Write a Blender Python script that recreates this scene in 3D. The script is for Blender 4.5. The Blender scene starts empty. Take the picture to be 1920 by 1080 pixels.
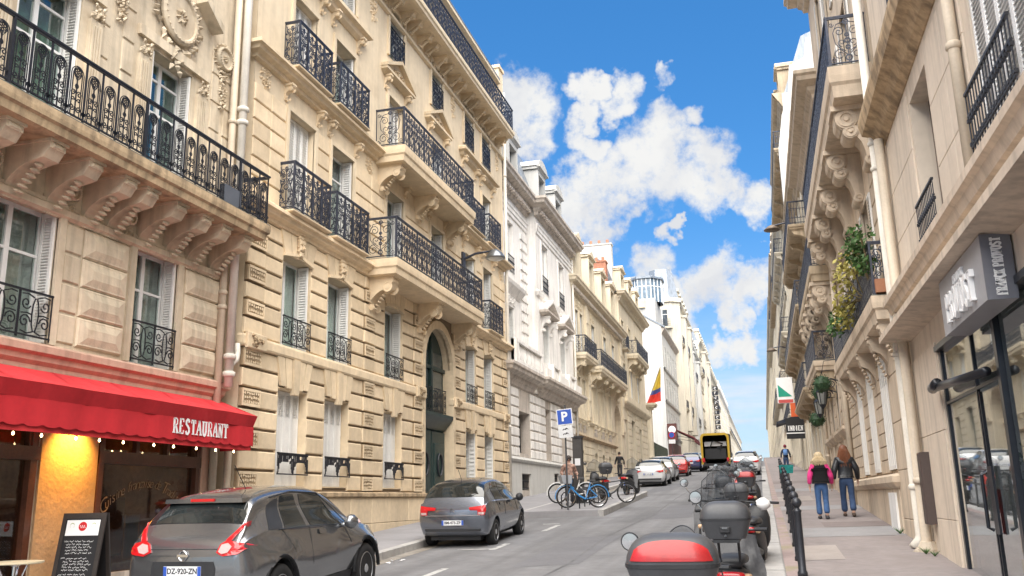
import bpy, bmesh, math, random
from mathutils import Vector, Matrix
from math import sin, cos, pi, radians, sqrt, atan2
random.seed(7)
sc = bpy.context.scene
S = 0.0538                      # the street climbs 5.4 %
# ---------------------------------------------------------------- camera
cam = bpy.data.cameras.new('camera'); camo = bpy.data.objects.new('camera', cam)
sc.collection.objects.link(camo)
cam.sensor_width = 36; cam.lens = 1676/1920*36; cam.clip_start = .1; cam.clip_end = 3000
camo.matrix_world = Matrix(((0.96375743, 0.07971805, 0.25459113, 0), (0.26608657, -0.21847108, -0.93886545, 0),
                            (-0.01922372, 0.97258183, -0.23176503, 2.0), (0, 0, 0, 1)))
sc.camera = camo
# ---------------------------------------------------------------- light
SUN = Vector((0.10, -0.50, 0.86)).normalized()
SKY_STRENGTH = 0.082
EXPOSURE = 1.66
world = bpy.data.worlds.new('World'); sc.world = world; world.use_nodes = True
def build_sky():
    nt = world.node_tree; N = nt.nodes; Lk = nt.links
    for n in list(N): N.remove(n)
    def nd(t, **k):
        n = N.new(t)
        for a, b in k.items(): setattr(n, a, b)
        return n
    def vm(op, a, b):
        n = nd('ShaderNodeVectorMath', operation=op)
        for i, q in enumerate((a, b)):
            if q is None: continue
            if hasattr(q, 'node'): Lk.new(q, n.inputs[i])
            else: n.inputs[i].default_value = q
        return n.outputs['Value'] if op == 'DOT_PRODUCT' else n.outputs[0]
    def mt(op, a, b=None, c=None):
        n = nd('ShaderNodeMath', operation=op)
        for i, q in enumerate((a, b, c)):
            if q is None: continue
            if hasattr(q, 'node'): Lk.new(q, n.inputs[i])
            else: n.inputs[i].default_value = q
        return n.outputs[0]
    def mr(v, a, b, c=0., d=1.):
        n = nd('ShaderNodeMapRange', interpolation_type='SMOOTHSTEP')
        Lk.new(v, n.inputs[0])
        for i, q in enumerate((a, b, c, d)): n.inputs[i+1].default_value = q
        return n.outputs[0]
    def noise(vec, s, det, rough=.55):
        n = nd('ShaderNodeTexNoise'); n.inputs['Scale'].default_value = s; n.inputs['Detail'].default_value = det
        n.inputs['Roughness'].default_value = rough; Lk.new(vec, n.inputs['Vector']); return n
    sky = nd('ShaderNodeTexSky', sky_type='NISHITA', sun_disc=False)
    sky.sun_elevation = math.asin(SUN.z); sky.sun_rotation = atan2(SUN.x, SUN.y)
    sky.air_density = 1.0; sky.dust_density = 0.6; sky.ozone_density = 2.0
    gm = nd('ShaderNodeGamma'); gm.inputs[1].default_value = .72; Lk.new(sky.outputs[0], gm.inputs[0])
    hs = nd('ShaderNodeHueSaturation'); hs.inputs['Saturation'].default_value = 1.28; hs.inputs['Value'].default_value = 1.0
    tn = nd('ShaderNodeVectorMath', operation='MULTIPLY'); tn.inputs[1].default_value = (.74, .93, 1.16); Lk.new(gm.outputs[0], tn.inputs[0]); Lk.new(tn.outputs[0], hs.inputs['Color'])
    g = nd('ShaderNodeTexCoord').outputs['Generated']
    sep = nd('ShaderNodeSeparateXYZ'); Lk.new(g, sep.inputs[0])
    cmb = nd('ShaderNodeCombineXYZ')                       # the cloud field is mirrored behind the street
    Lk.new(sep.outputs[0], cmb.inputs[0]); Lk.new(mt('ABSOLUTE', sep.outputs[1]), cmb.inputs[1]); Lk.new(sep.outputs[2], cmb.inputs[2])
    d0 = cmb.outputs[0]
    def sca(v, s):
        n = nd('ShaderNodeVectorMath', operation='SCALE'); Lk.new(v, n.inputs[0]); n.inputs['Scale'].default_value = s; return n.outputs[0]
    w1 = noise(d0, 7, 3, .5); w2 = noise(d0, 24, 4, .55)
    wv = vm('SUBTRACT', w1.outputs['Color'], (.5, .5, .5)); wv2 = vm('SUBTRACT', w2.outputs['Color'], (.5, .5, .5))
    d1 = vm('NORMALIZE', vm('ADD', vm('ADD', d0, sca(wv, .06)), sca(wv2, .085)), None)
    # cumulus groups: pixel centre and angular radius (degrees) as seen from the street
    R3 = camo.matrix_world.to_3x3()
    blobs = [(1215, 290, 3.9), (1325, 335, 2.9), (1120, 325, 3.1), (1240, 235, 2.3), (1395, 370, 1.8), (1095, 175, 1.5), (1160, 158, 1.5), (1090, 240, 1.6),
             (975, 195, 2.9), (985, 245, 2.5), (1300, 235, 1.4), (1430, 462, 1.2), (1235, 510, 2.5), (1330, 535, 2.8), (1425, 545, 2.4), (1250, 428, .8),
             (1290, 585, 1.8), (1375, 590, 1.5), (1110, 425, 2.4), (1140, 380, 2.0), (1395, 668, 1.9), (1340, 662, 1.7), (1240, 134, 1.1), (820, 330, 5.0), (1070, 380, 2.4)]
    acc = None
    for (px, py, rad) in blobs:
        v = R3 @ Vector(((px-960)/1676, -(py-540)/1676, -1)); v.normalize(); v.y = abs(v.y)
        m = mr(vm('DOT_PRODUCT', d1, tuple(v)), cos(radians(rad*1.08)), cos(radians(rad*.05)))
        acc = m if acc is None else mt('MAXIMUM', acc, m)
    fine = noise(d0, 34, 9, .66); mid = noise(d0, 13, 3, .5)
    nz = mt('ADD', mt('MULTIPLY', mt('SUBTRACT', fine.outputs[0], .5), 2.1), mt('MULTIPLY', mt('SUBTRACT', mid.outputs[0], .5), 1.0))
    dens = mr(mt('ADD', acc, mt('MULTIPLY', nz, mt('ADD', mr(acc, .0, .3), .0))), .14, 1.08)
    # elsewhere the same kind of broken cumulus
    gen = noise(d0, 4.5, 7, .6); side = mr(mt('ABSOLUTE', sep.outputs[0]), .45, .62)
    up = mr(sep.outputs[2], .62, .75); side = mt('MAXIMUM', side, up)
    gd = mt('MULTIPLY', mr(gen.outputs[0], .5, .62), side)
    # thin horizon veil
    st = nd('ShaderNodeMapping'); st.inputs['Scale'].default_value = (3, 3, 26); Lk.new(d0, st.inputs[0])
    veil = mt('MULTIPLY', mr(noise(st.outputs[0], 1.6, 5).outputs[0], .45, .72), mr(sep.outputs[2], .26, .1))
    dens = mt('MAXIMUM', mt('MAXIMUM', dens, gd), mt('ADD', mt('MULTIPLY', veil, .45), mt('MULTIPLY', mr(sep.outputs[2], .30, .02), .38)))
    shade = noise(vm('ADD', d1, (0, 0, .02)), 9, 4, .5)
    ramp = nd('ShaderNodeMixRGB'); ramp.inputs[1].default_value = (.70, .715, .75, 1); ramp.inputs[2].default_value = (.84, .84, .83, 1)
    Lk.new(mr(shade.outputs[0], .36, .56), ramp.inputs[0])
    b1 = nd('ShaderNodeBackground'); Lk.new(hs.outputs[0], b1.inputs[0]); b1.inputs[1].default_value = SKY_STRENGTH
    b2 = nd('ShaderNodeBackground'); Lk.new(ramp.outputs[0], b2.inputs[0]); b2.inputs[1].default_value = .345
    mix = nd('ShaderNodeMixShader'); Lk.new(dens, mix.inputs[0]); Lk.new(b1.outputs[0], mix.inputs[1]); Lk.new(b2.outputs[0], mix.inputs[2])
    out = nd('ShaderNodeOutputWorld'); Lk.new(mix.outputs[0], out.inputs[0])
build_sky()
sl = bpy.data.lights.new('sun', 'SUN'); sl.energy = 4.2; sl.angle = radians(95); sl.color = (1, .93, .82)
so = bpy.data.objects.new('sun', sl); sc.collection.objects.link(so); so.rotation_euler = SUN.to_track_quat('Z', 'Y').to_euler()
so.location = (6, -6, 30)
vs = sc.view_settings; vs.view_transform = 'Standard'; vs.look = 'None'; vs.gamma = 1; vs.exposure = EXPOSURE; vs.use_curve_mapping = False
sc.cycles.use_denoising = True; sc.cycles.max_bounces = 6; sc.cycles.transparent_max_bounces = 12; sc.cycles.diffuse_bounces = 4
sc.cycles.sample_clamp_indirect = 4; sc.cycles.caustics_reflective = False; sc.cycles.caustics_refractive = False

# ---------------------------------------------------------------- materials
MATS = {}
def mat(name, col, rough=.65, metal=0., var=.10, vs_=3., bump=0., bs=40., streak=0., rnd=0., spec=.4, emis=None, coat=0., dirt=None, lane=0.):
    """procedural material: colour with broad and fine variation, weather streaks, random tint per piece, fine relief"""
    if name in MATS: return MATS[name]
    m = bpy.data.materials.new(name); m.use_nodes = True; nt = m.node_tree; N = nt.nodes; Lk = nt.links
    p = N['Principled BSDF']; MATS[name] = m
    p.inputs['Roughness'].default_value = rough; p.inputs['Metallic'].default_value = metal
    p.inputs['Specular IOR Level'].default_value = spec
    if coat: p.inputs['Coat Weight'].default_value = coat; p.inputs['Coat Roughness'].default_value = .04
    c = (*col, 1); p.inputs['Base Color'].default_value = c
    if emis: p.inputs['Emission Color'].default_value = (*emis[0], 1); p.inputs['Emission Strength'].default_value = emis[1]
    geo = N.new('ShaderNodeNewGeometry'); cur = None
    def noise(s, det=4, vec=None):
        n = N.new('ShaderNodeTexNoise'); n.inputs['Scale'].default_value = s; n.inputs['Detail'].default_value = det
        Lk.new(vec if vec else geo.outputs['Position'], n.inputs['Vector']); return n.outputs[0]
    def scale(f, lo, hi, a=.3, b=.7):
        n = N.new('ShaderNodeMapRange'); Lk.new(f, n.inputs[0])
        for i, q in enumerate((a, b, lo, hi)): n.inputs[i+1].default_value = q
        return n.outputs[0]
    def mul(f):
        nonlocal cur
        n = N.new('ShaderNodeVectorMath'); n.operation = 'SCALE'
        if cur: Lk.new(cur, n.inputs[0])
        else: n.inputs[0].default_value = col
        Lk.new(f, n.inputs['Scale']); cur = n.outputs[0]
    if var:
        mul(scale(noise(vs_), 1-var, 1+var)); mul(scale(noise(vs_*9, 5), 1-var*.6, 1+var*.6))
    if streak:
        mp = N.new('ShaderNodeMapping'); mp.inputs['Scale'].default_value = (3.2, 3.2, .22); Lk.new(geo.outputs['Position'], mp.inputs[0])
        mul(scale(noise(1.6, 6, mp.outputs[0]), 1-streak, 1.0, .36, .52))
    if lane:                                                  # wear drawn out along the street
        mp = N.new('ShaderNodeMapping'); mp.inputs['Scale'].default_value = (1.5, .045, 0); Lk.new(geo.outputs['Position'], mp.inputs[0]); mul(scale(noise(1., 5, mp.outputs[0]), 1-lane, 1+lane, .35, .65))
    if rnd:
        oi = N.new('ShaderNodeObjectInfo'); mul(scale(oi.outputs['Random'], 1-rnd, 1+rnd, 0, 1))
    if dirt:                                                  # blotches of another colour
        mx = N.new('ShaderNodeMixRGB'); Lk.new(scale(noise(dirt[1], 6), 0, dirt[2], .52, .68), mx.inputs[0])
        if cur: Lk.new(cur, mx.inputs[1])
        else: mx.inputs[1].default_value = c
        mx.inputs[2].default_value = (*dirt[0], 1); cur = mx.outputs[0]
    if cur: Lk.new(cur, p.inputs['Base Color'])
    if bump:
        b = N.new('ShaderNodeBump'); b.inputs['Strength'].default_value = bump; b.inputs['Distance'].default_value = .02
        Lk.new(noise(bs, 6), b.inputs['Height']); Lk.new(b.outputs[0], p.inputs['Normal'])
    return m
def glassmat(name, tint, refl, rough=.02):
    if name in MATS: return MATS[name]
    m = bpy.data.materials.new(name); m.use_nodes = True; nt = m.node_tree; N = nt.nodes; Lk = nt.links; MATS[name] = m
    N.remove(N['Principled BSDF']); o = N['Material Output']
    t = N.new('ShaderNodeBsdfTransparent'); t.inputs[0].default_value = (*tint, 1)
    g = N.new('ShaderNodeBsdfGlossy'); g.inputs[0].default_value = (.9, .93, .95, 1); g.inputs['Roughness'].default_value = rough
    f = N.new('ShaderNodeFresnel'); f.inputs[0].default_value = 1.5
    a = N.new('ShaderNodeMath'); a.operation = 'ADD'; a.use_clamp = True; Lk.new(f.outputs[0], a.inputs[0]); a.inputs[1].default_value = refl
    w = N.new('ShaderNodeTexNoise'); w.inputs['Scale'].default_value = 1.3
    b = N.new('ShaderNodeBump'); b.inputs['Strength'].default_value = .03; b.inputs['Distance'].default_value = .05; Lk.new(w.outputs[0], b.inputs['Height'])
    Lk.new(b.outputs[0], g.inputs['Normal'])
    gb = N.new('ShaderNodeNewGeometry'); iv = N.new('ShaderNodeMath'); iv.operation = 'SUBTRACT'; iv.inputs[0].default_value = 1.; Lk.new(gb.outputs['Backfacing'], iv.inputs[1])   # a thin pane: reflect on its outer face only
    mu = N.new('ShaderNodeMath'); mu.operation = 'MULTIPLY'; Lk.new(a.outputs[0], mu.inputs[0]); Lk.new(iv.outputs[0], mu.inputs[1])
    x = N.new('ShaderNodeMixShader'); Lk.new(mu.outputs[0], x.inputs[0]); Lk.new(t.outputs[0], x.inputs[1]); Lk.new(g.outputs[0], x.inputs[2])
    Lk.new(x.outputs[0], o.inputs[0]); return m
CREAM = mat('limestone_cream', (.70, .565, .39), .85, var=.10, vs_=.9, bump=.25, bs=30, streak=.06, rnd=.13, dirt=((.46, .35, .22), 1.7, .28))
CREAMP = mat('limestone_smooth', (.70, .58, .415), .85, var=.07, vs_=.7, bump=.12, bs=24, streak=.09, rnd=.04, dirt=((.45, .34, .21), 1.2, .28))
VERM = mat('vermiculated_shade_stone', (.36, .27, .17), .9, var=.15, vs_=2, bump=.4, bs=30, rnd=.06)  # darkened base paints the shade of carved hollows; relief bars stay cream
B1S = mat('restaurant_house_stone', (.63, .535, .40), .85, var=.10, vs_=.9, bump=.25, bs=28, streak=.24, rnd=.06, dirt=((.33, .24, .15), 1.5, .4))
PINK = mat('pinkish_stone_band', (.55, .36, .27), .85, var=.1, vs_=2, bump=.2, streak=.2)
SOOT = mat('grimy_cornice_stone', (.47, .35, .22), .9, var=.16, vs_=2, bump=.3, streak=.35, dirt=((.16, .12, .08), 3.2, .7))
WHITE3 = mat('pale_grey_stone', (.80, .77, .73), .85, var=.07, vs_=1, bump=.15, streak=.2, rnd=.05)
WHITEP = mat('white_render', (.55, .54, .51), .85, var=.05, vs_=.6, streak=.12, rnd=.03)
GREYST = mat('mid_grey_stone', (.54, .48, .42), .9, var=.12, vs_=2, bump=.2, streak=.3)  # greyer stone for cornices, bases and chimneys
B4S = mat('sand_stone', (.70, .61, .46), .85, var=.08, vs_=.8, bump=.15, streak=.18, rnd=.05)
B7S = mat('pale_cream_stone', (.66, .605, .50), .85, var=.08, vs_=.5, streak=.16, rnd=.05)
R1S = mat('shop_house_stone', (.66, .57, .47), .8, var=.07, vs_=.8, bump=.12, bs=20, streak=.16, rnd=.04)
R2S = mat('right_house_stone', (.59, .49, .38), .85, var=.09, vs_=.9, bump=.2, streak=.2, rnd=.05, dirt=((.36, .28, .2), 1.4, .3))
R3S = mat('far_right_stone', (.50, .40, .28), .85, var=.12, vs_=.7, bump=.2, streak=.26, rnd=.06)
JOINT = mat('joint_shade', (.20, .15, .10), .95, var=.1)  # groove shadow between the blocks, put into a dark base colour
IRON = mat('black_iron', (.022, .024, .032), .42, .3, var=.2, vs_=8, spec=.5)
IRONB = mat('weathered_dark_iron', (.05, .055, .075), .4, .4, var=.3, vs_=10)
LEAD = mat('zinc_flashing', (.13, .14, .13), .6, .3, var=.25, vs_=4, dirt=((.10, .10, .05), 3, .6))
ZINC = mat('zinc_roof', (.24, .27, .31), .45, .35, var=.12, vs_=1.2, streak=.2)
SLATE = mat('slate_roof', (.15, .165, .19), .55, .1, var=.15, vs_=6, bump=.3, bs=12)
WPAINT = mat('white_paint', (.82, .82, .81), .5, var=.05, vs_=3, streak=.1)
SHUT = mat('white_shutter_paint', (.80, .79, .76), .55, var=.06, vs_=3, streak=.12, rnd=.04)
CURT = mat('net_curtain', (.60, .64, .62), .9, var=.25, vs_=2.2, rnd=.3)
DARKR = mat('dark_room', (.035, .04, .042), .9, var=.3, vs_=2)  # near-black colour stands in for the unlit room behind the panes
GREENDR = mat('green_door_paint', (.022, .042, .04), .4, var=.2, vs_=4, bump=.1)
PIPE = mat('beige_pipe', (.50, .42, .32), .6, var=.1, vs_=3, streak=.2)
PIPEW = mat('white_pipe', (.66, .62, .55), .55, var=.08, vs_=3, streak=.2)
PIPER = mat('right_pipe_paint', (.56, .48, .38), .6, var=.08, vs_=3, streak=.2)
BRICK = mat('chimney_brick', (.38, .17, .11), .9, var=.25, vs_=9, bump=.4, bs=14)
POT = mat('chimney_pot', (.42, .19, .12), .8, var=.15)
GLASS = glassmat('window_glass', (.80, .85, .83), .12)
SHOPG = glassmat('shop_glass', (.80, .83, .83), .36)
RESTG = glassmat('restaurant_glass', (.75, .68, .58), .02)
ASPH = mat('asphalt', (.165, .165, .172), .9, var=.14, vs_=.5, bump=.5, bs=90, dirt=((.115, .115, .12), .45, .7), spec=.3, lane=.16)
PAVE = mat('pavement_asphalt', (.255, .225, .22), .9, lane=.06, var=.14, vs_=.7, bump=.4, bs=80, dirt=((.19, .165, .16), .7, .6))
PAVEL = mat('left_pavement', (.255, .25, .26), .9, var=.09, vs_=.7, bump=.4, bs=80, dirt=((.19, .185, .19), .8, .5))
PAVEG = mat('patch_grey', (.27, .265, .27), .9, var=.08, vs_=1.5, bump=.3, bs=80)
PAVEP = mat('patch_pale', (.32, .285, .265), .9, var=.08, vs_=1.5, bump=.3, bs=80)
PAVED = mat('patch_dark', (.20, .17, .165), .9, var=.08, vs_=1.5, bump=.3, bs=80)
GRAN = mat('granite_kerb', (.37, .36, .35), .8, var=.12, vs_=5, bump=.2, bs=60, rnd=.09)
PAINT = mat('road_paint', (.40, .40, .39), .8, var=.25, vs_=6, dirt=((.14, .14, .15), 5, 1.))
CHROME = mat('chrome', (.75, .76, .78), .12, 1., var=0)
PLASTIC = mat('black_plastic', (.025, .026, .029), .5, var=.15, vs_=8, bump=.1, bs=200)
PLASTG = mat('grey_plastic', (.06, .062, .068), .45, var=.12, vs_=6)
RUBBER = mat('tyre_rubber', (.018, .018, .019), .8, var=.2, vs_=9)
PLATEW = mat('plate_white', (.72, .73, .75), .4, var=.03)
BLUEP = mat('plate_blue', (.03, .09, .42), .4, var=.05)
BLACKP = mat('black_print', (.012, .012, .014), .6, var=0)
WHITEPR = mat('white_print', (.8, .8, .8), .6, var=.03)
REDL = mat('red_lens', (.50, .012, .015), .18, var=.08, vs_=20, coat=.6)
CLEARL = mat('clear_lens', (.50, .36, .35), .12, var=.08, vs_=30, coat=.6)
CGLASS = mat('car_glass', (.016, .02, .021), .04, var=.3, vs_=2, spec=.9)
LEAF = mat('leaf_green', (.055, .12, .03), .6, var=.35, vs_=9, rnd=.1)
LEAFY = mat('leaf_yellow_green', (.34, .30, .075), .6, var=.35, vs_=9, rnd=.1)
LEAFD = mat('leaf_dark', (.025, .06, .025), .6, var=.35, vs_=9)
# ---------------------------------------------------------------- mesh helpers
COL = sc.collection
class MB:
    """collects boxes, sweeps, tubes and bars; build() links them as ONE mesh object"""
    def __init__(s, tf=None, flip=False): s.v = []; s.f = []; s.tf = tf; s.flip = flip
    def add(s, vs_, fs):
        n = len(s.v); s.v.extend(s.tf(p) for p in vs_) if s.tf else s.v.extend(vs_)
        s.f.extend([tuple(n+i for i in f) for f in fs])
    def box(s, x0, x1, y0, y1, z0, z1):
        s.add([(x0,y0,z0),(x1,y0,z0),(x1,y1,z0),(x0,y1,z0),(x0,y0,z1),(x1,y0,z1),(x1,y1,z1),(x0,y1,z1)],
              [(0,3,2,1),(4,5,6,7),(0,1,5,4),(1,2,6,5),(2,3,7,6),(3,0,4,7)])
    def cham(s, x0, x1, y0, y1, z0, z1, c):        # box whose outer (+x) face is bevelled by c
        s.add([(x0,y0,z0),(x0,y1,z0),(x0,y1,z1),(x0,y0,z1),(x1-c,y0,z0),(x1-c,y1,z0),(x1-c,y1,z1),(x1-c,y0,z1),
               (x1,y0+c,z0+c),(x1,y1-c,z0+c),(x1,y1-c,z1-c),(x1,y0+c,z1-c)],
              [(0,1,5,4),(1,2,6,5),(2,3,7,6),(3,0,4,7),(4,5,9,8),(5,6,10,9),(6,7,11,10),(7,4,8,11),(8,9,10,11),(3,2,1,0)])
    def prism(s, prof, y0, y1):                     # (x,z) profile along y
        n = len(prof); s.add([(p[0], y0, p[1]) for p in prof]+[(p[0], y1, p[1]) for p in prof],
              [(i, (i+1) % n, n+(i+1) % n, n+i) for i in range(n)]+[tuple(range(n))[::-1], tuple(range(n, 2*n))])
    def prismx(s, prof, x0, x1):                    # (y,z) profile along x
        n = len(prof); s.add([(x0, p[0], p[1]) for p in prof]+[(x1, p[0], p[1]) for p in prof],
              [(i, (i+1) % n, n+(i+1) % n, n+i) for i in range(n)]+[tuple(range(n))[::-1], tuple(range(n, 2*n))])
    def prismz(s, prof, z0, z1):
        n = len(prof); s.add([(p[0], p[1], z0) for p in prof]+[(p[0], p[1], z1) for p in prof],
              [(i, (i+1) % n, n+(i+1) % n, n+i) for i in range(n)]+[tuple(range(n))[::-1], tuple(range(n, 2*n))])
    def tube(s, pts, r, n=6, closed=False):
        pts = [Vector(p) for p in pts]; k = len(pts); rs = r if isinstance(r, (list, tuple)) else [r]*k
        base = []; up = None
        for i, p in enumerate(pts):
            a = pts[(i-1) % k] if (closed or i) else p; b = pts[(i+1) % k] if (closed or i < k-1) else p
            t = (b-a); t = t.normalized() if t.length > 1e-9 else Vector((0, 0, 1))
            if up is None: up = Vector((0, 0, 1)) if abs(t.z) < .9 else Vector((1, 0, 0))
            x = up.cross(t)
            if x.length < 1e-6: x = Vector((1, 0, 0)).cross(t)
            x.normalize(); y = t.cross(x); up = y
            base += [tuple(p+(x*cos(2*pi*j/n)+y*sin(2*pi*j/n))*rs[i]) for j in range(n)]
        fs = []
        for i in range(k if closed else k-1):
            q = (i+1) % k
            fs += [(i*n+j, i*n+(j+1) % n, q*n+(j+1) % n, q*n+j) for j in range(n)]
        if not closed: fs += [tuple(range(n))[::-1], tuple((k-1)*n+j for j in range(n))]
        s.add(base, fs)
    def lathe(s, prof, c=(0, 0, 0), n=16, axis='z'):
        vs_ = []
        for (r, h) in prof:
            for j in range(n):
                a = 2*pi*j/n
                if axis == 'z': vs_.append((c[0]+r*cos(a), c[1]+r*sin(a), c[2]+h))
                elif axis == 'x': vs_.append((c[0]+h, c[1]+r*cos(a), c[2]+r*sin(a)))
                else: vs_.append((c[0]+r*sin(a), c[1]+h, c[2]+r*cos(a)))
        k = len(prof); fs = [(i*n+j, i*n+(j+1) % n, (i+1)*n+(j+1) % n, (i+1)*n+j) for i in range(k-1) for j in range(n)]
        s.add(vs_, fs+[tuple(range(n))[::-1], tuple((k-1)*n+j for j in range(n))])
    def bar(s, pts, w, x0, x1, closed=False):        # flat bar following a (y,z) polyline, between depths x0,x1
        k = len(pts); L = []
        for i in range(k):
            a = pts[(i-1) % k] if (closed or i) else pts[i]; b = pts[(i+1) % k] if (closed or i < k-1) else pts[i]
            dx, dz = b[0]-a[0], b[1]-a[1]; l = sqrt(dx*dx+dz*dz) or 1; nx, nz = -dz/l*w/2, dx/l*w/2
            p = pts[i]; L += [(x0, p[0]+nx, p[1]+nz), (x1, p[0]+nx, p[1]+nz), (x1, p[0]-nx, p[1]-nz), (x0, p[0]-nx, p[1]-nz)]
        fs = []
        for i in range(k if closed else k-1):
            q = (i+1) % k; fs += [(i*4+j, i*4+(j+1) % 4, q*4+(j+1) % 4, q*4+j) for j in range(4)]
        s.add(L, fs)
    def sweep(s, prof, u0, u1, ret=(1, 1), d=0.):    # moulding: profile (projection,z) mitred round both ends
        rows = []
        for (p, z) in prof:
            a = u0-(p if ret[0] else 0); b = u1+(p if ret[1] else 0)
            rows += [(d-.02, a, z), (d+p, a, z), (d+p, b, z), (d-.02, b, z)]
        n = len(prof); fs = []
        for i in range(n-1):
            for j in range(3): fs.append((i*4+j, i*4+j+1, (i+1)*4+j+1, (i+1)*4+j))
        fs += [(0, 3, 2, 1), ((n-1)*4, (n-1)*4+1, (n-1)*4+2, (n-1)*4+3)]
        if not ret[0]: fs.append(tuple(i*4+1 for i in range(n)))
        if not ret[1]: fs.append(tuple(i*4+2 for i in range(n)))
        s.add(rows, fs)
    def mesh(s, name, smooth=False):
        me = bpy.data.meshes.new(name); me.from_pydata(s.v, [], [f[::-1] for f in s.f] if s.flip else s.f)
        if smooth: me.polygons.foreach_set('use_smooth', [True]*len(me.polygons))
        me.update(); return me
    def build(s, name, m, parent=None, loc=(0, 0, 0), smooth=False, stuff=False):
        return place(s.mesh(name, smooth), name, m, parent, loc, stuff=stuff)
def place(me, name, m=None, parent=None, loc=(0, 0, 0), rot=None, scale=None, stuff=False):
    o = bpy.data.objects.new(name, me); COL.objects.link(o)
    if m and not me.materials: me.materials.append(m)
    if parent: o.parent = parent
    o.location = loc
    if rot: o.rotation_euler = rot
    if scale: o.scale = scale
    if stuff: o['kind'] = 'stuff'
    return o
def tag(o, label, cat, group=None):
    o['label'] = label; o['category'] = cat
    if group: o['group'] = group
    return o
def thing(name, label, cat, loc=(0, 0, 0), rot=(0, 0, 0), group=None):
    o = bpy.data.objects.new(name, None); COL.objects.link(o); o.empty_display_size = .2
    o.location = loc; o.rotation_euler = rot; return tag(o, label, cat, group)
def struct(o): o['kind'] = 'structure'; return o
def smooth_auto(o, deg=40):
    me = o.data; me.polygons.foreach_set('use_smooth', [True]*len(me.polygons)); me.set_sharp_from_angle(angle=radians(deg))
CACHE = {}
def cached(key, fn):
    if key not in CACHE: CACHE[key] = fn()
    return CACHE[key]
def bend(x): return x
CREST = 128.
def ground(y):                                        # height of the street's centre line
    if y <= CREST: return S*y
    return S*CREST + S*18*(1-math.exp(-(y-CREST)/18.))
def arc(cx, cz, r, a0, a1, n=12, rz=None):
    rz = rz or r; return [(cx+r*cos(radians(a0+(a1-a0)*i/n)), cz+rz*sin(radians(a0+(a1-a0)*i/n))) for i in range(n+1)]
def spiral(cx, cz, r0, r1, a0, turns, n=14):
    return [(cx+(r0+(r1-r0)*i/n)*cos(radians(a0+360*turns*i/n)), cz+(r0+(r1-r0)*i/n)*sin(radians(a0+360*turns*i/n))) for i in range(n+1)]

# ---------------------------------------------------------------- facade kit
class Fac:
    """one building; side +1 stands on the left of the street and looks right (+X), -1 the other way.
    Points are given as (projection from the wall, position along the street, height above datum)."""
    def __init__(s, name, label, X, side, y0, y1, group=None):
        s.X, s.side, s.y0, s.y1 = X, side, y0, y1; s.yr = y0; s.zb = ground((y0+y1)/2)
        s.root = thing(name, label, 'building', (X, y0, s.zb), (0, 0, 0 if side > 0 else pi), group)
        s.nblocks = 0
    def L(s, p): return (p[0], (p[1]-s.yr)*s.side, p[2]-s.zb)
    def mb(s): return MB(s.L, s.side < 0)
    def part(s, name, mb, m, parent=None, smooth=False, stuff=False): return mb.build(name, m, parent or s.root, smooth=smooth, stuff=stuff)
    def put(s, me, name, m, p, parent=None, rot=None, stuff=False, scale=None):   # shared mesh at facade point p
        q = Vector(s.L(p))
        if parent and parent is not s.root: q -= Vector(parent.location)
        return place(me, name, m, parent or s.root, q, rot, scale, stuff)
    def wall(s, u0, u1, z0, z1, ops, m, name='wall', d=0., rec=.36, extra=None):
        us = sorted({u0, u1, *[min(max(o[i], u0), u1) for o in ops for i in (0, 1)]}); zs = sorted({z0, z1, *[min(max(o[i], z0), z1) for o in ops for i in (2, 3)]})
        b = s.mb()
        for i in range(len(us)-1):
            j = 0
            while j < len(zs)-1:
                uc = (us[i]+us[i+1])/2
                if any(o[0] < uc < o[1] and o[2] < (zs[j]+zs[j+1])/2 < o[3] for o in ops): j += 1; continue
                k = j
                while k+1 < len(zs)-1 and not any(o[0] < uc < o[1] and o[2] < (zs[k+1]+zs[k+2])/2 < o[3] for o in ops): k += 1
                b.add([(d, us[i], zs[j]), (d, us[i+1], zs[j]), (d, us[i+1], zs[k+1]), (d, us[i], zs[k+1])], [(0, 1, 2, 3)]); j = k+1
        for o in ops:
            r = o[4] if len(o) > 4 else rec
            a, c, e, f = o[:4]
            b.add([(d, a, e), (d, c, e), (d, c, f), (d, a, f), (d-r, a, e), (d-r, c, e), (d-r, c, f), (d-r, a, f)],
                  [(0, 4, 5, 1), (1, 5, 6, 2), (2, 6, 7, 3), (3, 7, 4, 0)])
        if extra: extra(b)
        return s.part(name, b, m)
    def body(s, z0, z1, m, depth=9., name='side_wall', u0=None, u1=None, d=0.):
        u0 = s.y0 if u0 is None else u0; u1 = s.y1 if u1 is None else u1
        b = s.mb(); a = d-.004
        b.add([(a, u0, z0), (-depth, u0, z0), (-depth, u1, z0), (a, u1, z0), (a, u0, z1), (-depth, u0, z1), (-depth, u1, z1), (a, u1, z1)],
              [(0, 1, 5, 4), (1, 2, 6, 5), (2, 3, 7, 6), (4, 5, 6, 7)])
        return s.part(name, b, m)
    def block(s, u0, u1, z0, z1, proud, m, c=.025, name='stone', parent=None, d=0.):
        w, h = round(u1-u0, 3), round(z1-z0, 3)
        me = cached(('blk', w, h, proud, c, m.name), lambda: (lambda b: (b.cham(-.01, proud, -w/2, w/2, -h/2, h/2, c), b.mesh('stone_block'))[1])(MB()))
        return s.put(me, name, m, (d, (u0+u1)/2, (z0+z1)/2), parent)
    def moulding(s, prof, u0, u1, m, ret=(1, 1), name='cornice', d=0., parent=None):
        b = s.mb(); b.sweep(prof, u0, u1, ret, d); return s.part(name, b, m, parent)

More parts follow.
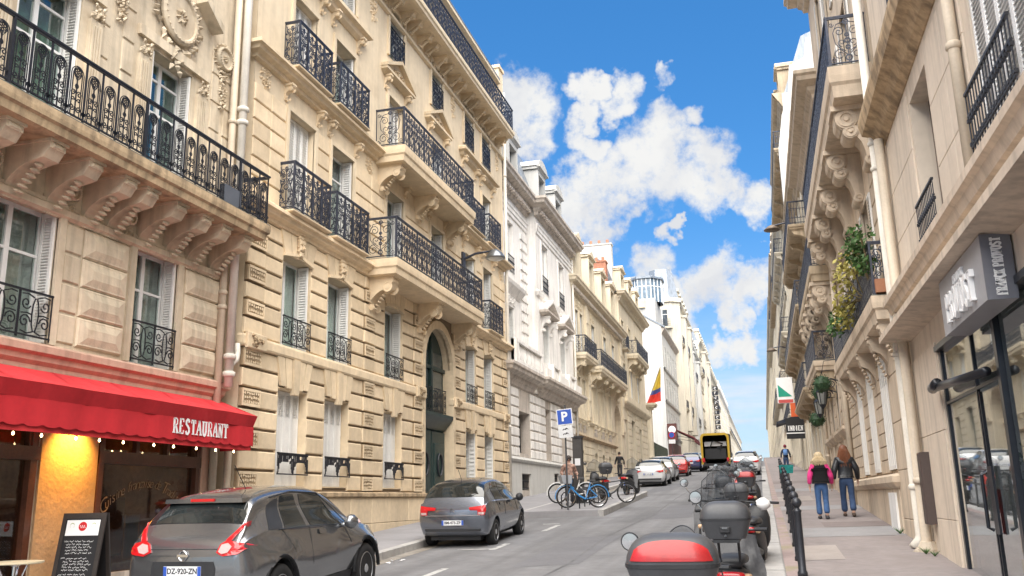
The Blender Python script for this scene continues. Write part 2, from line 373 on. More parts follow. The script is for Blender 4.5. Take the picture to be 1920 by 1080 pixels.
def verm_mesh(w, h, proud):                           # block carved with worm-like relief
    def mk():
        b = MB(); rel = MB(); b.cham(-.01, proud, -w/2, w/2, -h/2, h/2, .02); rel.bar([(-w/2+.03, -h/2+.03), (w/2-.03, -h/2+.03), (w/2-.03, h/2-.03), (-w/2+.03, h/2-.03)], .06, proud-.002, proud+.02, True); r = random.Random(int(w*1000+h*77))
        nx, nz = max(2, int((w-.12)/.075)), max(2, int((h-.1)/.075))
        for i in range(nx):
            for j in range(nz):
                y = -w/2+.06+(w-.12)*(i+.5)/nx; z = -h/2+.05+(h-.1)*(j+.5)/nz; a = r.uniform(0, pi); l = .032
                pts = [(y+l*t*cos(a+t*.6), z+l*t*sin(a+t*.6)) for t in (-1, 0, 1)]
                rel.bar(pts, .042, proud-.002, proud+.02)
        return b.mesh('vermiculated_block'), rel.mesh('worm_relief')
    return cached(('verm', round(w, 2), round(h, 2), proud), mk)

def louvre(w, h, n, solid=0., leafs=1, hor=True):     # slatted shutter in the plane x=0, base at z=0, centred on y
    def mk_frame():
        b = MB(); lw = w/leafs
        for k in range(leafs):
            y = -w/2+k*lw
            b.box(-.02, .02, y+.004, y+.05, 0, h); b.box(-.02, .02, y+lw-.05, y+lw-.004, 0, h)
            b.box(-.02, .02, y+.05, y+lw-.05, h-.07, h); b.box(-.02, .02, y+.05, y+lw-.05, 0, .08)
            b.box(-.014, -.010, y+.05, y+lw-.05, .08, h-.07)
            if solid: b.box(-.012, .012, y+.05, y+lw-.05, .08, solid)
        return b.mesh('shutter')
    def mk_slats():
        b = MB(); lw = w/leafs; z0 = solid if solid else .08; st = (h-.07-z0)/n
        for k in range(leafs):
            y = -w/2+k*lw
            for i in range(n):
                z = z0+st*(i+.15)
                b.prism([(-.008, z+st*.55), (-.002, z+st*.62), (.018, z+st*.12), (.012, z)], y+.05, y+lw-.05)
        return b.mesh('shutter_slats')
    k = (round(w, 2), round(h, 2), n, solid, leafs)
    return cached(('lf',)+k, mk_frame), cached(('ls',)+k, mk_slats)

def window(f, u0, u1, z0, z1, kind='jamb', rec=.34, tr=(.72,), frame=WPAINT, guard=None, gh=.9, gd=.03, slats=26, curtain_backing=CURT, d=0., glass=None, bars=1, jm=None):
    """window set in an opening: frame > pane, curtain, shutter, guard_rail"""
    w, h = u1-u0, z1-z0; uc = (u0+u1)/2
    def mk():
        b = MB(); fw = .06
        b.box(-.03, .03, -w/2, -w/2+fw, 0, h); b.box(-.03, .03, w/2-fw, w/2, 0, h)
        b.box(-.03, .03, -w/2+fw, w/2-fw, h-fw, h); b.box(-.03, .03, -w/2+fw, w/2-fw, 0, fw*1.3)
        for k in range(bars):
            y = -w/2+w*(k+1)/(bars+1); b.box(-.035, .035, y-.045, y+.045, fw*1.3, h-fw)
        for t in tr: b.box(-.028, .028, -w/2+fw, w/2-fw, h*t-.022, h*t+.022)
        return b.mesh('window_frame')
    me = cached(('wf', round(w, 2), round(h, 2), tr, bars), mk)
    wo = f.put(me, 'window', frame, (d-rec, uc, z0)); base = Vector(wo.location)
    zz = [0]+[h*t for t in tr]+[h]
    for k in range(bars+1):
        for i in range(len(zz)-1):
            pw, ph = w/(bars+1)-.09, zz[i+1]-zz[i]-.05
            pm = cached(('pn', round(pw, 2), round(ph, 2)), lambda: (lambda b: (b.box(-.004, .004, -pw/2, pw/2, -ph/2, ph/2), b.mesh('pane'))[1])(MB()))
            place(pm, 'pane', glass or GLASS, wo, (0, -w/2+w*(k+.5)/(bars+1), (zz[i]+zz[i+1])/2))
    if curtain_backing:
        def mkc():
            b = MB(); r = random.Random(int(w*100)); n = 18; vs_ = []
            for k in range(n+1):
                y = -w/2-.1+(w+.2)*k/n; x = .025*sin(k*2.3)+.012*r.uniform(-1, 1); vs_ += [(x, y, -.05), (x, y, h+.1)]
            b.add(vs_, [(2*k, 2*k+2, 2*k+3, 2*k+1) for k in range(n)]); return b.mesh('curtain_backing')
        place(cached(('cu', round(w, 2), round(h, 2)), mkc), 'curtain_backing', curtain_backing, wo, (-.14, 0, 0))  # pleated sheet; in the dark room colour it paints an unlit interior
    if kind == 'jamb' or kind == 'jambr':             # folded back against the reveals
        lf, ls = louvre(rec-.07, h-.04, slats)
        for sgn in ((-1, 1) if kind == 'jamb' else (f.side,)):
            sh = place(lf, 'shutter', jm or SHUT, wo, ((rec-.07)/2+.05, sgn*(w/2-.035), .02), (0, 0, -sgn*pi/2))
            place(ls, 'slats', jm or SHUT, sh, stuff=True)
    elif kind in ('closed', 'halfclosed'):
        lf, ls = louvre(w-.02, h-.02, slats, solid=h*.72 if kind == 'halfclosed' else 0., leafs=4)
        sh = place(lf, 'shutter', jm or SHUT, wo, (.16, 0, .01)); place(ls, 'slats', jm or SHUT, sh, stuff=True)
    elif kind == 'open':                              # leaves folded flat beside the opening, on the wall
        lf, ls = louvre(w*.42, h, slats)
        for sgn in (-1, 1):
            sh = place(lf, 'shutter', jm or SHUT, wo, (rec+.03, sgn*(w/2+w*.22), 0)); place(ls, 'slats', jm or SHUT, sh, stuff=True)
    if guard:
        place(rail_mesh(guard, w-.02, gh), 'guard_rail', IRON, wo, (rec+gd, 0, .02))
    return wo

def rail_mesh(kind, w, h):
    """one panel of wrought iron, centred on y, base at z=0"""
    def mk():
        b = MB(); T = .011
        def bar(pts, wd=.015, closed=False): b.bar(pts, wd, -T/2, T/2, closed)
        def mir(pts, wd=.015): bar(pts, wd); bar([(-p[0], p[1]) for p in pts], wd)
        b.box(-.018, .018, -w/2, w/2, h-.03, h); b.box(-.012, .012, -w/2, w/2, .03, .055)
        if kind == 'arch':
            a = w*.36
            mir([(w/2-.01, 0), (w/2-.01, h)], .02)
            for rr in (a, a-.035): bar([(-rr, .06)]+[(-rr, h*.70)]+[(p[0], p[1]) for p in arc(0, h*.70, rr, 180, 0, 12, rr*1.05)]+[(rr, .06)], .013)
            rr = a*.62; cz = h*.74
            bar(arc(0, cz, rr, 0, 360, 14), .014)
            for k in range(6):
                q = 60*k+30; bar(arc(rr*.5*cos(radians(q)), cz+rr*.5*sin(radians(q)), rr*.3, 0, 360, 6), .014)
            bar([(0, .06), (0, cz-rr)], .02); bar([(-rr*.8, cz-rr*.7), (0, cz-rr*1.7), (rr*.8, cz-rr*.7)], .012)
            mir(spiral(a*.48, h*.40, a*.42, a*.1, 180, -1.3)); mir(spiral(a*.52, h*.17, a*.46, a*.1, 160, 1.4)); mir(spiral(a*.5, h*.30, a*.3, a*.08, 200, -1.))
            mir(spiral(a+.045, h*.13, .04, .012, 0, 1.2)); bar(arc(0, h*.52, .03, 0, 360, 6), .02)
        elif kind == 'lyre':
            n = max(1, round(w/.36)); pw = w/n
            for i in range(n):
                o = -w/2+pw*(i+.5)
                def m2(pts, wd=.018):
                    bar([(o+p[0], p[1]) for p in pts], wd); bar([(o-p[0], p[1]) for p in pts], wd)
                q = pw/2
                m2([(q-.004, 0), (q-.004, h)], .016); bar([(o, .05), (o, h*.92)], .018)
                m2(spiral(q*.48, h*.80, q*.42, q*.08, 180, -1.25)); m2(spiral(q*.52, h*.58, q*.4, q*.1, 90, 1.2))
                m2([(q*.1, h*.1), (q*.55, h*.25), (q*.75, h*.42), (q*.5, h*.55), (q*.15, h*.66)], .018)
                m2(spiral(q*.5, h*.2, q*.44, q*.1, 200, 1.3)); m2(spiral(q*.46, h*.38, q*.26, q*.06, 0, 1.3))
                bar(arc(o, h*.47, q*.28, 0, 360, 8, h*.06), .022); bar(arc(o, h*.88, q*.2, 0, 360, 6), .02)
                m2([(q*.15, h*.7), (q*.45, h*.68), (q*.8, h*.92)], .018)
                for zz in (.14, .3, .62, .74): m2(arc(q*.8, h*zz, .018, 0, 360, 5), .02)
                m2(spiral(q*.74, h*.28, q*.22, q*.05, 90, -1.2)); m2([(q*.9, h*.34), (q*.62, h*.5), (q*.9, h*.66)], .018); m2(spiral(q*.3, h*.74, q*.2, q*.05, 0, -1.1)); m2(spiral(q*.78, h*.1, q*.16, q*.04, 180, 1.2))
        elif kind == 'lyrebig':                       # square corner panel with one large motif
            mir([(w/2-.012, 0), (w/2-.012, h)], .022); bar([(0, .05), (0, h*.95)], .02)
            a = w*.36
            mir([(0, h*.9), (a*.7, h*.86), (a, h*.68), (a*.9, h*.46), (a*.45, h*.3), (a*.05, h*.2)], .016)
            mir(spiral(a*.55, h*.70, a*.42, a*.08, 30, 1.4)); mir(spiral(a*.62, h*.22, a*.5, a*.08, 150, -1.5)); mir(spiral(a*.4, h*.46, a*.34, a*.06, 270, 1.2))
            mir(spiral(a*1.08, h*.86, a*.2, a*.05, 180, 1.3)); mir(spiral(a*1.1, h*.12, a*.2, a*.05, 180, 1.3))
            for zz, rr in ((.5, .05), (.62, .035), (.36, .04), (.14, .06), (.9, .05)): bar(arc(0, h*zz, rr, 0, 360, 8), .03)
        elif kind == 'bars':
            n = max(3, round(w/.115))
            for i in range(n+1):
                y = -w/2+.012+(w-.024)*i/n; bar([(y, 0), (y, h)], .02)
                for zz in (.3, .62): b.box(-.02, .02, y-.02, y+.02, h*zz-.02, h*zz+.02)
            for zz in (.26, .68): b.box(-.012, .012, -w/2, w/2, h*zz-.012, h*zz+.012)
        elif kind == 'guard':                         # low window guard with leaf scrolls
            n = max(1, round(w/.55)); pw = w/n
            for i in range(n):
                o = -w/2+pw*(i+.5)
                def m2(pts, wd=.018):
                    bar([(o+p[0], p[1]) for p in pts], wd); bar([(o-p[0], p[1]) for p in pts], wd)
                q = pw/2
                m2([(q-.01, 0), (q-.01, h)], .02); m2(spiral(q*.6, h*.34, q*.34, q*.06, 180, -1.4), .02); m2(spiral(q*.58, h*.72, q*.3, q*.06, 200, 1.3), .018)
                bar([(o+p[0], p[1]) for p in arc(0, h*.5, q*.2, 0, 360, 10, h*.36)], .02); m2([(q*.2, h*.5), (q*.5, h*.52), (q*.85, h*.5)], .018)
                m2([(q*.05, h*.15), (q*.4, h*.1), (q*.8, h*.14)], .02); m2([(q*.1, h*.86), (q*.5, h*.92), (q*.85, h*.9)], .018)
        elif kind == 'lace':                          # hanging iron lace of a ground floor window
            r = random.Random(3); n = 46; nz = 9; zb = lambda y: h*(.60-.56*((cos(4*pi*y/w)+1)/2)**5)
            for i in range(n):
                y0, y1 = -w/2+w*i/n, -w/2+w*(i+1)/n; lo = zb((y0+y1)/2); k = max(1, int((h-lo)/h*nz))
                for j in range(k):
                    if r.random() < .24 and 0 < j: continue
                    b.box(-.006, .006, y0, y1+.001, h-(h-lo)*(j+1)/k, h-(h-lo)*j/k+.001)
        elif kind == 'cross':
            n = max(2, round(w/.16)); m_ = max(3, round(h/.16))
            for i in range(n+1): bar([(-w/2+w*i/n, 0), (-w/2+w*i/n, h)], .016)
            for i in range(m_): b.box(-.01, .01, -w/2, w/2, h*i/m_-.008, h*i/m_+.008)
            for i in range(n):
                for j in range(m_): bar(arc(-w/2+w*(i+.5)/n, h*(j+.5)/m_, .03, 0, 360, 6), .02)
        return b.mesh('rail_'+kind)
    return cached(('rail', kind, round(w, 2), round(h, 2)), mk)

SLABP = lambda p, z0, z1: [(p*.62, z0), (p*.9, z0+.02), (p*.93, z0+(z1-z0)*.35), (p*.97, z0+(z1-z0)*.42), (p*.97, z0+(z1-z0)*.6), (p, z0+(z1-z0)*.7), (p, z1)]
def balcony(f, u0, u1, z0, z1, proj, rail, rh, npan, m, side=(1, 1), pattern_side=None, metal=IRON, d=0., side_kind=None, posts=True, under=.0, inset=.07):
    """balcony > slab edge, railing_panel, handrail, post"""
    b = f.mb(); p = proj
    # slab proper with moulded edge
    prof = [(p-.16, z0), (p-.07, z0+.02), (p-.05, z0+(z1-z0)*.4), (p-.01, z0+(z1-z0)*.5), (p, z0+(z1-z0)*.72), (p, z1)]
    rows = []
    for (q, z) in prof:
        e = p-q; rows += [(-.02, u0+(e if side[0] else 0), z), (q, u0+(e if side[0] else 0), z), (q, u1-(e if side[1] else 0), z), (-.02, u1-(e if side[1] else 0), z)]
    n = len(prof); fs = [(i*4+j, i*4+j+1, (i+1)*4+j+1, (i+1)*4+j) for i in range(n-1) for j in range(3)]+[(0, 3, 2, 1), ((n-1)*4, (n-1)*4+1, (n-1)*4+2, (n-1)*4+3)]
    b.tf = lambda q, d=d: f.L((q[0]+d, q[1], q[2])); b.add(rows, fs)
    bo = f.part('balcony', b, m); bo_l = Vector((0, 0, 0))
    g = f.mb(); g.tf = lambda q, d=d: f.L((q[0]+d, q[1], q[2])); g.box(-.01, p-.012, u0+.015, u1-.015, z1, z1+.022); f.part('flashing', g, LEAD, bo)
    xr = p-inset; pw = (u1-u0-2*inset)/npan; ph = rh-.02
    if rail:
        me = rail_mesh(rail, pw, ph)
        for i in range(npan): f.put(me, 'railing_panel', metal, (d+xr, u0+inset+pw*(i+.5), z1+.04), bo)
        sm = rail_mesh(side_kind or rail, xr-.02, ph)
        for k, u in ((0, u0+inset), (1, u1-inset)):
            if side[k]: f.put(sm, 'railing_panel', metal, (d+xr/2, u, z1+.04), bo, (0, 0, pi/2))
        h = f.mb(); zt = z1+.02+rh
        h.tf = lambda q, d=d: f.L((q[0]+d, q[1], q[2]))
        h.box(xr-.028, xr+.028, u0+inset-.028, u1-inset+.028, zt, zt+.032)
        for k, u in ((0, u0+inset), (1, u1-inset)):
            if side[k]: h.box(0, xr-.03, u-.024, u+.024, zt+.001, zt+.031)
        f.part('handrail', h, metal, bo)
        if posts:
            pm = cached(('post', round(ph, 2)), lambda: (lambda b: (b.box(-.02, .02, -.02, .02, -.04, ph+.02), b.box(-.03, .03, -.03, .03, -.04, .03), b.mesh('post'))[2])(MB()))
            for i in range(0, npan+1, max(1, npan//4)): f.put(pm, 'post', metal, (d+xr, u0+inset+pw*i, z1+.04), bo)
    return bo

def console_mesh(w, depth, h, scroll=True, leafy=False):
    """S-curved stone bracket: top at z=0, hanging down h, reaching out depth"""
    def mk():
        b = MB(); n = 12; top = .16*h
        prof = [(-.01, 0), (depth, 0), (depth, -top)]
        for i in range(n+1):
            t = i/n; x = depth*(1-t)*(.92)+.06*depth; z = -top-(h-top)*(t**1.15)
            x += depth*.16*sin(pi*t*1.0) if t < .3 else -depth*.26*sin(pi*min(1, (t-.15)/.85))
            prof.append((max(.03, x), z))
        prof.append((-.01, -h)); b.prism(prof, -w/2, w/2)
        b.box(-.01, depth+.03, -w/2-.03, w/2+.03, -.03, .02)
        b.cham(depth-.02, depth+.02, -w*.36, w*.36, -top*.95, -.04, .02)
        if scroll:
            for sgn in (-1, 1):
                for (cx, cz, r) in ((depth*.80, -h*.30, h*.15), (.12*depth+.05, -h*.86, h*.09)):
                    prof2 = [(r, 0), (r, .022), (r*.82, .024), (r*.8, .012), (r*.5, .012), (r*.48, .028), (r*.2, .03)]
                    b.lathe(prof2 if sgn > 0 else [(a, -c) for a, c in prof2], (cx, sgn*w/2, cz), 14, 'y')
        if leafy:
            for i in range(6):
                t = .3+i*.11; x = depth*(1-t)*.75+.09; z = -top-(h-top)*t
                b.lathe([(.0, -w*.36), (.03, -w*.2), (.055*(1-t*.4), 0), (.03, w*.2), (.0, w*.36)], (x-.015, 0, z), 6, 'y')
        return b.mesh('console')
    return cached(('con', round(w, 2), round(depth, 2), round(h, 2), scroll, leafy), mk)

def ornament_mesh(seed, w, h, kind='leaf'):
    """carved relief: leaves, shells and beads in a cluster, base plane x=0, centred"""
    def mk():
        r = random.Random(seed); b = MB()
        def petal(y, z, a, l, wd, t):
            ca, sa = cos(a), sin(a); P = [(0, 0), (l*.35, wd/2), (l, 0), (l*.35, -wd/2)]
            pts = [(0.0, y+p[0]*ca-p[1]*sa, z+p[0]*sa+p[1]*ca) for p in P]; top = (t, y+l*.45*ca, z+l*.45*sa)
            b.add(pts+[top], [(0, 1, 4), (1, 2, 4), (2, 3, 4), (3, 0, 4)])
        if kind == 'medal':
            R = min(w, h)*.36
            b.lathe([(R*1.15, 0), (R*1.15, .05), (R*1.05, .09), (R*.95, .09), (R*.9, .05), (R*.2, .05), (.01, .06)], (0, 0, 0), 24, 'x')
            for k in range(26): b.lathe([(.0, .08), (.022, .10), (.0, .12)], (0, R*1.02*cos(k*2*pi/26), R*1.02*sin(k*2*pi/26)), 6, 'x')
            for k in range(9): petal(0, 0, k*2*pi/9, R*.5, R*.3, .13)
            for k in range(34):
                a = k*2*pi/34; q = R*1.2; petal(q*cos(a), q*sin(a)*1.05, a+r.uniform(-.8, .8), R*r.uniform(.3, .55), R*.22, r.uniform(.05, .1))
            for k in range(10): petal(r.uniform(-.1, .1), -R*1.3-k*R*.1, -pi/2+r.uniform(-.9, .9), R*.4, R*.25, .08)
        elif kind == 'face':
            for (z0, z1, ww, t) in ((.30, .5, .30, .10), (.05, .30, .36, .16), (-.2, .05, .34, .17), (-.45, -.2, .24, .12)):
                b.cham(0, t*w*1.4, -ww*w, ww*w, z0*h, z1*h, .03)
            b.prism([(.2*w, .1*h), (.42*w, -.1*h), (.2*w, -.12*h)], -.06*w, .06*w)
            for sgn in (-1, 1):
                b.lathe([(.0, .23*w), (.07*w, .26*w), (0, .29*w)], (0, sgn*.16*w, .13*h), 6, 'x')
                for k in range(4): petal(sgn*.3*w, (.35-.2*k)*h, (0 if sgn > 0 else pi)+r.uniform(-.5, .5), .22*w, .18*w, .08)
            for k in range(5): petal((k-2)*.12*w, .45*h, pi/2+(k-2)*-.3, .2*h, .16*w, .1)
        else:
            n = int(14+w*h*60)
            for k in range(n):
                y = r.uniform(-.42, .42)*w; z = r.uniform(-.45, .45)*h
                taper = 1-.6*max(0, -z/h*2) if kind == 'drop' else 1.
                petal(y*taper, z, r.uniform(0, 2*pi), r.uniform(.1, .2)*max(.5, min(1, w)), r.uniform(.05, .1), r.uniform(.04, .09))
            for k in range(int(n/3)):
                b.lathe([(.0, .02), (.035, .05), (0, .08)], (0, r.uniform(-.35, .35)*w, r.uniform(-.4, .4)*h), 6, 'x')
        return b.mesh('carving')
    return cached(('orn', seed, round(w, 2), round(h, 2), kind), mk)

def downpipe(f, pts, r, m, name='drainpipe', collars=()):
    b = f.mb(); b.tube(pts, r, 12); o = f.part(name, b, m, smooth=True)
    for z in collars:
        p = pts[0]
        q = f.mb(); q.tube([(p[0], p[1], z-.05), (p[0], p[1], z-.03), (p[0], p[1], z+.03), (p[0], p[1], z+.05)], [r*1.02, r*1.3, r*1.3, r*1.02], 12); f.part('collar', q, m, o, smooth=True)
    return o

def surround(f, a, c, z0, z1, e, p, m, d=0.):
    b = f.mb(); P = [(a-e, z0), (a, z0), (a, z1), (c, z1), (c, z0), (c+e, z0), (c+e, z1+e), (a-e, z1+e)]
    V = [(x, *q) for x in (d-.02, d+p) for q in P]
    b.add(V, [(8, 9, 10, 15), (10, 11, 14, 15), (11, 12, 13, 14)]+[(i, (i+1) % 8, 8+(i+1) % 8, 8+i) for i in range(8)]); return f.part('window_surround', b, m)

# ---------------------------------------------------------------- lettering
SER = {  # strokes in a 1 x 1 cell: (polyline, thick?) plus serif spots
 'A': ([([(.06, 0), (.5, 1)], 0), ([(.5, 1), (.92, 0)], 1), ([(.24, .36), (.72, .36)], 0)], [(.06, 0), (.92, 0)]),
 'C': ([([(.86, .78), (.7, .95), (.5, 1), (.28, .9), (.14, .5), (.28, .1), (.5, 0), (.72, .05), (.88, .24)], 1)], []),
 'E': ([([(.22, 0), (.22, 1)], 1), ([(.1, .98), (.8, .98), (.82, .78)], 0), ([(.1, .02), (.82, .02), (.86, .24)], 0), ([(.22, .52), (.62, .52)], 0)], []),
 'F': ([([(.24, 0), (.24, 1)], 1), ([(.12, .98), (.84, .98), (.86, .76)], 0), ([(.24, .52), (.64, .52)], 0)], [(.24, 0)]),
 'K': ([([(.2, 0), (.2, 1)], 1), ([(.82, 1), (.22, .42)], 0), ([(.4, .58), (.88, 0)], 1)], [(.2, 0), (.2, 1), (.82, 1), (.88, 0)]),
 'N': ([([(.16, 0), (.16, 1)], 0), ([(.16, 1), (.84, 0)], 1), ([(.84, 0), (.84, 1)], 0)], [(.16, 0), (.1, 1), (.84, 1)]),
 'O': ([([(.5, 1), (.2, .85), (.1, .5), (.2, .15), (.5, 0), (.8, .15), (.9, .5), (.8, .85), (.5, 1)], 1)], []),
 'P': ([([(.22, 0), (.22, 1)], 1), ([(.12, .98), (.6, .98), (.82, .86), (.82, .62), (.6, .5), (.22, .48)], 0)], [(.22, 0)]),
 'R': ([([(.2, 0), (.2, 1)], 1), ([(.1, .98), (.58, .98), (.78, .86), (.78, .64), (.56, .52), (.2, .5)], 0), ([(.5, .5), (.9, 0)], 1)], [(.2, 0), (.9, 0)]),
 'S': ([([(.78, .8), (.66, .96), (.42, 1), (.2, .86), (.22, .66), (.5, .54), (.78, .36), (.8, .16), (.56, 0), (.32, .02), (.16, .2)], 1)], []),
 'T': ([([(.5, 0), (.5, 1)], 1), ([(.1, .76), (.12, .98), (.88, .98), (.9, .76)], 0)], [(.5, 0)]),
 'U': ([([(.2, 1), (.2, .28), (.34, .06), (.5, 0), (.68, .06), (.8, .28), (.8, 1)], 1)], [(.2, 1), (.8, 1)]),
 'V': ([([(.08, 1), (.5, 0)], 1), ([(.5, 0), (.9, 1)], 0)], [(.08, 1), (.9, 1)]),
 'I': ([([(.5, 0), (.5, 1)], 1)], [(.5, 0), (.5, 1)]), 'D': ([([(.22, 0), (.22, 1)], 1), ([(.12, .98), (.5, .98), (.8, .8), (.88, .5), (.8, .2), (.5, .02), (.12, .02)], 0)], []),
 "'": ([([(.5, 1), (.45, .75)], 1)], [])}
def serif_mesh(text, h, wid, thick=.15, thin=.075, dep=.006, gap=.12):
    """letters in the (y,z) plane, base z=0, starting at y=0 and running towards +y"""
    b = MB(); y = 0
    for ch in text:
        if ch == ' ': y += wid*.7; continue
        st, sf = SER[ch]
        for pts, tk in st: b.bar([(y+p[0]*wid, p[1]*h) for p in pts], (thick if tk else thin)*h, 0, dep)
        for (px, pz) in sf: b.box(0, dep*.98, y+px*wid-.15*h, y+px*wid+.15*h, max(0, pz*h-.07*h), min(h, pz*h+.07*h))
        y += wid*(1+gap)
    return b.mesh('lettering'), y-wid*gap
def text_mesh(txt, size, ext=.002, shear=0., align='CENTER', offset=0.):
    """built-in typeface as mesh; lies in the xy plane facing +z"""
    cu = bpy.data.curves.new('txt', 'FONT'); cu.body = txt; cu.size = size; cu.extrude = ext; cu.shear = shear; cu.align_x = align; cu.align_y = 'CENTER'; cu.offset = offset
    cu.resolution_u = 3
    o = bpy.data.objects.new('txt', cu); me = bpy.data.meshes.new_from_object(o); bpy.data.objects.remove(o); bpy.data.curves.remove(cu); return me
def disc(mb, c, r, x0, x1, n=20):
    mb.lathe([(r, x0), (r, x1)], c, n, 'x')
# ---------------------------------------------------------------- ground, road, pavements
KL, KR, WL, WR = -7.85, -.10, -10.12, 2.65
YS = [-12, -4, 2, 6, 10, 14, 18, 22, 26, 30, 35, 40, 46, 52, 60, 70, 80, 90, 100, 110, 118, 124, 128, 132, 137, 143, 150, 160, 175, 200, 260, 400, 800]
def strip(name, m, xs, zf, ys=YS):
    b = MB(); n = len(xs)
    b.add([(x, y, ground(y)+zf(x)) for y in ys for x in xs], [(i*n+j, i*n+j+1, (i+1)*n+j+1, (i+1)*n+j) for i in range(len(ys)-1) for j in range(n-1)])
    return struct(b.build(name, m))
camber = lambda x: .016*x if x < 0 else 0.
strip('ground', PAVEL, [-900, -60, -12, 0, 6, 60, 900], lambda x: -.32, YS+[2600])
road = strip('road', ASPH, [KL, -6.2, -4, -2, KR], camber)
pl = strip('pavement_left', PAVEL, [WL-.6, -9, KL-.16], lambda x: .04+.01*(KL-x))
pr = strip('pavement_right', PAVE, [.2, 1.2, WR+.3], lambda x: .15+.008*x)
def kerb(parent, x0, x1, zt, ya, yb, step, hh):
    y = ya; r = random.Random(3)
    while y < yb:
        l = step*r.uniform(.8, 1.2); yc = y+l/2
        me = cached(('kerb', round(l, 1), round(x1-x0, 2)), lambda: (lambda b: (b.add([(x, yy, z-S*0) for yy in (-round(l, 1)/2+.006, round(l, 1)/2-.006) for (x, z) in ((-(x1-x0)/2, -hh), (-(x1-x0)/2, -.015), (-(x1-x0)/2+.02, 0), ((x1-x0)/2-.02, 0), ((x1-x0)/2, -.015), ((x1-x0)/2, -hh))],
              [(i, (i+1) % 6, 6+(i+1) % 6, 6+i) for i in range(6)]+[(5, 4, 3, 2, 1, 0), (6, 7, 8, 9, 10, 11)]), b.mesh('kerbstone'))[1])(MB()))
        place(me, 'kerbstone', GRAN, parent, ((x0+x1)/2, yc, ground(yc)+zt), (math.atan(S) if yc < CREST else .01, 0, 0)); y += round(l, 1)
kerb(pl, KL-.17, KL+.02, .045, 8, 92, 1.3, .25)
kerb(pr, KR, .2, .155, 6, 78, .95, .25)
strip('gutter_left', mat('gutter_setts', (.24, .22, .195), .9, var=.2, vs_=5, bump=.4, bs=30, dirt=((.14, .11, .07), 2, .7)), [KL+.02, KL+.34], lambda x: camber(x)+.005)
def patch(name, m, x0, x1, y0, y1, dz, parent, sk=0.):
    b = MB(); b.add([(x0, y0, ground(y0)+dz(x0)), (x1, y0+sk, ground(y0+sk)+dz(x1)), (x1, y1+sk, ground(y1+sk)+dz(x1)), (x0, y1, ground(y1)+dz(x0))], [(0, 1, 2, 3)])
    return b.build(name, m, parent)
zr = lambda x: .1545+.008*x
for (nm, m, a) in (('pavement_patch', PAVEG, (.45, 2.62, 19.2, 21.2)), ('pavement_patch', PAVEP, (.5, 1.15, 15.5, 17.6)), ('pavement_patch', PAVED, (1.2, 2.62, 21.3, 22.6)),
                   ('pavement_patch', PAVEG, (.4, 2.6, 26.8, 28.4)), ('pavement_patch', PAVEP, (.4, 1.5, 31, 33.5)), ('pavement_patch', PAVEG, (.4, 2.6, 37, 39.2)), ('pavement_patch', PAVED, (.4, 2.6, 44, 47))):
    patch(nm, m, *a, zr, pr, .15)
strip('kerb_strip', mat('pink_strip', (.30, .235, .225), .9, var=.12, vs_=2, bump=.3, dirt=((.22, .22, .09), 1.8, .5)), [.203, .40], lambda x: .157, [y for y in YS if y < 120])
rc = lambda x: camber(x)+.0045
for (x0, x1, y0, y1) in ((-5.95, -5.80, 15.1, 16.5), (-5.97, -5.82, 19.6, 20.9), (-6.75, -5.97, 19.72, 19.86), (-5.85, -5.70, 24.0, 25.9), (-6.35, -5.85, 26.3, 26.44), (-5.8, -5.68, 30.0, 31.4), (-5.55, -5.43, 35.6, 36.9),
                         (-5.5, -5.38, 38.2, 39.5), (-5.45, -5.33, 41.2, 42.6), (-5.2, -5.08, 58.5, 61.5), (-5.2, -5.08, 66, 68), (-1.95, -1.85, 11, 12.4), (-1.95, -1.85, 44, 45)):
    patch('parking_mark', PAINT, x0, x1, y0, y1, rc, road)
for k, (x0, x1, y0, y1) in enumerate(((-4.6, -3.4, 16.5, 22.0), (-3.3, -2.2, 27, 33), (-5.6, -4.4, 44, 52))):
    patch('road_patch', mat('asphalt_patch', (.135, .135, .145), .9, var=.1, vs_=1, bump=.4, bs=90), x0, x1, y0, y1, lambda x: camber(x)+.0035, road, .3)
# tar seams on the road
for pts in (((-3.9, 12), (-3.6, 17), (-3.75, 22), (-3.4, 29), (-3.5, 38), (-3.3, 50)), ((-5.9, 18.4), (-4.8, 18.1), (-3.7, 18.5)), ((-4.6, 26), (-3.4, 26.6))):
    b = MB()
    for (a, c) in zip(pts, pts[1:]):
        b.add([(a[0]-.02, a[1], ground(a[1])+camber(a[0])+.006), (a[0]+.025, a[1]+.01, ground(a[1])+camber(a[0])+.006), (c[0]+.025, c[1]+.01, ground(c[1])+camber(c[0])+.006), (c[0]-.02, c[1], ground(c[1])+camber(c[0])+.006)], [(0, 1, 2, 3)])
    b.build('tar_seam', mat('tar', (.115, .115, .12), .8, var=.2), road)
b = MB(); r = random.Random(2)
for k in range(9):
    x, y = -7.35+r.uniform(-.12, .12), 17.6+r.uniform(-.25, .25); z = ground(y)+camber(x)
    b.add([(x+r.uniform(-.06, .06), y+r.uniform(-.07, .07), z+r.uniform(.008, .06)) for _ in range(4)], [(0, 1, 2), (0, 2, 3)])
tag(b.build('crumpled_paper', WHITEPR), 'scrap of crumpled white paper lying in the left gutter', 'litter')
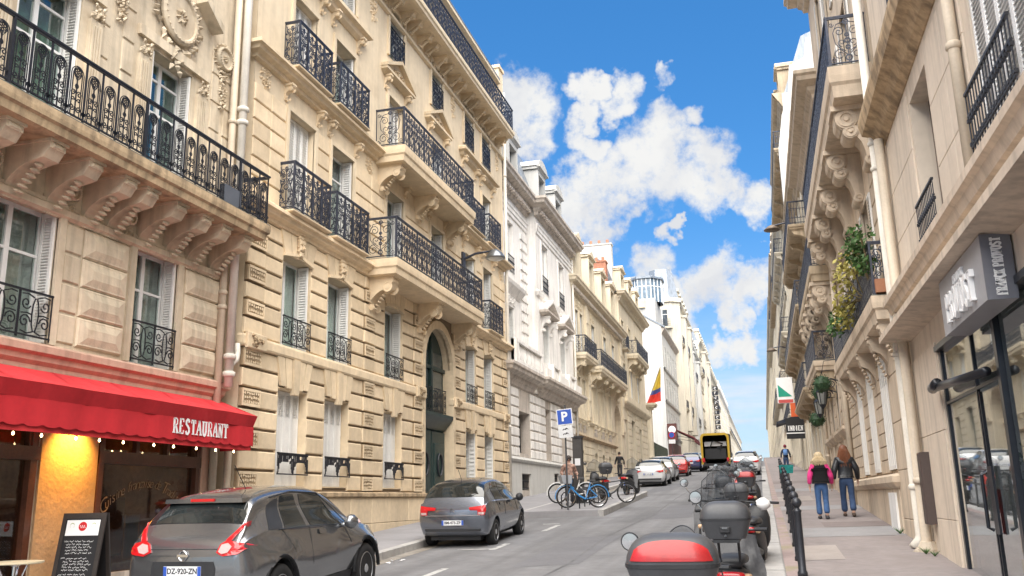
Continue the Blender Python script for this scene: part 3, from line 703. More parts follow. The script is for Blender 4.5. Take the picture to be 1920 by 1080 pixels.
# ---------------------------------------------------------------- big cream house with the green portal (B2)
B2 = Fac('apartment_house', 'large cream limestone house with rusticated base, green portal and five balcony floors', WL+.02, 1, 15.95, 35.95)
def build_b2():
    f = B2; G = S*15
    bays = [(17.45, 18.75), (19.65, 20.95), (23.2, 24.5), (30.5, 31.75), (32.75, 34.0)]
    door = (26.3, 28.95)
    mid4 = (26.9, 28.15)
    ops = []
    ZG = (2.42, 4.5); Z1 = (5.46, 7.55); Z2 = (8.62, 11.05); Z3 = (12.0, 14.1); Z4 = (15.42, 17.1)
    for (a, c) in bays:
        ops += [(a, c, *ZG), (a, c, *Z1), (a, c, *Z2), (a+.05, c-.05, *Z3), (a+.05, c-.05, *Z4)]
    ops += [(mid4[0], mid4[1], *Z2), (mid4[0]+.05, mid4[1]-.05, *Z3), (mid4[0]+.05, mid4[1]-.05, *Z4), (door[0], door[1], 1.35, 7.62, .33)]
    # ground part slightly proud and darker joints behind the blocks
    f.wall(f.y0, f.y1, .4, 8.1, [(o[0]-.02, o[1]+.02, o[2]-.02, o[3]+.02)+tuple(o[4:]) for o in ops if o[3] < 8], JOINT, 'wall')
    f.wall(f.y0, f.y1, 8.1, 17.35, [o for o in ops if o[2] > 8], CREAMP, 'wall')
    f.body(.4, 20.6, CREAMP)
    # opening linings of the block storeys
    for o in [o for o in ops if o[3] < 8 and o[3]-o[2] < 3]:
        a, c, e, h = o[:4]; b = f.mb(); P = [(a-.03, e-.03), (c+.03, e-.03), (c+.03, h+.03), (a-.03, h+.03), (a, e), (c, e), (c, h), (a, h)]
        b.add([(x, *p) for x in (.03, -.37) for p in P], [(0, 1, 5, 4), (1, 2, 6, 5), (2, 3, 7, 6), (3, 0, 4, 7), (4, 5, 13, 12), (5, 6, 14, 13), (6, 7, 15, 14), (7, 4, 12, 15), (0, 8, 9, 1), (1, 9, 10, 2), (2, 10, 11, 3), (3, 11, 8, 0)])
        f.part('window_reveal', b, CREAM)
    # rusticated stones
    piers = [(15.95, 17.44), (18.76, 19.64), (20.96, 23.19), (24.51, 26.22), (29.03, 30.49), (31.76, 32.74), (34.01, 35.95)]
    def rows(z0, z1, n): h = (z1-z0)/n; return [(z0+h*i, z0+h*(i+1)) for i in range(n)]
    rnd = random.Random(4)
    R0 = rows(2.30, 5.20, 7); R1 = rows(5.46, 8.08, 7)
    for fl, RR in ((0, R0), (1, R1)):
        for ri, (z0, z1) in enumerate(RR):
            for pi_, (a, c) in enumerate(piers):
                a2, c2 = a, c
                segs = [(a2, c2)]
                w = c2-a2
                if pi_ in (0, 6): q = a+.72 if pi_ == 0 else c-.72; segs = [(a, q), (q, c)]
                elif w > 2: segs = [(a, a+w*.36), (a+w*.36, a+w*.66), (a+w*.66, c)]
                elif w > 1.2: segs = [(a, a+w*.5), (a+w*.5, c)]
                for si, (u, v) in enumerate(segs):
                    quoin = (pi_ == 0 and si == 0) or (pi_ == 6 and si == 1) or (pi_ == 2 and si == 1) or (pi_ == 3 and si == 1) or (pi_ == 4 and si == 0)
                    pr_ = .07 if quoin else .045
                    if quoin and ri % 2 == (0 if fl == 0 else 1):
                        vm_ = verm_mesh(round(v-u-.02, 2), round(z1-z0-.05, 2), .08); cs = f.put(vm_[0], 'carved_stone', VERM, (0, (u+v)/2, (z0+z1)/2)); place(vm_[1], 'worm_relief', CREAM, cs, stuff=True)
                    else: f.block(u+.006, v-.006, z0+.026, z1-.026, pr_, CREAM, .02)
    # wedge stones over the ground windows
    for (a, c) in bays:
        uc = (a+c)/2; n = 5; wt = 1.62; wb = 1.25
        for k in range(n):
            t0, t1 = k/n-.5, (k+1)/n-.5; key = (k == 2)
            zb = 4.40 if key else 4.5+.03*abs(k-2)
            b = f.mb(); d1 = .13 if key else .085
            P = [(uc+t0*wb+.016, zb), (uc+t1*wb-.016, zb), (uc+t1*wt-.016, 5.19), (uc+t0*wt+.016, 5.19)]
            b.prismx(P, .02, d1); f.part('wedge_stone', b, CREAM)
        # first floor: head mask on the keystone, flared stones either side
        for k in range(4):
            t0, t1 = k/4-.5, (k+1)/4-.5
            b = f.mb(); b.prismx([(uc+t0*1.32+.01, 7.56), (uc+t1*1.32-.01, 7.56), (uc+t1*1.7-.01, 8.07), (uc+t0*1.7+.01, 8.07)], .03, .075); f.part('wedge_stone', b, CREAM)
        b = f.mb(); b.prismx([(uc-.68, 7.50), (uc, 7.62), (uc+.68, 7.50), (uc+.68, 7.58), (uc, 7.70), (uc-.68, 7.58)], .02, .10); f.part('lintel_moulding', b, CREAM)
        if uc < 22 or uc > 30: f.put(ornament_mesh(int(uc*10), .34, .55, 'face'), 'carved_head', CREAM, (.09, uc, 7.86))
    # plinth, bands, cornices
    for (a, c) in ((15.95, 26.2), (29.05, 35.95)):
        n = round((c-a)/1.25)
        for k in range(n):
            for (z0, z1) in ((.4, 1.5), (1.5, 2.16)): f.block(a+(c-a)*k/n+.004, a+(c-a)*(k+1)/n-.004, z0+.003, z1-.006, .10+.004*(k % 3), CREAM, .012)
    for (a, c) in ((15.95, 26.2), (29.05, 35.95)): f.moulding([(.10, 2.16), (.16, 2.19), (.16, 2.27), (.08, 2.3)], a, c, SOOT, name='plinth_ledge')
    for (a, c) in ((15.95, 26.22), (29.03, 35.95)):
        f.moulding([(.04, 5.19), (.10, 5.20), (.12, 5.24), (.12, 5.40), (.10, 5.45)], a, c, CREAM, name='sill_band')
        for q in ((a, a+.75), (c-.75, c)):
            b = f.mb(); b.cham(.10, .17, q[0], q[1], 5.16, 5.5, .02); o = f.part('band_block', b, CREAM)
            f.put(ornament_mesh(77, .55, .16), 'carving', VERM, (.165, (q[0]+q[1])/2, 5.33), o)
    CP = lambda z, p: [(.02, z), (p*.3, z+.02), (p*.35, z+.09), (p*.7, z+.13), (p*.78, z+.2), (p, z+.22), (p, z+.29), (p*.9, z+.32)]
    f.moulding(CP(8.08, .34), 15.95, 35.95, CREAM, name='first_cornice')
    f.moulding(CP(11.62, .36), 15.95, 35.95, CREAM, name='second_cornice')
    # second floor coursed stones
    R2 = rows(8.5, 11.1, 6)
    for (z0, z1) in R2:
        for pi_, (a, c) in enumerate([(15.95, 17.33), (18.87, 19.53), (21.1, 23.05), (24.65, 26.7), (28.35, 30.38), (31.87, 32.63), (34.12, 35.95)]):
            w = c-a; segs = [(a, c)] if w < 1 else [(a, a+w*.52), (a+w*.52, c)]
            for (u, v) in segs: f.block(u+.004, v-.004, z0+.014, z1-.014, .04, CREAM, .022)
    # second and third floor frames, sills, hoods
    for (a, c) in bays+[mid4]:
        e = .11
        for (zz0, zz1, q) in ((Z2[0], Z2[1], 0), (Z3[0], Z3[1], .05), (Z4[0], Z4[1], .05)): surround(f, a+q, c-q, zz0, zz1, e, .06, CREAMP)
        uc = (a+c)/2
        for sgn in (-1, 1):
            f.put(console_mesh(.13, .2, .38), 'small_console', CREAM, (0, uc+sgn*.80, 11.60))
            if uc < 22 or uc > 30: f.put(console_mesh(.12, .22, .42), 'small_console', CREAM, (0, uc+sgn*.78, 14.78))
    # hoods over the paired third floor windows, pediments over the single ones
    for (a, c) in ((17.2, 21.2), (30.25, 34.25)): f.moulding([(.04, 14.72), (.14, 14.8), (.18, 14.9), (.30, 14.95), (.30, 15.05), (.26, 15.1)], a, c, CREAM, name='window_hood')
    for uc in (23.85, 27.52):
        f.moulding([(.04, 14.62), (.12, 14.66), (.22, 14.72), (.22, 14.8)], uc-.92, uc+.92, CREAM, name='pediment_base')
        b = f.mb(); b.prismx([(uc-1.12, 14.8), (uc+1.12, 14.8), (uc, 15.36)], 0, .08); o = f.part('pediment', b, CREAMP)
        for sg in (-1, 1):
            b = f.mb(); b.prismx([(uc+sg*1.16, 14.80), (uc+sg*1.16, 14.90), (uc, 15.46), (uc, 15.34)], .0, .24); f.part('pediment_rake', b, CREAM, o)
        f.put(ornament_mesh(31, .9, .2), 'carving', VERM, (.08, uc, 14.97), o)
        for sgn in (-1, 1): f.put(console_mesh(.12, .2, .42), 'small_console', CREAM, (0, uc+sgn*.80, 14.62))
    # windows
    for i, (a, c) in enumerate(bays):
        window(f, a, c, *ZG, kind='halfclosed' if i < 3 else 'jamb', rec=.34, tr=(.7,), slats=13, curtain_backing=CURT, jm=SHUT)
        if i < 3:
            lo = f.put(rail_mesh('lace', c-a+.06, .5), 'guard_rail', IRON, (.1, (a+c)/2, 2.42+.2))
        window(f, a, c, *Z1, kind='jamb', tr=(), guard='guard', gh=.66, gd=.08, slats=30)
        window(f, a, c, *Z2, kind='closed' if i == 0 else 'jamb', tr=(.74,), slats=34)
        window(f, a+.05, c-.05, *Z3, kind='closed' if i in (0, 2) else 'jamb', tr=(.74,), slats=30)
        window(f, a+.05, c-.05, *Z4, kind='jamb', tr=(.7,), guard='lyre' if i > 1 else None, gh=.98, gd=.06, slats=22)
    window(f, *mid4, *Z2, tr=(.74,)); window(f, mid4[0]+.05, mid4[1]-.05, *Z3, tr=(.74,)); window(f, mid4[0]+.05, mid4[1]-.05, *Z4, tr=(.7,), guard='lyre', gh=.98, gd=.06)
    # balconies
    for (z, zt) in ((8.40, 8.46), (11.94, 12.0)):
        for (a, c) in ((17.1, 18.98), (19.25, 21.2), (32.45, 34.3)) if z < 9 else ((17.1, 18.85), (19.25, 21.1), (30.2, 31.95), (32.5, 34.2)):
            balcony(f, a, c, z-.02, zt, .44, 'lyre', 1.12, 4, CREAM, metal=IRONB, inset=.05)
    bl = balcony(f, 21.75, 29.75, 8.06, 8.5, 1.0, 'lyre', 1.15, 10, CREAM, side_kind='lyrebig', metal=IRONB)
    bu = balcony(f, 22.35, 29.0, 11.55, 12.02, .95, 'lyre', 1.15, 8, CREAM, side_kind='lyrebig', metal=IRONB)
    for u in (22.25, 25.85, 29.35): f.put(console_mesh(.42, .75, .95, True, True), 'console', CREAM, (0, u, 8.05), bl)
    for u in (22.8, 25.65, 28.6): f.put(console_mesh(.36, .72, .8, True, True), 'console', CREAM, (0, u, 11.54), bu)
    bt = balcony(f, 16.0, 35.2, 17.34, 17.62, .82, 'lyre', 1.0, 22, CREAMP, metal=IRONB)
    u = 16.5
    while u < 35.0:
        f.put(console_mesh(.20, .5, .42, True, True), 'console', CREAM, (0, u, 17.32), bt); u += .92 if int(u*2) % 3 else .62
    f.moulding([(.03, 16.72), (.10, 16.75), (.12, 16.82)], 15.95, 35.95, CREAMP, name='frieze_band')
    for u in (22.1, 29.3, 35.1, 16.6): f.put(ornament_mesh(5, .55, 1.1, 'drop'), 'carving', CREAM, (.0, u, 16.35))
    for u in (16.35, 21.95, 35.3): f.put(ornament_mesh(6, .5, .5, 'drop'), 'carving', CREAM, (.0, u, 11.35))
    # attic storey, cornice and roof
    b = f.mb(); b.box(-9, -.45, 15.95, 35.95, 17.4, 20.3); f.part('attic_wall', b, WHITEP)
    f.moulding([(.03, 19.75), (.15, 19.82), (.35, 19.95), (.42, 20.1), (.6, 20.15), (.6, 20.28)], 15.95, 35.4, CREAMP, ret=(0, 0), name='top_cornice', d=-.45)
    b = f.mb(); b.prism([(.16, 20.28), (.16, 20.36), (-1.9, 23.0), (-9, 23.0), (-9, 20.28)], 15.95, 35.3); f.part('roof', b, ZINC)
    for a in (17.6, 19.8, 23.3, 27, 30.6, 32.9):
        b = f.mb(); b.box(-.46, -.42, a, a+1.1, 17.7, 19.6); f.part('window', b, WPAINT)
    b = f.mb(); b.box(-6, .1, 35.3, 35.95, 17.4, 20.9); b.box(-6, .16, 35.24, 36.0, 20.9, 21.05); o = f.part('party_wall', b, CREAM)
    # the portal
    b = f.mb(); P = [(door[0], 6.4)]+[(27.625+1.325*cos(pi-pi*k/14), 6.4+1.22*sin(pi*k/14)) for k in range(15)]+[(door[1], 6.4), (door[1], 7.64), (door[0], 7.64)]
    b.prismx(P[1:-3]+[(door[1], 7.64), (door[0], 7.64)], -0.320, -.02); f.part('portal_arch', b, CREAM)
    b = f.mb()
    for k in range(14):
        a0, a1 = pi-pi*k/14, pi-pi*(k+1)/14
        b.prismx([(27.625+1.325*cos(a0), 6.4+1.22*sin(a0)), (27.625+1.325*cos(a1), 6.4+1.22*sin(a1)), (27.625+1.6*cos(a1), 6.4+1.48*sin(a1)), (27.625+1.6*cos(a0), 6.4+1.48*sin(a0))], -.1, .10)
    b.box(-0.280, .10, 26.06, 26.3, 1.3, 6.4); b.box(-0.280, .10, 28.95, 29.19, 1.3, 6.4); f.part('portal_frame', b, CREAM)
    b = f.mb(); b.box(-0.330, -0.280, door[0], door[1], 1.3, 7.63); dr = f.part('door', b, GREENDR)
    b = f.mb(); b.sweep([(.02, 4.30), (.1, 4.36), (.3, 4.6), (.38, 4.72), (.38, 4.82), (.2, 4.86)], door[0]+.02, door[1]-.02, (0, 0), -0.280); f.part('transom_beam', b, GREENDR, dr)
    for k, (a, c) in enumerate(((26.34, 27.58), (27.66, 28.9))):
        b = f.mb(); b.cham(-0.280, -0.200, a, c, 1.35, 4.28, .02)
        for (e, h) in ((1.55, 2.2), (2.35, 3.9)): b.cham(-0.200, -0.165, a+.16, c-.16, e, h, .03)
        o = f.part('door_leaf', b, GREENDR, dr)
        g = f.mb(); g.tube([(-0.140, (a+c)/2+.22*cos(t), 3.2+.36*sin(t)) for t in [2*pi*q/14 for q in range(14)]], .03, 6, True); f.part('wreath', g, IRON, o)
        g = f.mb(); g.box(-0.280, -0.270, a+.12, c-.12, 5.0, 6.9); f.part('pane', mat('portal_glass', (.05, .07, .075), .08, spec=.8), g and dr) if False else f.part('pane', g, mat('portal_glass', (.05, .07, .075), .08, spec=.8), dr)
        f.put(rail_mesh('guard', 1.1, .8), 'grille', IRON, (-0.130, (a+c)/2, 4.88), dr)
    b = f.mb(); b.box(-0.270, -0.180, 27.56, 27.68, 4.86, 7.5); b.box(-0.270, -0.200, 26.3, 28.95, 6.3, 6.42); f.part('mullion', b, GREENDR, dr)
    # street lamp bracket on the wall, drainpipe at the far corner
    downpipe(f, [(.1, 36.02, 20.0), (.1, 36.02, 1.4)], .075, PIPEW, collars=(5, 8.4, 12, 16))
    b = f.mb(); b.tube([(.05, 15.5, 24), (.05, 15.5, 4.3)], .085, 12); o = f.part('drainpipe', b, PIPEW, smooth=True)
    for z in (10.2, 9.9, 4.9, 4.55):
        q = f.mb(); q.tube([(.05, 15.5, z-.06), (.05, 15.5, z-.04), (.05, 15.5, z+.04), (.05, 15.5, z+.06)], [.087, .125, .125, .087], 12); f.part('collar', q, PIPEW, o, smooth=True)
    q = f.mb(); q.tube([(.05, 15.5, 4.7), (.1, 15.66, 4.86), (.08, 15.72, 5.02), (.06, 15.72, 5.2)], .06, 8); f.part('branch_pipe', q, PIPEW, o, smooth=True)
build_b2()
lt = thing('wall_lamp', 'grey bell street lamp on a bracket over the long balcony of the cream house', 'lamp', (WL+.1, 30.2, 10.6))
b = MB(); b.box(-.06, .04, -.14, .14, -.5, .35); b.tube([(.02, 0, .1), (.45, .05, .28), (.95, .1, .33)], [.05, .045, .035], 8); b.build('bracket', IRONB, lt)
b = MB(); b.lathe([(.05, .2), (.1, .16), (.25, .05), (.36, -.12), (.37, -.16), (.33, -.16)], (1.2, .1, .2), 18); b.tube([(.93, .1, .33), (1.2, .1, .37)], .035, 6); b.build('lamp_shade', mat('lamp_grey', (.20, .21, .22), .3, .7, var=.1), lt, smooth=True)
b = MB(); b.lathe([(.02, -.26), (.2, -.22), (.3, -.15), (.3, -.13)], (1.2, .1, .2), 16); b.build('lamp_glass', mat('frosted_glass', (.7, .7, .68), .3, var=.03), lt, smooth=True)
# ---------------------------------------------------------------- restaurant house at the left edge (B1)
B1 = Fac('restaurant_house', 'beige stone corner house above the red restaurant awning, with deep bracketed balcony and medallions', -10.35, 1, 3.0, 15.62)
WOOD = mat('brown_shop_wood', (.085, .032, .018), .35, var=.25, vs_=3, bump=.1, coat=.2)
def build_b1():
    f = B1; W1 = [(6.75, 8.0), (9.75, 11.05), (12.88, 14.08)]; Z1 = (4.45, 6.55); Z2 = (7.62, 10.35)
    ops = [(a, c, *Z1, .34) for (a, c) in W1]+[(a+.05, c+.05, *Z2, .34) for (a, c) in W1]+[(6.2, 11.12, .4, 3.9, .12), (12.36, 15.12, .4, 3.9, .12)]
    f.wall(f.y0, f.y1, .2, 16, ops, B1S); f.body(.2, 16, B1S)
    f.moulding([(.04, 3.98), (.05, 4.1), (.10, 4.16), (.11, 4.24), (.17, 4.28), (.17, 4.38), (.12, 4.42)], 3, 15.62, PINK, name='shop_cornice')
    for (a, c) in W1:
        surround(f, a, c, Z1[0], Z1[1], .14, .05, B1S)
        window(f, a, c, *Z1, kind='jamb', rec=.32, tr=(.66,), guard='guard', gh=.72, gd=.06, slats=40)
        window(f, a+.05, c+.05, *Z2, kind='jamb', rec=.32, tr=(.62, .86), slats=48, curtain_backing=mat('green_curtain', (.10, .22, .18), .8, var=.3, vs_=2))
    # bevelled wall panels of the first floor
    Z = [4.5, 4.99, 5.47, 5.95, 6.44]
    for (a, c) in ((8.35, 9.55), (11.62, 12.68), (14.32, 15.5), (5.5, 6.5)):
        for z0, z1 in zip(Z, Z[1:]):
            me = cached(('diam', round(c-a, 2)), lambda: (lambda b: (b.cham(-.01, .05, -(c-a)/2, (c-a)/2, -.235, .235, .03), b.add([(.05, -(c-a)/2+.05, -.185), (.05, (c-a)/2-.05, -.185), (.05, (c-a)/2-.05, .185), (.05, -(c-a)/2+.05, .185), (.085, -(c-a)/2+.2, -.07), (.085, (c-a)/2-.2, -.07), (.085, (c-a)/2-.2, .07), (.085, -(c-a)/2+.2, .07)],
                [(0, 1, 5, 4), (1, 2, 6, 5), (2, 3, 7, 6), (3, 0, 4, 7), (4, 5, 6, 7)]), b.mesh('panel_stone'))[2])(MB()))
            f.put(me, 'panel_stone', B1S, (0, (a+c)/2, (z0+z1)/2))
    for (a, c) in ((11.22, 11.58), (8.15, 8.32)):
        for z0, z1 in zip(Z, Z[1:]): f.block(a, c, z0+.02, z1-.02, .03, B1S, .02, 'panel_stone')
    f.moulding([(.03, 6.46), (.09, 6.5), (.09, 6.6), (.05, 6.63)], 3, 15.5, B1S, ret=(0, 1), name='string_course')
    # balcony on consoles
    bo = balcony(f, 3.2, 15.62, 7.24, 7.57, 1.02, 'arch', 1.02, 35, SOOT, side=(0, 1), side_kind='arch', inset=.06)
    for u in (5.3, 6.1, 6.9, 7.65, 8.45, 9.25, 10.05, 10.85, 11.65, 12.2, 13.0, 13.75, 14.4, 15.15):
        f.put(console_mesh(.30, .80, .78, False, True), 'console', B1S, (0, u, 7.23), bo)
    for u in (9.65, 11.25, 12.6, 14.1): f.put(ornament_mesh(9, .34, .34, 'medal'), 'rosette', B1S, (.0, u, 6.95))
    b = f.mb(); b.box(.86, .98, 14.0, 14.55, 7.6, 7.95); f.part('planter', b, mat('planter_grey', (.09, .10, .12), .5), bo)
    # second floor dressing
    for (a, c) in W1:
        for uu in (a-.38, c+.20):
            b = f.mb(); b.box(-.01, .07, uu, uu+.28, 7.6, 10.05)
            for k in range(4): b.box(.07, .09, uu+.03+k*.06, uu+.065+k*.06, 7.9, 9.95)
            o = f.part('pilaster', b, B1S); f.put(ornament_mesh(15, .34, .34), 'capital', B1S, (.06, uu+.14, 10.22), o)
        b = f.mb(); b.box(-.01, .08, a-.42, c+.52, 10.42, 10.62); f.part('lintel', b, B1S)
        uc = (a+c)/2+.05
        f.put(ornament_mesh(21, 1.35, 1.35, 'medal'), 'medallion', B1S, (.05, uc, 11.32))
        for sg in (-1, 1):
            b = f.mb(); b.prismx([(uc+sg*.55, 11.95), (uc+sg*1.15, 11.55), (uc+sg*1.15, 11.72), (uc+sg*.55, 12.14)], 0, .28); f.part('broken_pediment', b, B1S)
    for (u, z) in ((11.95, 11.5), (15.08, 11.2), (8.85, 11.4)):
        f.put(ornament_mesh(33, .62, .8, 'medal'), 'cartouche', B1S, (.03, u, z)); f.put(ornament_mesh(34, .38, .95, 'drop'), 'garland', B1S, (.03, u, z-.75))
    for (a, c) in ((11.42, 12.38), (14.75, 15.5), (8.2, 9.2)):
        for k in range(6):
            z = 7.65+k*.62
            f.block(a, a+.34, z+.02, z+.6, .025, B1S, .015); f.block(c-.3, c, z+.02, z+.6, .025, B1S, .015)
    # shopfront: wooden frames, glass, plastered pier
    room = f.mb(); room.add([(-.15, 6.2, .3), (-3.2, 6.2, .3), (-3.2, 15.12, .3), (-.15, 15.12, .3), (-.15, 6.2, 3.9), (-3.2, 6.2, 3.9), (-3.2, 15.12, 3.9), (-.15, 15.12, 3.9)], [(0, 1, 2, 3), (4, 7, 6, 5), (0, 4, 5, 1), (1, 5, 6, 2), (2, 6, 7, 3)])
    f.part('dining_room', room, mat('room_brown', (.26, .13, .075), .7, var=.4, vs_=1.4))
    def bayf(a, c, posts, ztr, kick):
        b = f.mb()
        for u in posts: b.box(-.1, .05, u-.06, u+.06, .3, 3.9)
        b.box(-.1, .06, a, c, ztr-.14, ztr+.06); b.box(-.1, .06, a, c, 3.62, 3.9); b.box(-.1, .05, a, c, .3, kick)
        sf = f.part('shopfront', b, WOOD)
        for u, v in zip(posts, posts[1:]):
            g = f.mb(); g.box(-.055, -.045, u+.06, v-.06, kick, ztr-.14); f.part('pane', g, RESTG, sf)
            n = 3 if v-u > 2 else 1
            for k in range(n):
                q0, q1 = u+.06+(v-u-.12)*k/n, u+.06+(v-u-.12)*(k+1)/n
                g = f.mb(); g.box(-.058, -.05, q0+.03, q1-.03, ztr+.06, 3.6); f.part('transom_pane', g, RESTG, sf)
                h = f.mb(); h.box(-.06, .03, q1-.04, q1+.04, ztr+.06, 3.62); f.part('glazing_bar', h, WOOD, sf)
        return sf
    bayf(12.36, 15.12, [12.42, 15.04], 2.86, .95); bayf(6.2, 11.12, [6.3, 8.0, 9.6, 11.0], 2.86, .55)
    b = f.mb(); b.box(-.02, .04, 11.14, 12.34, .3, 3.95); f.part('plaster_pier', b, mat('ochre_plaster', (.42, .27, .15), .85, var=.12, vs_=2, bump=.6, bs=14))
    b = f.mb(); b.box(-.02, .05, 15.14, 15.6, .3, 3.95); f.part('end_pier', b, PINK)
    b = f.mb(); b.box(-.01, .08, 11.1, 15.15, .3, 1.0); f.part('stall_riser', b, GREYST)
    # things inside: back counter glow and pale panels
    rr = random.Random(5)
    for k, (u, z, w, h, m) in enumerate(((12.75, 1.6, .25, 1.2, mat('dark_cloth', (.02, .02, .022), .8)), (13.0, 2.1, .5, .55, mat('pale_panel', (.34, .33, .32), .6)), (13.9, 1.7, .55, 1.0, mat('curtain_brown', (.09, .045, .03), .8)), (14.5, 1.5, .4, .8, mat('warm_panel', (.30, .16, .06), .6)), (10.3, 1.2, .5, 1.3, mat('dark_cloth', (.02, .02, .022), .8)), (9.9, 2.2, .9, .35, mat('garland_gold', (.35, .25, .06), .6)))):
        b = f.mb(); b.cham(-.9, -.8-.1*(k % 2), u-w/2, u+w/2, z-h/2, z+h/2, .03); f.part('wall_hanging', b, m)
    bulbm = mat('bulb_glow', (1, .8, .5), .4, var=0, emis=((1, .70, .34), 7))
    bm = cached('bulbm', lambda: (lambda b: (b.lathe([(.008, .03), (.026, .0), (.03, -.03), (.018, -.055), (.004, -.06)], (0, 0, 0), 8), b.mesh('bulb', True))[1])(MB()))
    for (u, z) in ((12.6, 3.0), (13.3, 2.98), (13.9, 3.1), (14.6, 3.05), (10.1, 2.6), (10.5, 2.62), (9.7, 2.61), (10.9, 3.2), (14.2, 1.6)): f.put(bm, 'inside_bulb', bulbm, (-.6-rr.random(), u, z))
    # gold script on the window
    gold = mat('gold_script', (.34, .19, .085), .5, var=.1); txt = 'Cuisine fran\u00e7aise de Tradition'
    for k, ch in enumerate(txt):
        if ch == ' ': continue
        t = (k-(len(txt)-1)/2)/(len(txt)/2); me = text_mesh(ch, .24 if ch.islower() else .32, .001, .35, offset=-.004)
        me.transform(Matrix.Rotation(-t*.55, 4, 'Z')); me.transform(Matrix(((0, 0, 1, 0), (1, 0, 0, 0), (0, 1, 0, 0), (0, 0, 0, 1))))
        f.put(me, 'script_letter', gold, (-.036, 13.7+t*1.1, 2.42-.42*t*t))
    downpipe(f, [(.13, 15.40, 16), (.13, 15.40, .9)], .075, PIPE, collars=(9.9, 8.9, 6.2, 5.9))
    downpipe(f, [(.2, 15.78, 3.9), (.2, 15.78, .9)], .075, PIPE, collars=(2.2,))
build_b1()
# awning with scalloped valance
RED = mat('red_canvas', (.56, .032, .038), .8, var=.10, vs_=1.2, bump=.15, bs=6, dirt=((.40, .02, .025), 1.5, .4))
REDV = mat('red_valance', (.50, .02, .028), .8, var=.08, vs_=1.5, bump=.1, bs=6)
aw = thing('awning', 'red canvas restaurant awning with scalloped valance and white lettering', 'awning', (-10.3, 9.4, 3.4))
def AW(p): return (p[0], p[1]-9.4, p[2]-3.4)
Y0, Y1 = 5.6, 15.6
b = MB(AW); n = 40; vs_ = []
for k in range(n+1):
    y = Y0+(Y1-Y0)*k/n; sag = .016*sin(k*.8)-.012*(k % 5 == 0)+.01*sin(k*2.7); vs_ += [(.02, min(y, 15.55)+.14*(k == n), 4.03), (.45, y, 3.845+sag), (.88, y, 3.70)]
b.add(vs_, [(3*k+j, 3*k+3+j, 3*k+4+j, 3*k+1+j) for k in range(n) for j in range(2)])
b.add([(.02, Y1+.09, 4.03), (.88, Y1, 3.70), (.80, Y1-.02, 3.49), (.02, Y1, 3.5)], [(0, 1, 2, 3)]); b.build('canopy', RED, aw)
b = MB(AW); vs_ = []
for k in range(61):
    y = Y0+(Y1-.01-Y0)*k/60; vs_ += [(.882+.004*sin(k*1.1), y, 3.70+.006*sin(k*.5)), (.80+.012*sin(k*.9+1)+.006*sin(k*2.3), y, 3.49)]
b.add(vs_, [(2*k, 2*k+2, 2*k+3, 2*k+1) for k in range(60)]); b.build('fascia', REDV, aw)
for k in range(7):
    y = 7.0+k*1.28; b = MB(AW); b.add([(.03, y+.3, 4.034), (.03, y+.33, 4.034), (.885, y+.02, 3.708), (.885, y, 3.708)], [(0, 1, 2, 3)]); b.build('canvas_seam', REDV, aw)
def val(z_top, z_bot, x, amp, step, y0, y1):
    vs_ = []; n = int((y1-y0)/step*8)
    for k in range(n+1):
        y = y0+(y1-y0)*k/n; ph = ((y-y0)/step) % 1.; z = z_bot-amp*sqrt(max(0, 1-(2*ph-1)**2)); xx = x+.012*sin(y*5)+.006*sin(y*13)
        vs_ += [(xx, y, z_top), (xx, y, z), (xx-.006, y, z)]
    return vs_, [(3*k+j, 3*k+3+j, 3*k+4+j, 3*k+1+j) for k in range(n) for j in range(2)]
b = MB(AW); b.add(*val(3.49, 3.16, .80, .05, .33, Y0, Y1-.02)); b.build('valance', REDV, aw)
b = MB(AW); b.add(*val(3.3, 3.05, .765, .012, 5, Y0, Y1-.03)); b.build('valance_lining', RED, aw)
b = MB(AW); b.add([(.80, Y1-.02, 3.49), (.765, Y1-.03, 3.05), (.1, Y1-.03, 3.05), (.02, Y1, 3.5)], [(0, 1, 2, 3)]); b.build('end_flap', REDV, aw)
b = MB(AW); b.tube([(.78, Y0, 3.66), (.78, Y1-.03, 3.66)], .03, 8)
for y in (7, 11.2, 15.2): b.tube([(.0, y, 3.2), (.45, y, 3.35), (.84, y, 3.64)], .02, 6)
b.build('frame', IRON, aw)
me, wd = serif_mesh('RESTAURANT', .25, .142, .17, .09, .006, .16)
place(me, 'lettering', WHITEPR, aw, AW((.812, 13.08, 3.225)))
def bulb_string():
    bulbm = MATS['bulb_glow']; r = random.Random(8); y = 8.6
    while y < 15.6:
        k_ = len([q for q in bpy.data.objects if q.name.startswith('string_bulb')]); o = thing('string_bulb', '%s glowing bulb from the left hanging under the red awning' % ('first second third fourth fifth sixth seventh eighth ninth tenth eleventh twelfth thirteenth fourteenth fifteenth'.split()[min(k_, 14)]), 'light bulb', (-9.62, y, 3.04), group='string of bulbs under the awning')
        place(CACHE['bulbm'], 'bulb', bulbm, o, (0, 0, -.02), scale=(.55, .55, .55)); q = MB(); q.tube([(0, 0, 0), (0, 0, .1)], .014, 6); q.build('socket', PLASTIC, o); y += .62*r.uniform(.75, 1.2)
bulb_string()
ll = bpy.data.lights.new('awning_spot', 'SPOT'); ll.energy = 130; ll.color = (1, .50, .08); ll.spot_size = radians(95); ll.spot_blend = .9; ll.shadow_soft_size = .06
lo = bpy.data.objects.new('awning_spot', ll); COL.objects.link(lo); lo.location = (-9.95, 11.72, 3.42); lo.rotation_euler = Vector((-10.35, 11.72, 2.75)).__sub__(Vector(lo.location)).to_track_quat('-Z', 'Y').to_euler()
wl = thing('awning_lamp', 'small black spot lamp under the awning lighting the plaster pier orange', 'lamp', (-9.95, 11.72, 3.45))
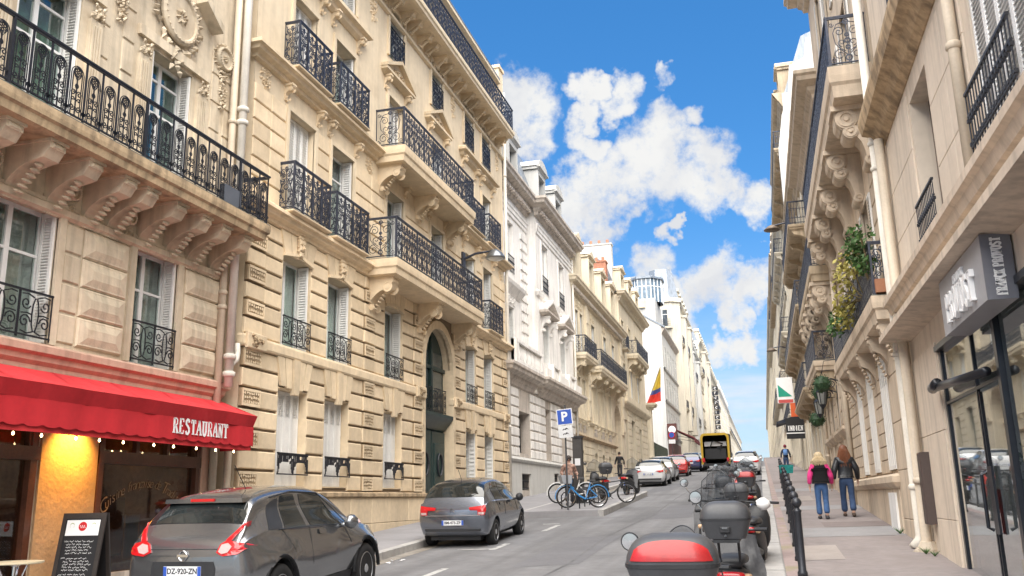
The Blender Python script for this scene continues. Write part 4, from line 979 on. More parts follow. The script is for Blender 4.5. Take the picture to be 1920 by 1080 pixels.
b = MB(); b.lathe([(.03, .16), (.05, .12), (.055, .03), (.05, .03), (.03, .09)], (0, 0, 0), 12); b.tube([(0, 0, .14), (-.2, 0, .2), (-.36, 0, .2)], .012, 6); b.build('lamp_body', PLASTIC, wl)
# ---------------------------------------------------------------- the rest of the left row
def gwin(f, u0, u1, z0, z1, m=WPAINT, sur=None, d=0., arch=False):
    """simple far window: stone surround > frame, pane"""
    w, h = round(u1-u0, 2), round(z1-z0, 2)
    def mk():
        b = MB(); e = .09
        P = [(-w/2-e, 0), (-w/2, 0), (-w/2, h), (w/2, h), (w/2, 0), (w/2+e, 0), (w/2+e, h+e), (-w/2-e, h+e)]
        V = [(x, *q) for x in (-.01, .07) for q in P]
        b.add(V, [(8, 9, 10, 15), (10, 11, 14, 15), (11, 12, 13, 14)]+[(i, (i+1) % 8, 8+(i+1) % 8, 8+i) for i in range(8)]); return b.mesh('window_surround')
    def mkp():
        b = MB(); b.box(0, .012, -w/2, w/2, 0, h); return b.mesh('pane')
    def mkf():
        b = MB(); b.box(.012, .03, -.04, .04, 0, h); b.box(.012, .028, -w/2, w/2, h*.72, h*.72+.05); return b.mesh('sash')
    o = f.put(cached(('gws', w, h), mk), 'window', sur, (d, (u0+u1)/2, z0))
    place(cached(('gwp', w, h), mkp), 'pane', mat('far_pane', (.085, .10, .115), .12, var=.6, vs_=.35, spec=.8), o); place(cached(('gwf', w, h), mkf), 'sash', m, o)
    return o
def dormer(f, uc, z, w, h, m, d0=-.25, depth=1.6, roofm=ZINC, seg=True):
    b = f.mb(); hw = w/2
    b.box(d0-depth, d0, uc-hw, uc-hw+.2, z, z+h); b.box(d0-depth, d0, uc+hw-.2, uc+hw, z, z+h); b.box(d0-depth, d0, uc-hw+.2, uc+hw-.2, z+h-.25, z+h); b.box(d0-depth, d0-.3, uc-hw+.2, uc+hw-.2, z, z+h-.25)
    o = f.part('dormer', b, m)
    b = f.mb(); b.sweep([(.02, z+h), (.06, z+h+.05), (.16, z+h+.1), (.16, z+h+.18)], uc-hw, uc+hw, (1, 1), d0); b.box(d0-depth, d0, uc-hw-.12, uc+hw+.12, z+h+.02, z+h+.18)
    if seg:
        P = [(uc+(hw+.2)*cos(pi-pi*k/8), z+h+.18+.5*sin(pi*k/8)) for k in range(9)]; b.prismx(P, d0-depth, d0+.1); 
    else: b.prismx([(uc-hw-.2, z+h+.18), (uc+hw+.2, z+h+.18), (uc, z+h+.62)], d0-depth, d0+.1)
    f.part('dormer_hood', b, m, o)
    b = f.mb(); b.box(d0-.29, d0-.28, uc-hw+.2, uc+hw-.2, z+.02, z+h-.26); f.part('pane', b, mat('far_pane', (.085, .10, .115), .12, var=.6, vs_=.35, spec=.8), o)
    b = f.mb(); b.box(d0-.28, d0-.25, uc-.04, uc+.04, z+.02, z+h-.26); f.part('sash', b, WPAINT, o)
    return o
def mansard(f, z0, z1, u0, u1, m, d0=-.3, run=1.1, back=9):
    b = f.mb(); b.prism([(d0, z0), (d0-run, z1), (d0-run-1.6, z1+.6), (-back, z1+.6), (-back, z0)], u0, u1); return f.part('roof', b, m)
def chimney(f, u, d, z0, z1, m=BRICK, w=1.4, t=.6, pots=4):
    b = f.mb(); b.box(d-w/2, d+w/2, u-t/2, u+t/2, z0, z1); b.box(d-w/2-.06, d+w/2+.06, u-t/2-.06, u+t/2+.06, z1, z1+.12); o = f.part('chimney', b, m)
    for k in range(pots):
        q = f.mb(); q.lathe([(.11, z1+.12), (.12, z1+.5), (.09, z1+.52)], (d-w/2+w*(k+.5)/pots, u, 0), 8); f.part('chimney_pot', q, POT, o)
    return o
CORN = lambda z, p: [(.03, z), (p*.2, z+.06), (p*.25, z+.2), (p*.4, z+.3), (p*.45, z+.42), (p*.85, z+.55), (p*.9, z+.68), (p, z+.74), (p, z+.86)]
def dentils(f, u0, u1, z, m, step=.34, d=0.):
    me = cached('dentil', lambda: (lambda b: (b.box(0, .2, -.09, .09, -.16, .0), b.mesh('dentil'))[1])(MB()))
    u = u0; 
    while u < u1: f.put(me, 'dentil', m, (d+.02, u, z)); u += step

def build_b3():
    f = Fac('white_mansion', 'pale grey stone mansion with pedimented windows, stone balustrade and zinc mansard dormers', -10.7, 1, 36.12, 51.0); m = WHITE3
    wl = [(38.5, 39.75)]; wr = [(43.5, 44.85), (47.5, 48.9)]
    f.wall(36.12, 42.4, 1.6, 16.2, [(38.5, 39.75, 8.75, 10.8), (38.75, 39.85, 12.45, 14.95)], m)
    ops = [(a, c, 8.75, 10.85) for a, c in wr]+[(a, c, 12.45, 15.0) for a, c in wr]
    f.wall(42.4, 51, 6.9, 16.2, ops, m, d=.5); f.body(1.6, 16.6, m); f.body(1.6, 16.6, m, u0=42.4, d=.5, name='projecting_wall')
    # ground floor comes forward to the pavement line
    gw = [(43.5, 44.75, 3.95, 6.45), (38.4, 40.45, 4.05, 5.9), (47.2, 48.4, 3.95, 6.45)]
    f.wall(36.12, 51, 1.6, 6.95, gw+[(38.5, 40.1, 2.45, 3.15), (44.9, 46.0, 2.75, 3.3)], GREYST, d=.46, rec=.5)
    f.body(1.6, 7.0, m, d=.46, name='base_wall')
    b = f.mb(); b.prismx([(38.38, 5.9)]+[(39.425+1.03*cos(pi-pi*k/10), 5.88+.72*sin(pi*k/10)) for k in range(11)]+[(40.47, 5.9), (40.47, 6.65), (38.38, 6.65)], .0, .44)
    f.part('niche_arch', b, m)
    for (a, c, z0, z1) in gw:
        q = f.mb(); q.box(-.05, .0, a-.05, c+.05, z0-.1, z1+.75); f.part('recess_back', q, mat('recess_grey', (.42, .39, .355), .9))
    for k in range(7):
        z0, z1 = 3.86+k*.43, 3.86+(k+1)*.43
        for (a, c) in ((36.15, 38.38), (40.5, 41.0), (41.02, 42.2), (42.22, 43.48), (44.78, 47.18), (48.42, 50.95)):
            if c-a > 1.6: segs = [(a, (a+c)/2), ((a+c)/2, c)]
            else: segs = [(a, c)]
            for (u, v) in segs: f.block(u+.005, v-.005, z0+.03, z1-.03, .05, m, .03, d=.46)
    b = f.mb(); b.box(.40, .56, 36.15, 51, 1.5, 3.62); f.part('white_plinth', b, WPAINT) if False else None
    for (a, c) in ((36.15, 38.48), (40.12, 44.88), (46.02, 51)):
        b = f.mb(); b.box(.40, .55, a, c, 1.5, 3.62); f.part('plinth', b, WHITEP)
    for (a, c, z) in ((38.48, 40.12, 3.17), (44.88, 46.02, 3.32)): b = f.mb(); b.box(.40, .548, a, c, z, 3.62); f.part('plinth_lintel', b, WHITEP)
    for (a, c, z0, z1) in ((38.5, 40.1, 2.3, 3.15), (44.9, 46.0, 2.7, 3.3)):
        b = f.mb(); b.box(.2, .22, a, c, z0, z1); g = f.part('basement_window', b, DARKR)
        f.put(rail_mesh('bars', c-a, z1-z0), 'grille', IRON, (.42, (a+c)/2, z0), g)
    f.moulding([(.02, 3.62), (.12, 3.66), (.16, 3.74), (.06, 3.86)], 36.15, 51, WHITEP, (0, 1), 'plinth_ledge', .5)
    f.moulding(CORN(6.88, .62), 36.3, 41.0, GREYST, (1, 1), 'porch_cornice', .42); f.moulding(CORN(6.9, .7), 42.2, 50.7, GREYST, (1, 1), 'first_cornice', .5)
    # balustrades
    def balus(a, c, d, z, h):
        b = f.mb(); b.box(d-.12, d+.12, a, c, z, z+.14); b.box(d-.14, d+.14, a, c, z+h-.14, z+h); b.box(d-.13, d+.13, a, a+.35, z+.14, z+h-.14); b.box(d-.13, d+.13, c-.35, c, z+.14, z+h-.14); o = f.part('balustrade', b, m)
        me = cached(('bal', round(h, 2)), lambda: (lambda q: (q.lathe([(.06, 0), (.05, .05), (.085, .2), (.09, .28), (.045, .5), (.06, h-.28)], (0, 0, 0), 8), q.mesh('baluster', True))[1])(MB()))
        n = max(2, int((c-a-.7)/.26))
        for k in range(n): f.put(me, 'baluster', m, (d, a+.35+(c-a-.7)*(k+.5)/n, z+.14), o)
    balus(36.2, 41.1, .92, 7.74, 1.0); balus(43.3, 45.1, .9, 7.76, .85); balus(47.3, 49.1, .9, 7.76, .85)
    b = f.mb(); b.box(0, .92, 36.2, 36.4, 7.74, 8.74); f.part('balustrade_end', b, m)
    b = f.mb(); b.box(.5, .95, 42.2, 50.9, 7.76, 8.3); f.part('parapet', b, m)
    window(f, 38.5, 39.75, 8.75, 10.8, 'jamb', tr=(.7,)); window(f, 38.75, 39.85, 12.45, 14.95, 'closed', guard='bars', gh=.8)
    f.moulding([(.03, 11.3), (.1, 11.4), (.3, 11.7), (.34, 11.85)], 37.8, 40.6, m, name='window_hood'); f.put(ornament_mesh(41, 1.6, .4), 'carving', m, (.02, 39.2, 11.1))
    for k in range(12):
        z = 8.9+k*.52
        f.block(41.1, 41.75, z, z+.3, .06, m, .02); f.block(41.8, 42.38, z+.02, z+.34, .05, m, .02)
    for (a, c) in wr:
        window(f, a, c, 8.75, 10.85, 'jamb', tr=(.7,), d=.5); window(f, a, c, 12.45, 15.0, 'closed', guard='bars', gh=.85, d=.5); surround(f, a, c, 12.45, 15.0, .12, .05, m, .5)
        uc = (a+c)/2
        f.moulding([(.03, 11.05), (.2, 11.12), (.45, 11.22), (.45, 11.32)], uc-.95, uc+.95, GREYST, name='pediment_base', d=.5)
        b = f.mb(); b.prismx([(uc-1.4, 11.32), (uc+1.4, 11.32), (uc, 11.95)], .5, .58); o = f.part('pediment', b, GREYST)
        for sg in (-1, 1):
            b = f.mb(); b.prismx([(uc+sg*1.42, 11.32), (uc+sg*1.42, 11.44), (uc, 12.06), (uc, 11.92)], .5, .95); f.part('pediment_rake', b, m, o)
            f.put(console_mesh(.2, .4, .75), 'console', m, (.5, uc+sg*.85, 11.04))
    f.moulding([(.02, 11.95), (.1, 12.0), (.14, 12.2), (.05, 12.3)], 42.4, 50.9, m, name='band', d=.5)
    for (a, c, d) in ((36.12, 42.3, 0), (42.4, 51, .5)):
        f.moulding([(.02, 15.2), (.06, 15.24), (.06, 15.4), (.1, 15.44), (.1, 15.6), (.14, 15.66), (.14, 15.72)], a, c, m, (0, 1), 'architrave', d)
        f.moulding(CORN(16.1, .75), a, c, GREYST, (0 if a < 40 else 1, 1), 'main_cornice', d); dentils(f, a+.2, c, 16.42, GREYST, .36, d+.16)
        b = f.mb(); b.box(-.3, d+.7, a, c, 16.96, 17.02); f.part('gutter', b, ZINC)
    mansard(f, 16.97, 20.3, 36.12, 51, ZINC, -.1, 1.4)
    b = f.mb(); b.prism([(.35, 16.97), (-.7, 20.2), (-1.4, 20.2), (-1.4, 16.97)], 42.4, 51); f.part('front_roof', b, ZINC)
    dormer(f, 39.6, 17.0, 1.7, 2.1, WHITEP, .15); dormer(f, 44.35, 17.0, 1.7, 2.1, WHITEP, .45); dormer(f, 48.4, 17.0, 1.7, 2.1, WHITEP, .45)
    chimney(f, 50.2, -4, 19, 21.4)
    downpipe(f, [(.6, 51.05, 16), (.6, 51.05, 2.8)], .07, PIPEW)
build_b3()

def build_b4():
    f = Fac('sand_house', 'sand coloured stone house with two black balconies, arched gate and four dormers', -10.3, 1, 51.1, 70.95); m = B4S
    up = [(52.3, 53.2), (53.7, 54.6), (57.6, 58.9), (62.3, 63.6), (66.0, 67.3)]; lo = [(52.3, 53.3), (53.7, 54.7), (57.4, 58.7), (60.2, 61.5), (63.2, 64.5)]; gr = [(52.9, 54.0), (57.5, 58.6), (60.3, 61.4), (62.9, 64.0)]
    ops = [(a, c, 10.75, 13.3) for a, c in up]+[(a, c, 6.75, 9.2) for a, c in lo]+[(a, c, 3.3, 4.9) for a, c in gr]+[(66.3, 69.6, 2.6, 9.0, .7)]
    f.wall(51.1, 70.95, 2.0, 15, ops, m); f.body(2, 15, m)
    for a, c in up: window(f, a, c, 10.75, 13.3, 'jamb', tr=(.72,)); surround(f, a, c, 10.75, 13.3, .16, .07, m); f.put(ornament_mesh(51, 1.3, .5), 'carving', m, (.02, (a+c)/2, 13.75))
    for a, c in lo:
        window(f, a, c, 6.75, 9.2, 'closed', tr=(.72,)); surround(f, a, c, 6.75, 9.2, .14, .07, m)
        b = f.mb(); b.box(-.01, .015, a, c, 5.95, 6.45); f.part('sunk_panel', b, GREYST); f.put(console_mesh(.14, .2, .4), 'small_console', m, (.0, a-.05, 6.55)); f.put(console_mesh(.14, .2, .4), 'small_console', m, (.0, c+.05, 6.55))
    for a, c in gr:
        window(f, a, c, 3.3, 4.9, 'none', tr=(), curtain_backing=DARKR); b = f.mb(); b.prismx([(a-.02, 4.6)]+[((a+c)/2+(c-a)/2*cos(pi-pi*k/8), 4.58+.32*sin(pi*k/8)) for k in range(9)]+[(c+.02, 4.6), (c+.02, 4.93), (a-.02, 4.93)], -.3, -.01); f.part('window_arch', b, m)
    b = f.mb(); b.prismx([(66.28, 7.6)]+[(67.95+1.65*cos(pi-pi*k/12), 7.55+1.35*sin(pi*k/12)) for k in range(13)]+[(69.62, 7.6), (69.62, 9.05), (66.28, 9.05)], -.68, -.02); f.part('gate_arch', b, m)
    b = f.mb(); b.box(-.72, -.66, 66.3, 69.6, 2.6, 9); f.part('gate', b, mat('gate_stone_colour', (.42, .35, .26), .6, var=.15)); b = f.mb(); b.box(-.66, -.5, 66.3, 69.6, 6.6, 6.85); f.part('gate_transom', b, m)
    for k in range(6):
        for (a, c) in ((51.15, 52.85), (54.05, 55.7), (55.72, 57.45), (58.65, 60.25), (61.45, 62.85), (64.05, 66.2)):
            f.block(a+.005, c-.005, 2.9+k*.44+.02, 2.9+(k+1)*.44-.02, .035, m, .022)
    f.moulding([(.02, 5.55), (.12, 5.6), (.2, 5.7), (.06, 5.78)], 51.1, 66.1, SOOT, name='band'); f.moulding([(.02, 6.52), (.1, 6.56), (.16, 6.68), (.05, 6.74)], 51.1, 66.1, m, name='sill_band')
    f.moulding(CORN(14.2, .6), 51.1, 70.9, m, name='main_cornice'); dentils(f, 51.3, 70.8, 14.5, m, .4, .12)
    b1 = balcony(f, 51.3, 55.2, 10.1, 10.45, .85, 'lyre', 1.0, 5, m, side_kind='lyrebig', metal=IRONB); b2 = balcony(f, 56.5, 68.0, 9.95, 10.35, .9, 'lyre', 1.05, 14, m, side_kind='lyrebig', metal=IRONB)
    for u in (51.8, 54.7): f.put(console_mesh(.4, .7, .9, True, True), 'console', m, (0, u, 10.1), b1)
    for u in (57.0, 59.5, 62, 64.8, 67.5): f.put(console_mesh(.45, .72, 1.0, True, True), 'console', m, (0, u, 9.95), b2)
    for u in (58.2, 60.8, 63.4, 66.2): f.put(ornament_mesh(52, 1.2, .8), 'carving', m, (.03, u, 9.6))
    for (a, c) in ((55.5, 56.4), (51.2, 51.8), (69.8, 70.9)):
        b = f.mb(); b.box(-.01, .12, a, c, 6.8, 14.2); f.part('pilaster', b, m)
        for k in range(7): f.block(a+.1, c-.1, 7+k*1.0, 7.7+k*1.0, .16, m, .03)
    mansard(f, 15.06, 18.2, 51.1, 70.95, SLATE, -.1, .9)
    for u in (52.9, 57.5, 62.2, 66.3): dormer(f, u, 15.05, 1.9, 2.6, m, .25, seg=False)
    chimney(f, 69.5, -2.2, 17, 20.6, BRICK, 3.2, .9, 6); chimney(f, 51.6, -3, 18, 19.6, GREYST, 1.5)
build_b4()

def build_b5():
    f = Fac('ornate_house', 'taller sand stone house with bowed black balcony and heavy cornice beside the arched gate', -10.3, 1, 71.05, 86.0); m = B4S
    W = [(71.6, 72.9), (75.6, 77.0), (79.8, 81.2)]
    ops = [(a, c, 14.0, 16.3) for a, c in W]+[(a, c, 10.1, 12.7) for a, c in W]+[(71.5, 73.0, 4.3, 8.2), (75.3, 77.5, 4.3, 8.4), (80.0, 81.8, 4.3, 8.0)]
    f.wall(71.05, 86, 3, 18.3, ops, m); f.body(3, 18.3, m)
    for a, c in W:
        window(f, a, c, 14.0, 16.3, 'closed'); window(f, a, c, 10.1, 12.7, 'jamb'); surround(f, a, c, 10.1, 12.7, .16, .07, m); surround(f, a, c, 14, 16.3, .16, .07, m)
        f.put(ornament_mesh(61, 1.4, .7), 'carving', m, (.03, (a+c)/2, 13.1))
    for (a, c, z0, z1) in ((71.5, 73.0, 4.3, 8.2), (75.3, 77.5, 4.3, 8.4), (80.0, 81.8, 4.3, 8.0)): window(f, a, c, z0, z1, 'none', tr=(.7,), frame=GREENDR, curtain_backing=DARKR)
    for k in range(9):
        for (a, c) in ((73.1, 75.2), (77.6, 79.9), (82, 85.9)): f.block(a, c, 4.2+k*.55+.02, 4.2+(k+1)*.55-.02, .05, m, .03)
    f.moulding([(.03, 9.15), (.1, 9.2), (.35, 9.4), (.4, 9.55)], 71.1, 85.9, m, name='band'); b = f.mb(); b.box(.1, .35, 71.2, 85.5, 9.55, 10.05); f.part('parapet', b, m)
    f.moulding(CORN(17.7, .7), 71.1, 85.9, m, name='main_cornice')
    b1 = balcony(f, 74.6, 82.2, 13.5, 13.9, .95, 'lyre', 1.1, 9, m, side_kind='lyrebig', metal=IRONB)
    for u in (75.2, 77.4, 79.6, 81.7): f.put(console_mesh(.45, .75, 1.1, True, True), 'console', m, (0, u, 13.5), b1)
    for a, c in W[:1]: balcony(f, a-.2, c+.2, 13.75, 13.9, .5, 'lyre', 1.1, 3, m, metal=IRONB)
    mansard(f, 18.56, 21.2, 71.05, 86, SLATE, -.1, .9)
    for u in (72.6, 77.1, 81.6): dormer(f, u, 18.55, 2.0, 1.9, m, .2, seg=False)
    chimney(f, 71.5, -2.5, 18.6, 22.6, WHITEP, 4.2, .8, 6)
build_b5()

# courtyard gate pillars with the flag, hedge behind
gt = thing('gate_pillar', 'stone gate pillar with moulded cap carrying the flag pole', 'pillar', (-10.3, 88.2, ground(88)))
b = MB(); b.box(-.55, .25, -.5, .5, 0, 5.7); b.build('shaft', B4S, gt)
b = MB()
for (p, z0, z1) in ((.15, 5.7, 5.9), (.4, 5.9, 6.05), (.5, 6.05, 6.25)): b.box(-.55-p, .25+p, -.5-p, .5+p, z0, z1)
b.build('cap', B4S, gt)
fl = thing('flag', 'yellow blue and red flag hanging from a slanted pole on the gate pillar', 'flag', (-10.3, 88.2, ground(88)+6.25))
b = MB(); b.tube([(-.1, 0, 0), (1.35, 0, 3.6)], .035, 6); b.build('pole', mat('flag_pole', (.25, .2, .14), .5), fl)
def flagstrip(t0, t1, nm, m):                          # cloth hangs from the slanted pole in folds
    b = MB(); n = 8; k = 8; vs_ = []
    for i in range(n+1):
        t = t0+(t1-t0)*i/n
        for j in range(k+1):
            s = j/k; xl = 1.32-1.42*t; xr = 1.36-.12*t-.25*max(0, t-.75)*4*(1-s); z = 3.5-3.35*t*(1-.10*s)-.25*t*(1-t)*sin(s*5); vs_.append((xl+(xr-xl)*s, .16*sin(s*8+t*4)*min(1, t*3), z))
    b.add(vs_, [(i*(k+1)+j, i*(k+1)+j+1, (i+1)*(k+1)+j+1, (i+1)*(k+1)+j) for i in range(n) for j in range(k)]); b.build(nm, m, fl)
flagstrip(.0, .66, 'yellow_stripe', mat('flag_yellow', (.62, .45, .06), .7, var=.1)); flagstrip(.66, .80, 'blue_stripe', mat('flag_blue', (.06, .08, .25), .7, var=.1)); flagstrip(.80, 1.08, 'red_stripe', mat('flag_red', (.60, .045, .03), .7, var=.1))
def leaves(b, c, r, n, rnd, size=.12, squash=(1, 1, 1)):
    for k in range(n):
        while True:
            p = Vector((rnd.uniform(-1, 1), rnd.uniform(-1, 1), rnd.uniform(-1, 1)))
            if .25 < p.length < 1: break
        p = Vector((p.x*r*squash[0], p.y*r*squash[1], p.z*r*squash[2]))+Vector(c); a = Vector((rnd.gauss(0, 1), rnd.gauss(0, 1), rnd.gauss(0, 1))).normalized(); q = a.orthogonal().normalized(); s = size*rnd.uniform(.6, 1.3)
        t = a.cross(q); b.add([tuple(p-q*s*.5), tuple(p+t*s*.28), tuple(p+q*s*.6), tuple(p-t*s*.28)], [(0, 1, 2, 3)])
sh = thing('courtyard_tree', 'dark green conical evergreen behind the gate pillar', 'tree', (-11.4, 92, ground(92)+.2)); rnd = random.Random(5)
b = MB(); b.tube([(0, 0, 0), (0, 0, 5)], [.15, .04], 8); b.build('trunk', mat('bark', (.08, .06, .04), .9), sh)
b = MB()
for k in range(9): leaves(b, (rnd.uniform(-.2, .2), rnd.uniform(-.2, .2), 1.0+k*.55), 1.35-.13*k, 170, rnd, .2)
b.build('crown', LEAFD, sh, stuff=False)
cw = tag(MB().build('courtyard_wall', None) if False else (lambda b: (b.box(-10.9, -10.35, 89, 104.8, ground(96)-.6, ground(96)+2.3), b.build('courtyard_wall', mat('dark_ivy_wall', (.05, .06, .04), .9, var=.4, vs_=3)))[1])(MB()), 'low dark ivy covered courtyard wall beside the white gable', 'wall')

def build_b6():
    f = Fac('gable_house', 'white rendered house showing a tall blank gable with a glazed roof lantern', -10.3, 1, 105, 123.8); m = WHITEP
    W = [(107+k*3.3, 108.3+k*3.3) for k in range(5)]
    b = f.mb(); b.add([(0, 105, 5), (-8, 105, 5), (-8, 105, 27.0), (-2.8, 105, 24.1), (0, 105, 21.8), (0, 123.8, 5), (-8, 123.8, 5), (-8, 123.8, 27), (0, 123.8, 21.8)], [(0, 1, 2, 3, 4), (0, 4, 8, 5), (5, 8, 7, 6)]); f.part('wall', b, m)
    b = f.mb(); b.prism([(.4, 21.6), (.4, 21.8), (-8, 27.15), (-8, 26.95)], 104.9, 123.9); f.part('roof', b, ZINC)
    f.moulding([(.02, 21), (.2, 21.2), (.45, 21.5), (.45, 21.62)], 105.1, 123.7, GREYST, (0, 0), 'cornice')
    for z in (9.6, 13.4, 17.2):
        f.moulding([(.02, z-.5), (.15, z-.45), (.2, z-.3), (.05, z-.25)], 105, 123.8, m, (0, 0), 'string_course')
        for a, c in W: gwin(f, a, c, z, z+2.4, sur=m)
    b = f.mb(); b.box(-1.6, .02, 105.6, 122, 6, 8.6); f.part('shopfront', b, mat('maroon_front', (.12, .03, .03), .5))
    # stair block and lantern on the roof
    b = f.mb(); b.box(-5.6, -1.2, 111, 119, 22, 26.6); f.part('roof_block', b, WHITEP); b = f.mb(); b.box(-5.2, -2.4, 110.6, 111.0, 25.4, 26.5); f.part('roof_parapet', b, CREAMP)
    P = [(-2.6+2.2*cos(pi/8+k*pi/4), 115+2.6*sin(pi/8+k*pi/4)) for k in range(8)]
    lan = f.mb(); lan.prismz([(-2.6+(p[0]+2.6)*1.12, 115+(p[1]-115)*1.12) for p in P], 29.6, 29.85); la = f.part('lantern', lan, ZINC)
    for k in range(8):
        a, c = Vector((*P[k], 0)), Vector((*P[(k+1) % 8], 0))
        q = f.mb(); q.add([(a.x, a.y, 26.6), (c.x, c.y, 26.6), (c.x, c.y, 29.6), (a.x, a.y, 29.6)], [(0, 1, 2, 3)]); f.part('pane', q, mat('lantern_glass', (.13, .18, .23), .12, var=.3, spec=.8), la)
        q = f.mb()
        for t in (0, .33, .66): e = a.lerp(c, t)*1.0; q.box(e.x-.06, e.x+.06, e.y-.06, e.y+.06, 26.6, 29.6)
        e0, e1 = a, c; q.tube([(a.x, a.y, 28.6), (c.x, c.y, 28.6)], .06, 4); f.part('glazing_bar', q, WPAINT, la)
build_b6()

def genhouse(name, label, X, side, y0, y1, zb, zt, m, fl, bays, balc=(), roof=3.6, roofm=ZINC, dorm=True, wz=2.1, bd=.55, chim=True, sign=None, ww=1.1, detail=True, bodym=None, oriels=()):
    f = Fac(name, label, X, side, y0, y1); n = bays; pitch = (y1-y0)/n
    b = f.mb(); b.add([(0, y0, zb-2), (0, y1, zb-2), (0, y1, zt), (0, y0, zt)], [(0, 1, 2, 3)]); f.part('wall', b, m); f.body(zb-2, zt, bodym or m)
    h = (zt-zb-3.6)/fl
    for k in range(fl+1):
        z = zb+.5 if k == 0 else zb+3.9+(k-1)*h
        for i in range(n):
            uc = y0+pitch*(i+.5)
            gwin(f, uc-ww/2, uc+ww/2, z+.25, z+.25+(wz+.4 if k == 0 else wz), sur=m)
        if k and detail: f.moulding([(.02, z-.3), (.12, z-.26), (.16, z-.14), (.04, z-.1)], y0+.02, y1-.02, m, (0, 0), 'string_course')
        if k in balc:
            bo = balcony(f, y0+.3, y1-.3, z-.1, z+.12, bd, 'bars' if k % 2 else 'lyre', 1.0, max(3, int((y1-y0)/1.2)), m, metal=IRONB, posts=False)
            if detail:
                for i in range(n+1): f.put(console_mesh(.3, bd*.8, .6, False, False), 'console', m, (0, min(max(y0+.6, y0+pitch*i), y1-.6), z-.1), bo)
        elif k and k % 2 == 0 and detail:
            for i in range(n):
                uc = y0+pitch*(i+.5); f.put(rail_mesh('bars', ww+.1, .9), 'guard_rail', IRON, (.12, uc, z+.25))
    f.moulding(CORN(zt-.8, .55), y0+.02, y1-.02, m, (0, 0), 'main_cornice')
    mansard(f, zt, zt+roof, y0, y1, roofm, -.15, 1.2)
    if dorm:
        for i in range(n): dormer(f, y0+pitch*(i+.5), zt+.1, 1.5, 1.7, m, .1, roofm=roofm, seg=i % 2 == 0)
    for (ou, ow, oz0, oz1) in oriels:
        b = f.mb(); b.prismz([(0, ou-ow/2), (.75, ou-ow/2+.5), (.75, ou+ow/2-.5), (0, ou+ow/2)], oz0, oz1); o = f.part('oriel', b, m)
        b = f.mb(); b.prismz([(0, ou-ow/2-.1), (.9, ou-ow/2+.4), (.9, ou+ow/2-.4), (0, ou+ow/2+.1)], oz1, oz1+.35); f.part('oriel_cap', b, m, o)
        z = oz0+.7
        while z+2.2 < oz1:
            q = f.mb(); q.box(.75, .765, ou-.55, ou+.55, z, z+2.1); w_ = f.part('oriel_window', q, MATS['far_pane'], o); z += 3.4
            q = f.mb(); q.box(.765, .8, ou-.05, ou+.05, z-3.4, z-1.3); q.box(.765, .795, ou-.55, ou+.55, z-1.95, z-1.87); f.part('sash', q, WPAINT, o)
    if chim: chimney(f, y1-.6, -3, zt+roof-.5, zt+roof+1.9, GREYST if int(y1) % 2 else BRICK, 3, .7, 5)
    return f
genhouse('corner_house', 'tall pale cream corner house with grey mansard behind the white gable', -9.75, 1, 124, 143, 6.9, 28.4, B7S, 6, 6, (2, 5), 3.8, ZINC, oriels=((128.5, 3.2, 11, 27), (138, 3.2, 11, 27)))
genhouse('stone_house', 'pale cream house with stepped bays next to the corner house', -10.2, 1, 143.1, 168, 7.4, 26.6, WHITEP, 6, 8, (2, 5), 3.4, ZINC, oriels=((149, 3.4, 11, 25), (161, 3.4, 11, 25)))
genhouse('stone_house', 'white stone house behind the tall vertical sign', -9.8, 1, 168.1, 200, 7.7, 30.5, B7S, 6, 10, (1, 5), 3.6, ZINC, oriels=((176, 4, 11, 29), (190, 4, 11, 29)))
genhouse('stone_house', 'cream house with slate roof beyond the vertical sign', -9.9, 1, 200.1, 240, 7.8, 29, B7S, 6, 12, (2, 5), 3.6, SLATE, detail=False)
genhouse('stone_house', 'pale distant house past the crest, first of two', -9.8, 1, 240.1, 310, 7.8, 29.5, WHITE3, 6, 18, (2,), 3.6, ZINC, detail=False)
genhouse('stone_house', 'pale distant house at the far end of the left row', -9.9, 1, 310.1, 480, 7.8, 29, B7S, 6, 30, (5,), 3.6, ZINC, dorm=False, detail=False)
# chamfered corner bay of the corner house, facing down the street
cb = thing('corner_bay', 'rounded corner bay of stacked french windows and small balconies above the white house', 'bay', (-9.75, 124, 6.9))
b = MB(); P = [(-4.6, 0), (-3.2, -1.2), (-.9, -1.2), (.35, -.2), (.35, .3), (-4.6, .3)]; b.prismz(P, 0, 22); b.build('wall', B7S, cb)
for z in (3.8, 7.4, 11.0, 14.6, 18.2):
    b = MB(); b.box(-2.75, -1.35, -1.24, -1.2, z, z+2.3); o = b.build('window', mat('far_pane', (.085, .10, .115), .12), cb)
    b = MB(); b.box(-2.1, -2.0, -1.27, -1.24, z, z+2.3); b.box(-2.75, -1.35, -1.27, -1.24, z+1.6, z+1.68); b.build('sash', WPAINT, o)
    b = MB(); b.prismz([(-3.3, -1.2), (-3.1, -1.75), (-.9, -1.75), (-.6, -1.2)], z-.35, z-.1); o = b.build('balcony', B7S, cb)
    place(rail_mesh('bars', 2.3, 1.0), 'guard_rail', IRONB, o, (-2.05, -1.68, z-.08), (0, 0, pi/2))
b = MB(); b.prismz([(-4.8, .3), (-3.3, -1.5), (-.8, -1.5), (.6, -.3), (.6, .3)], 21.6, 22.2); b.build('cornice', B7S, cb)
b = MB(); Q = [(-4.4, .3), (-3.1, -1.0), (-1.0, -1.0), (.2, -.1), (.2, .3)]; T = [(-3.7, .6), (-2.8, -.2), (-1.2, -.2), (-.6, .3), (-.6, .6)]
b.add([(*q, 22.2) for q in Q]+[(*t, 26.6) for t in T], [(i, (i+1) % 5, 5+(i+1) % 5, 5+i) for i in range(5)]+[(5, 6, 7, 8, 9)]); b.build('roof', ZINC, cb)
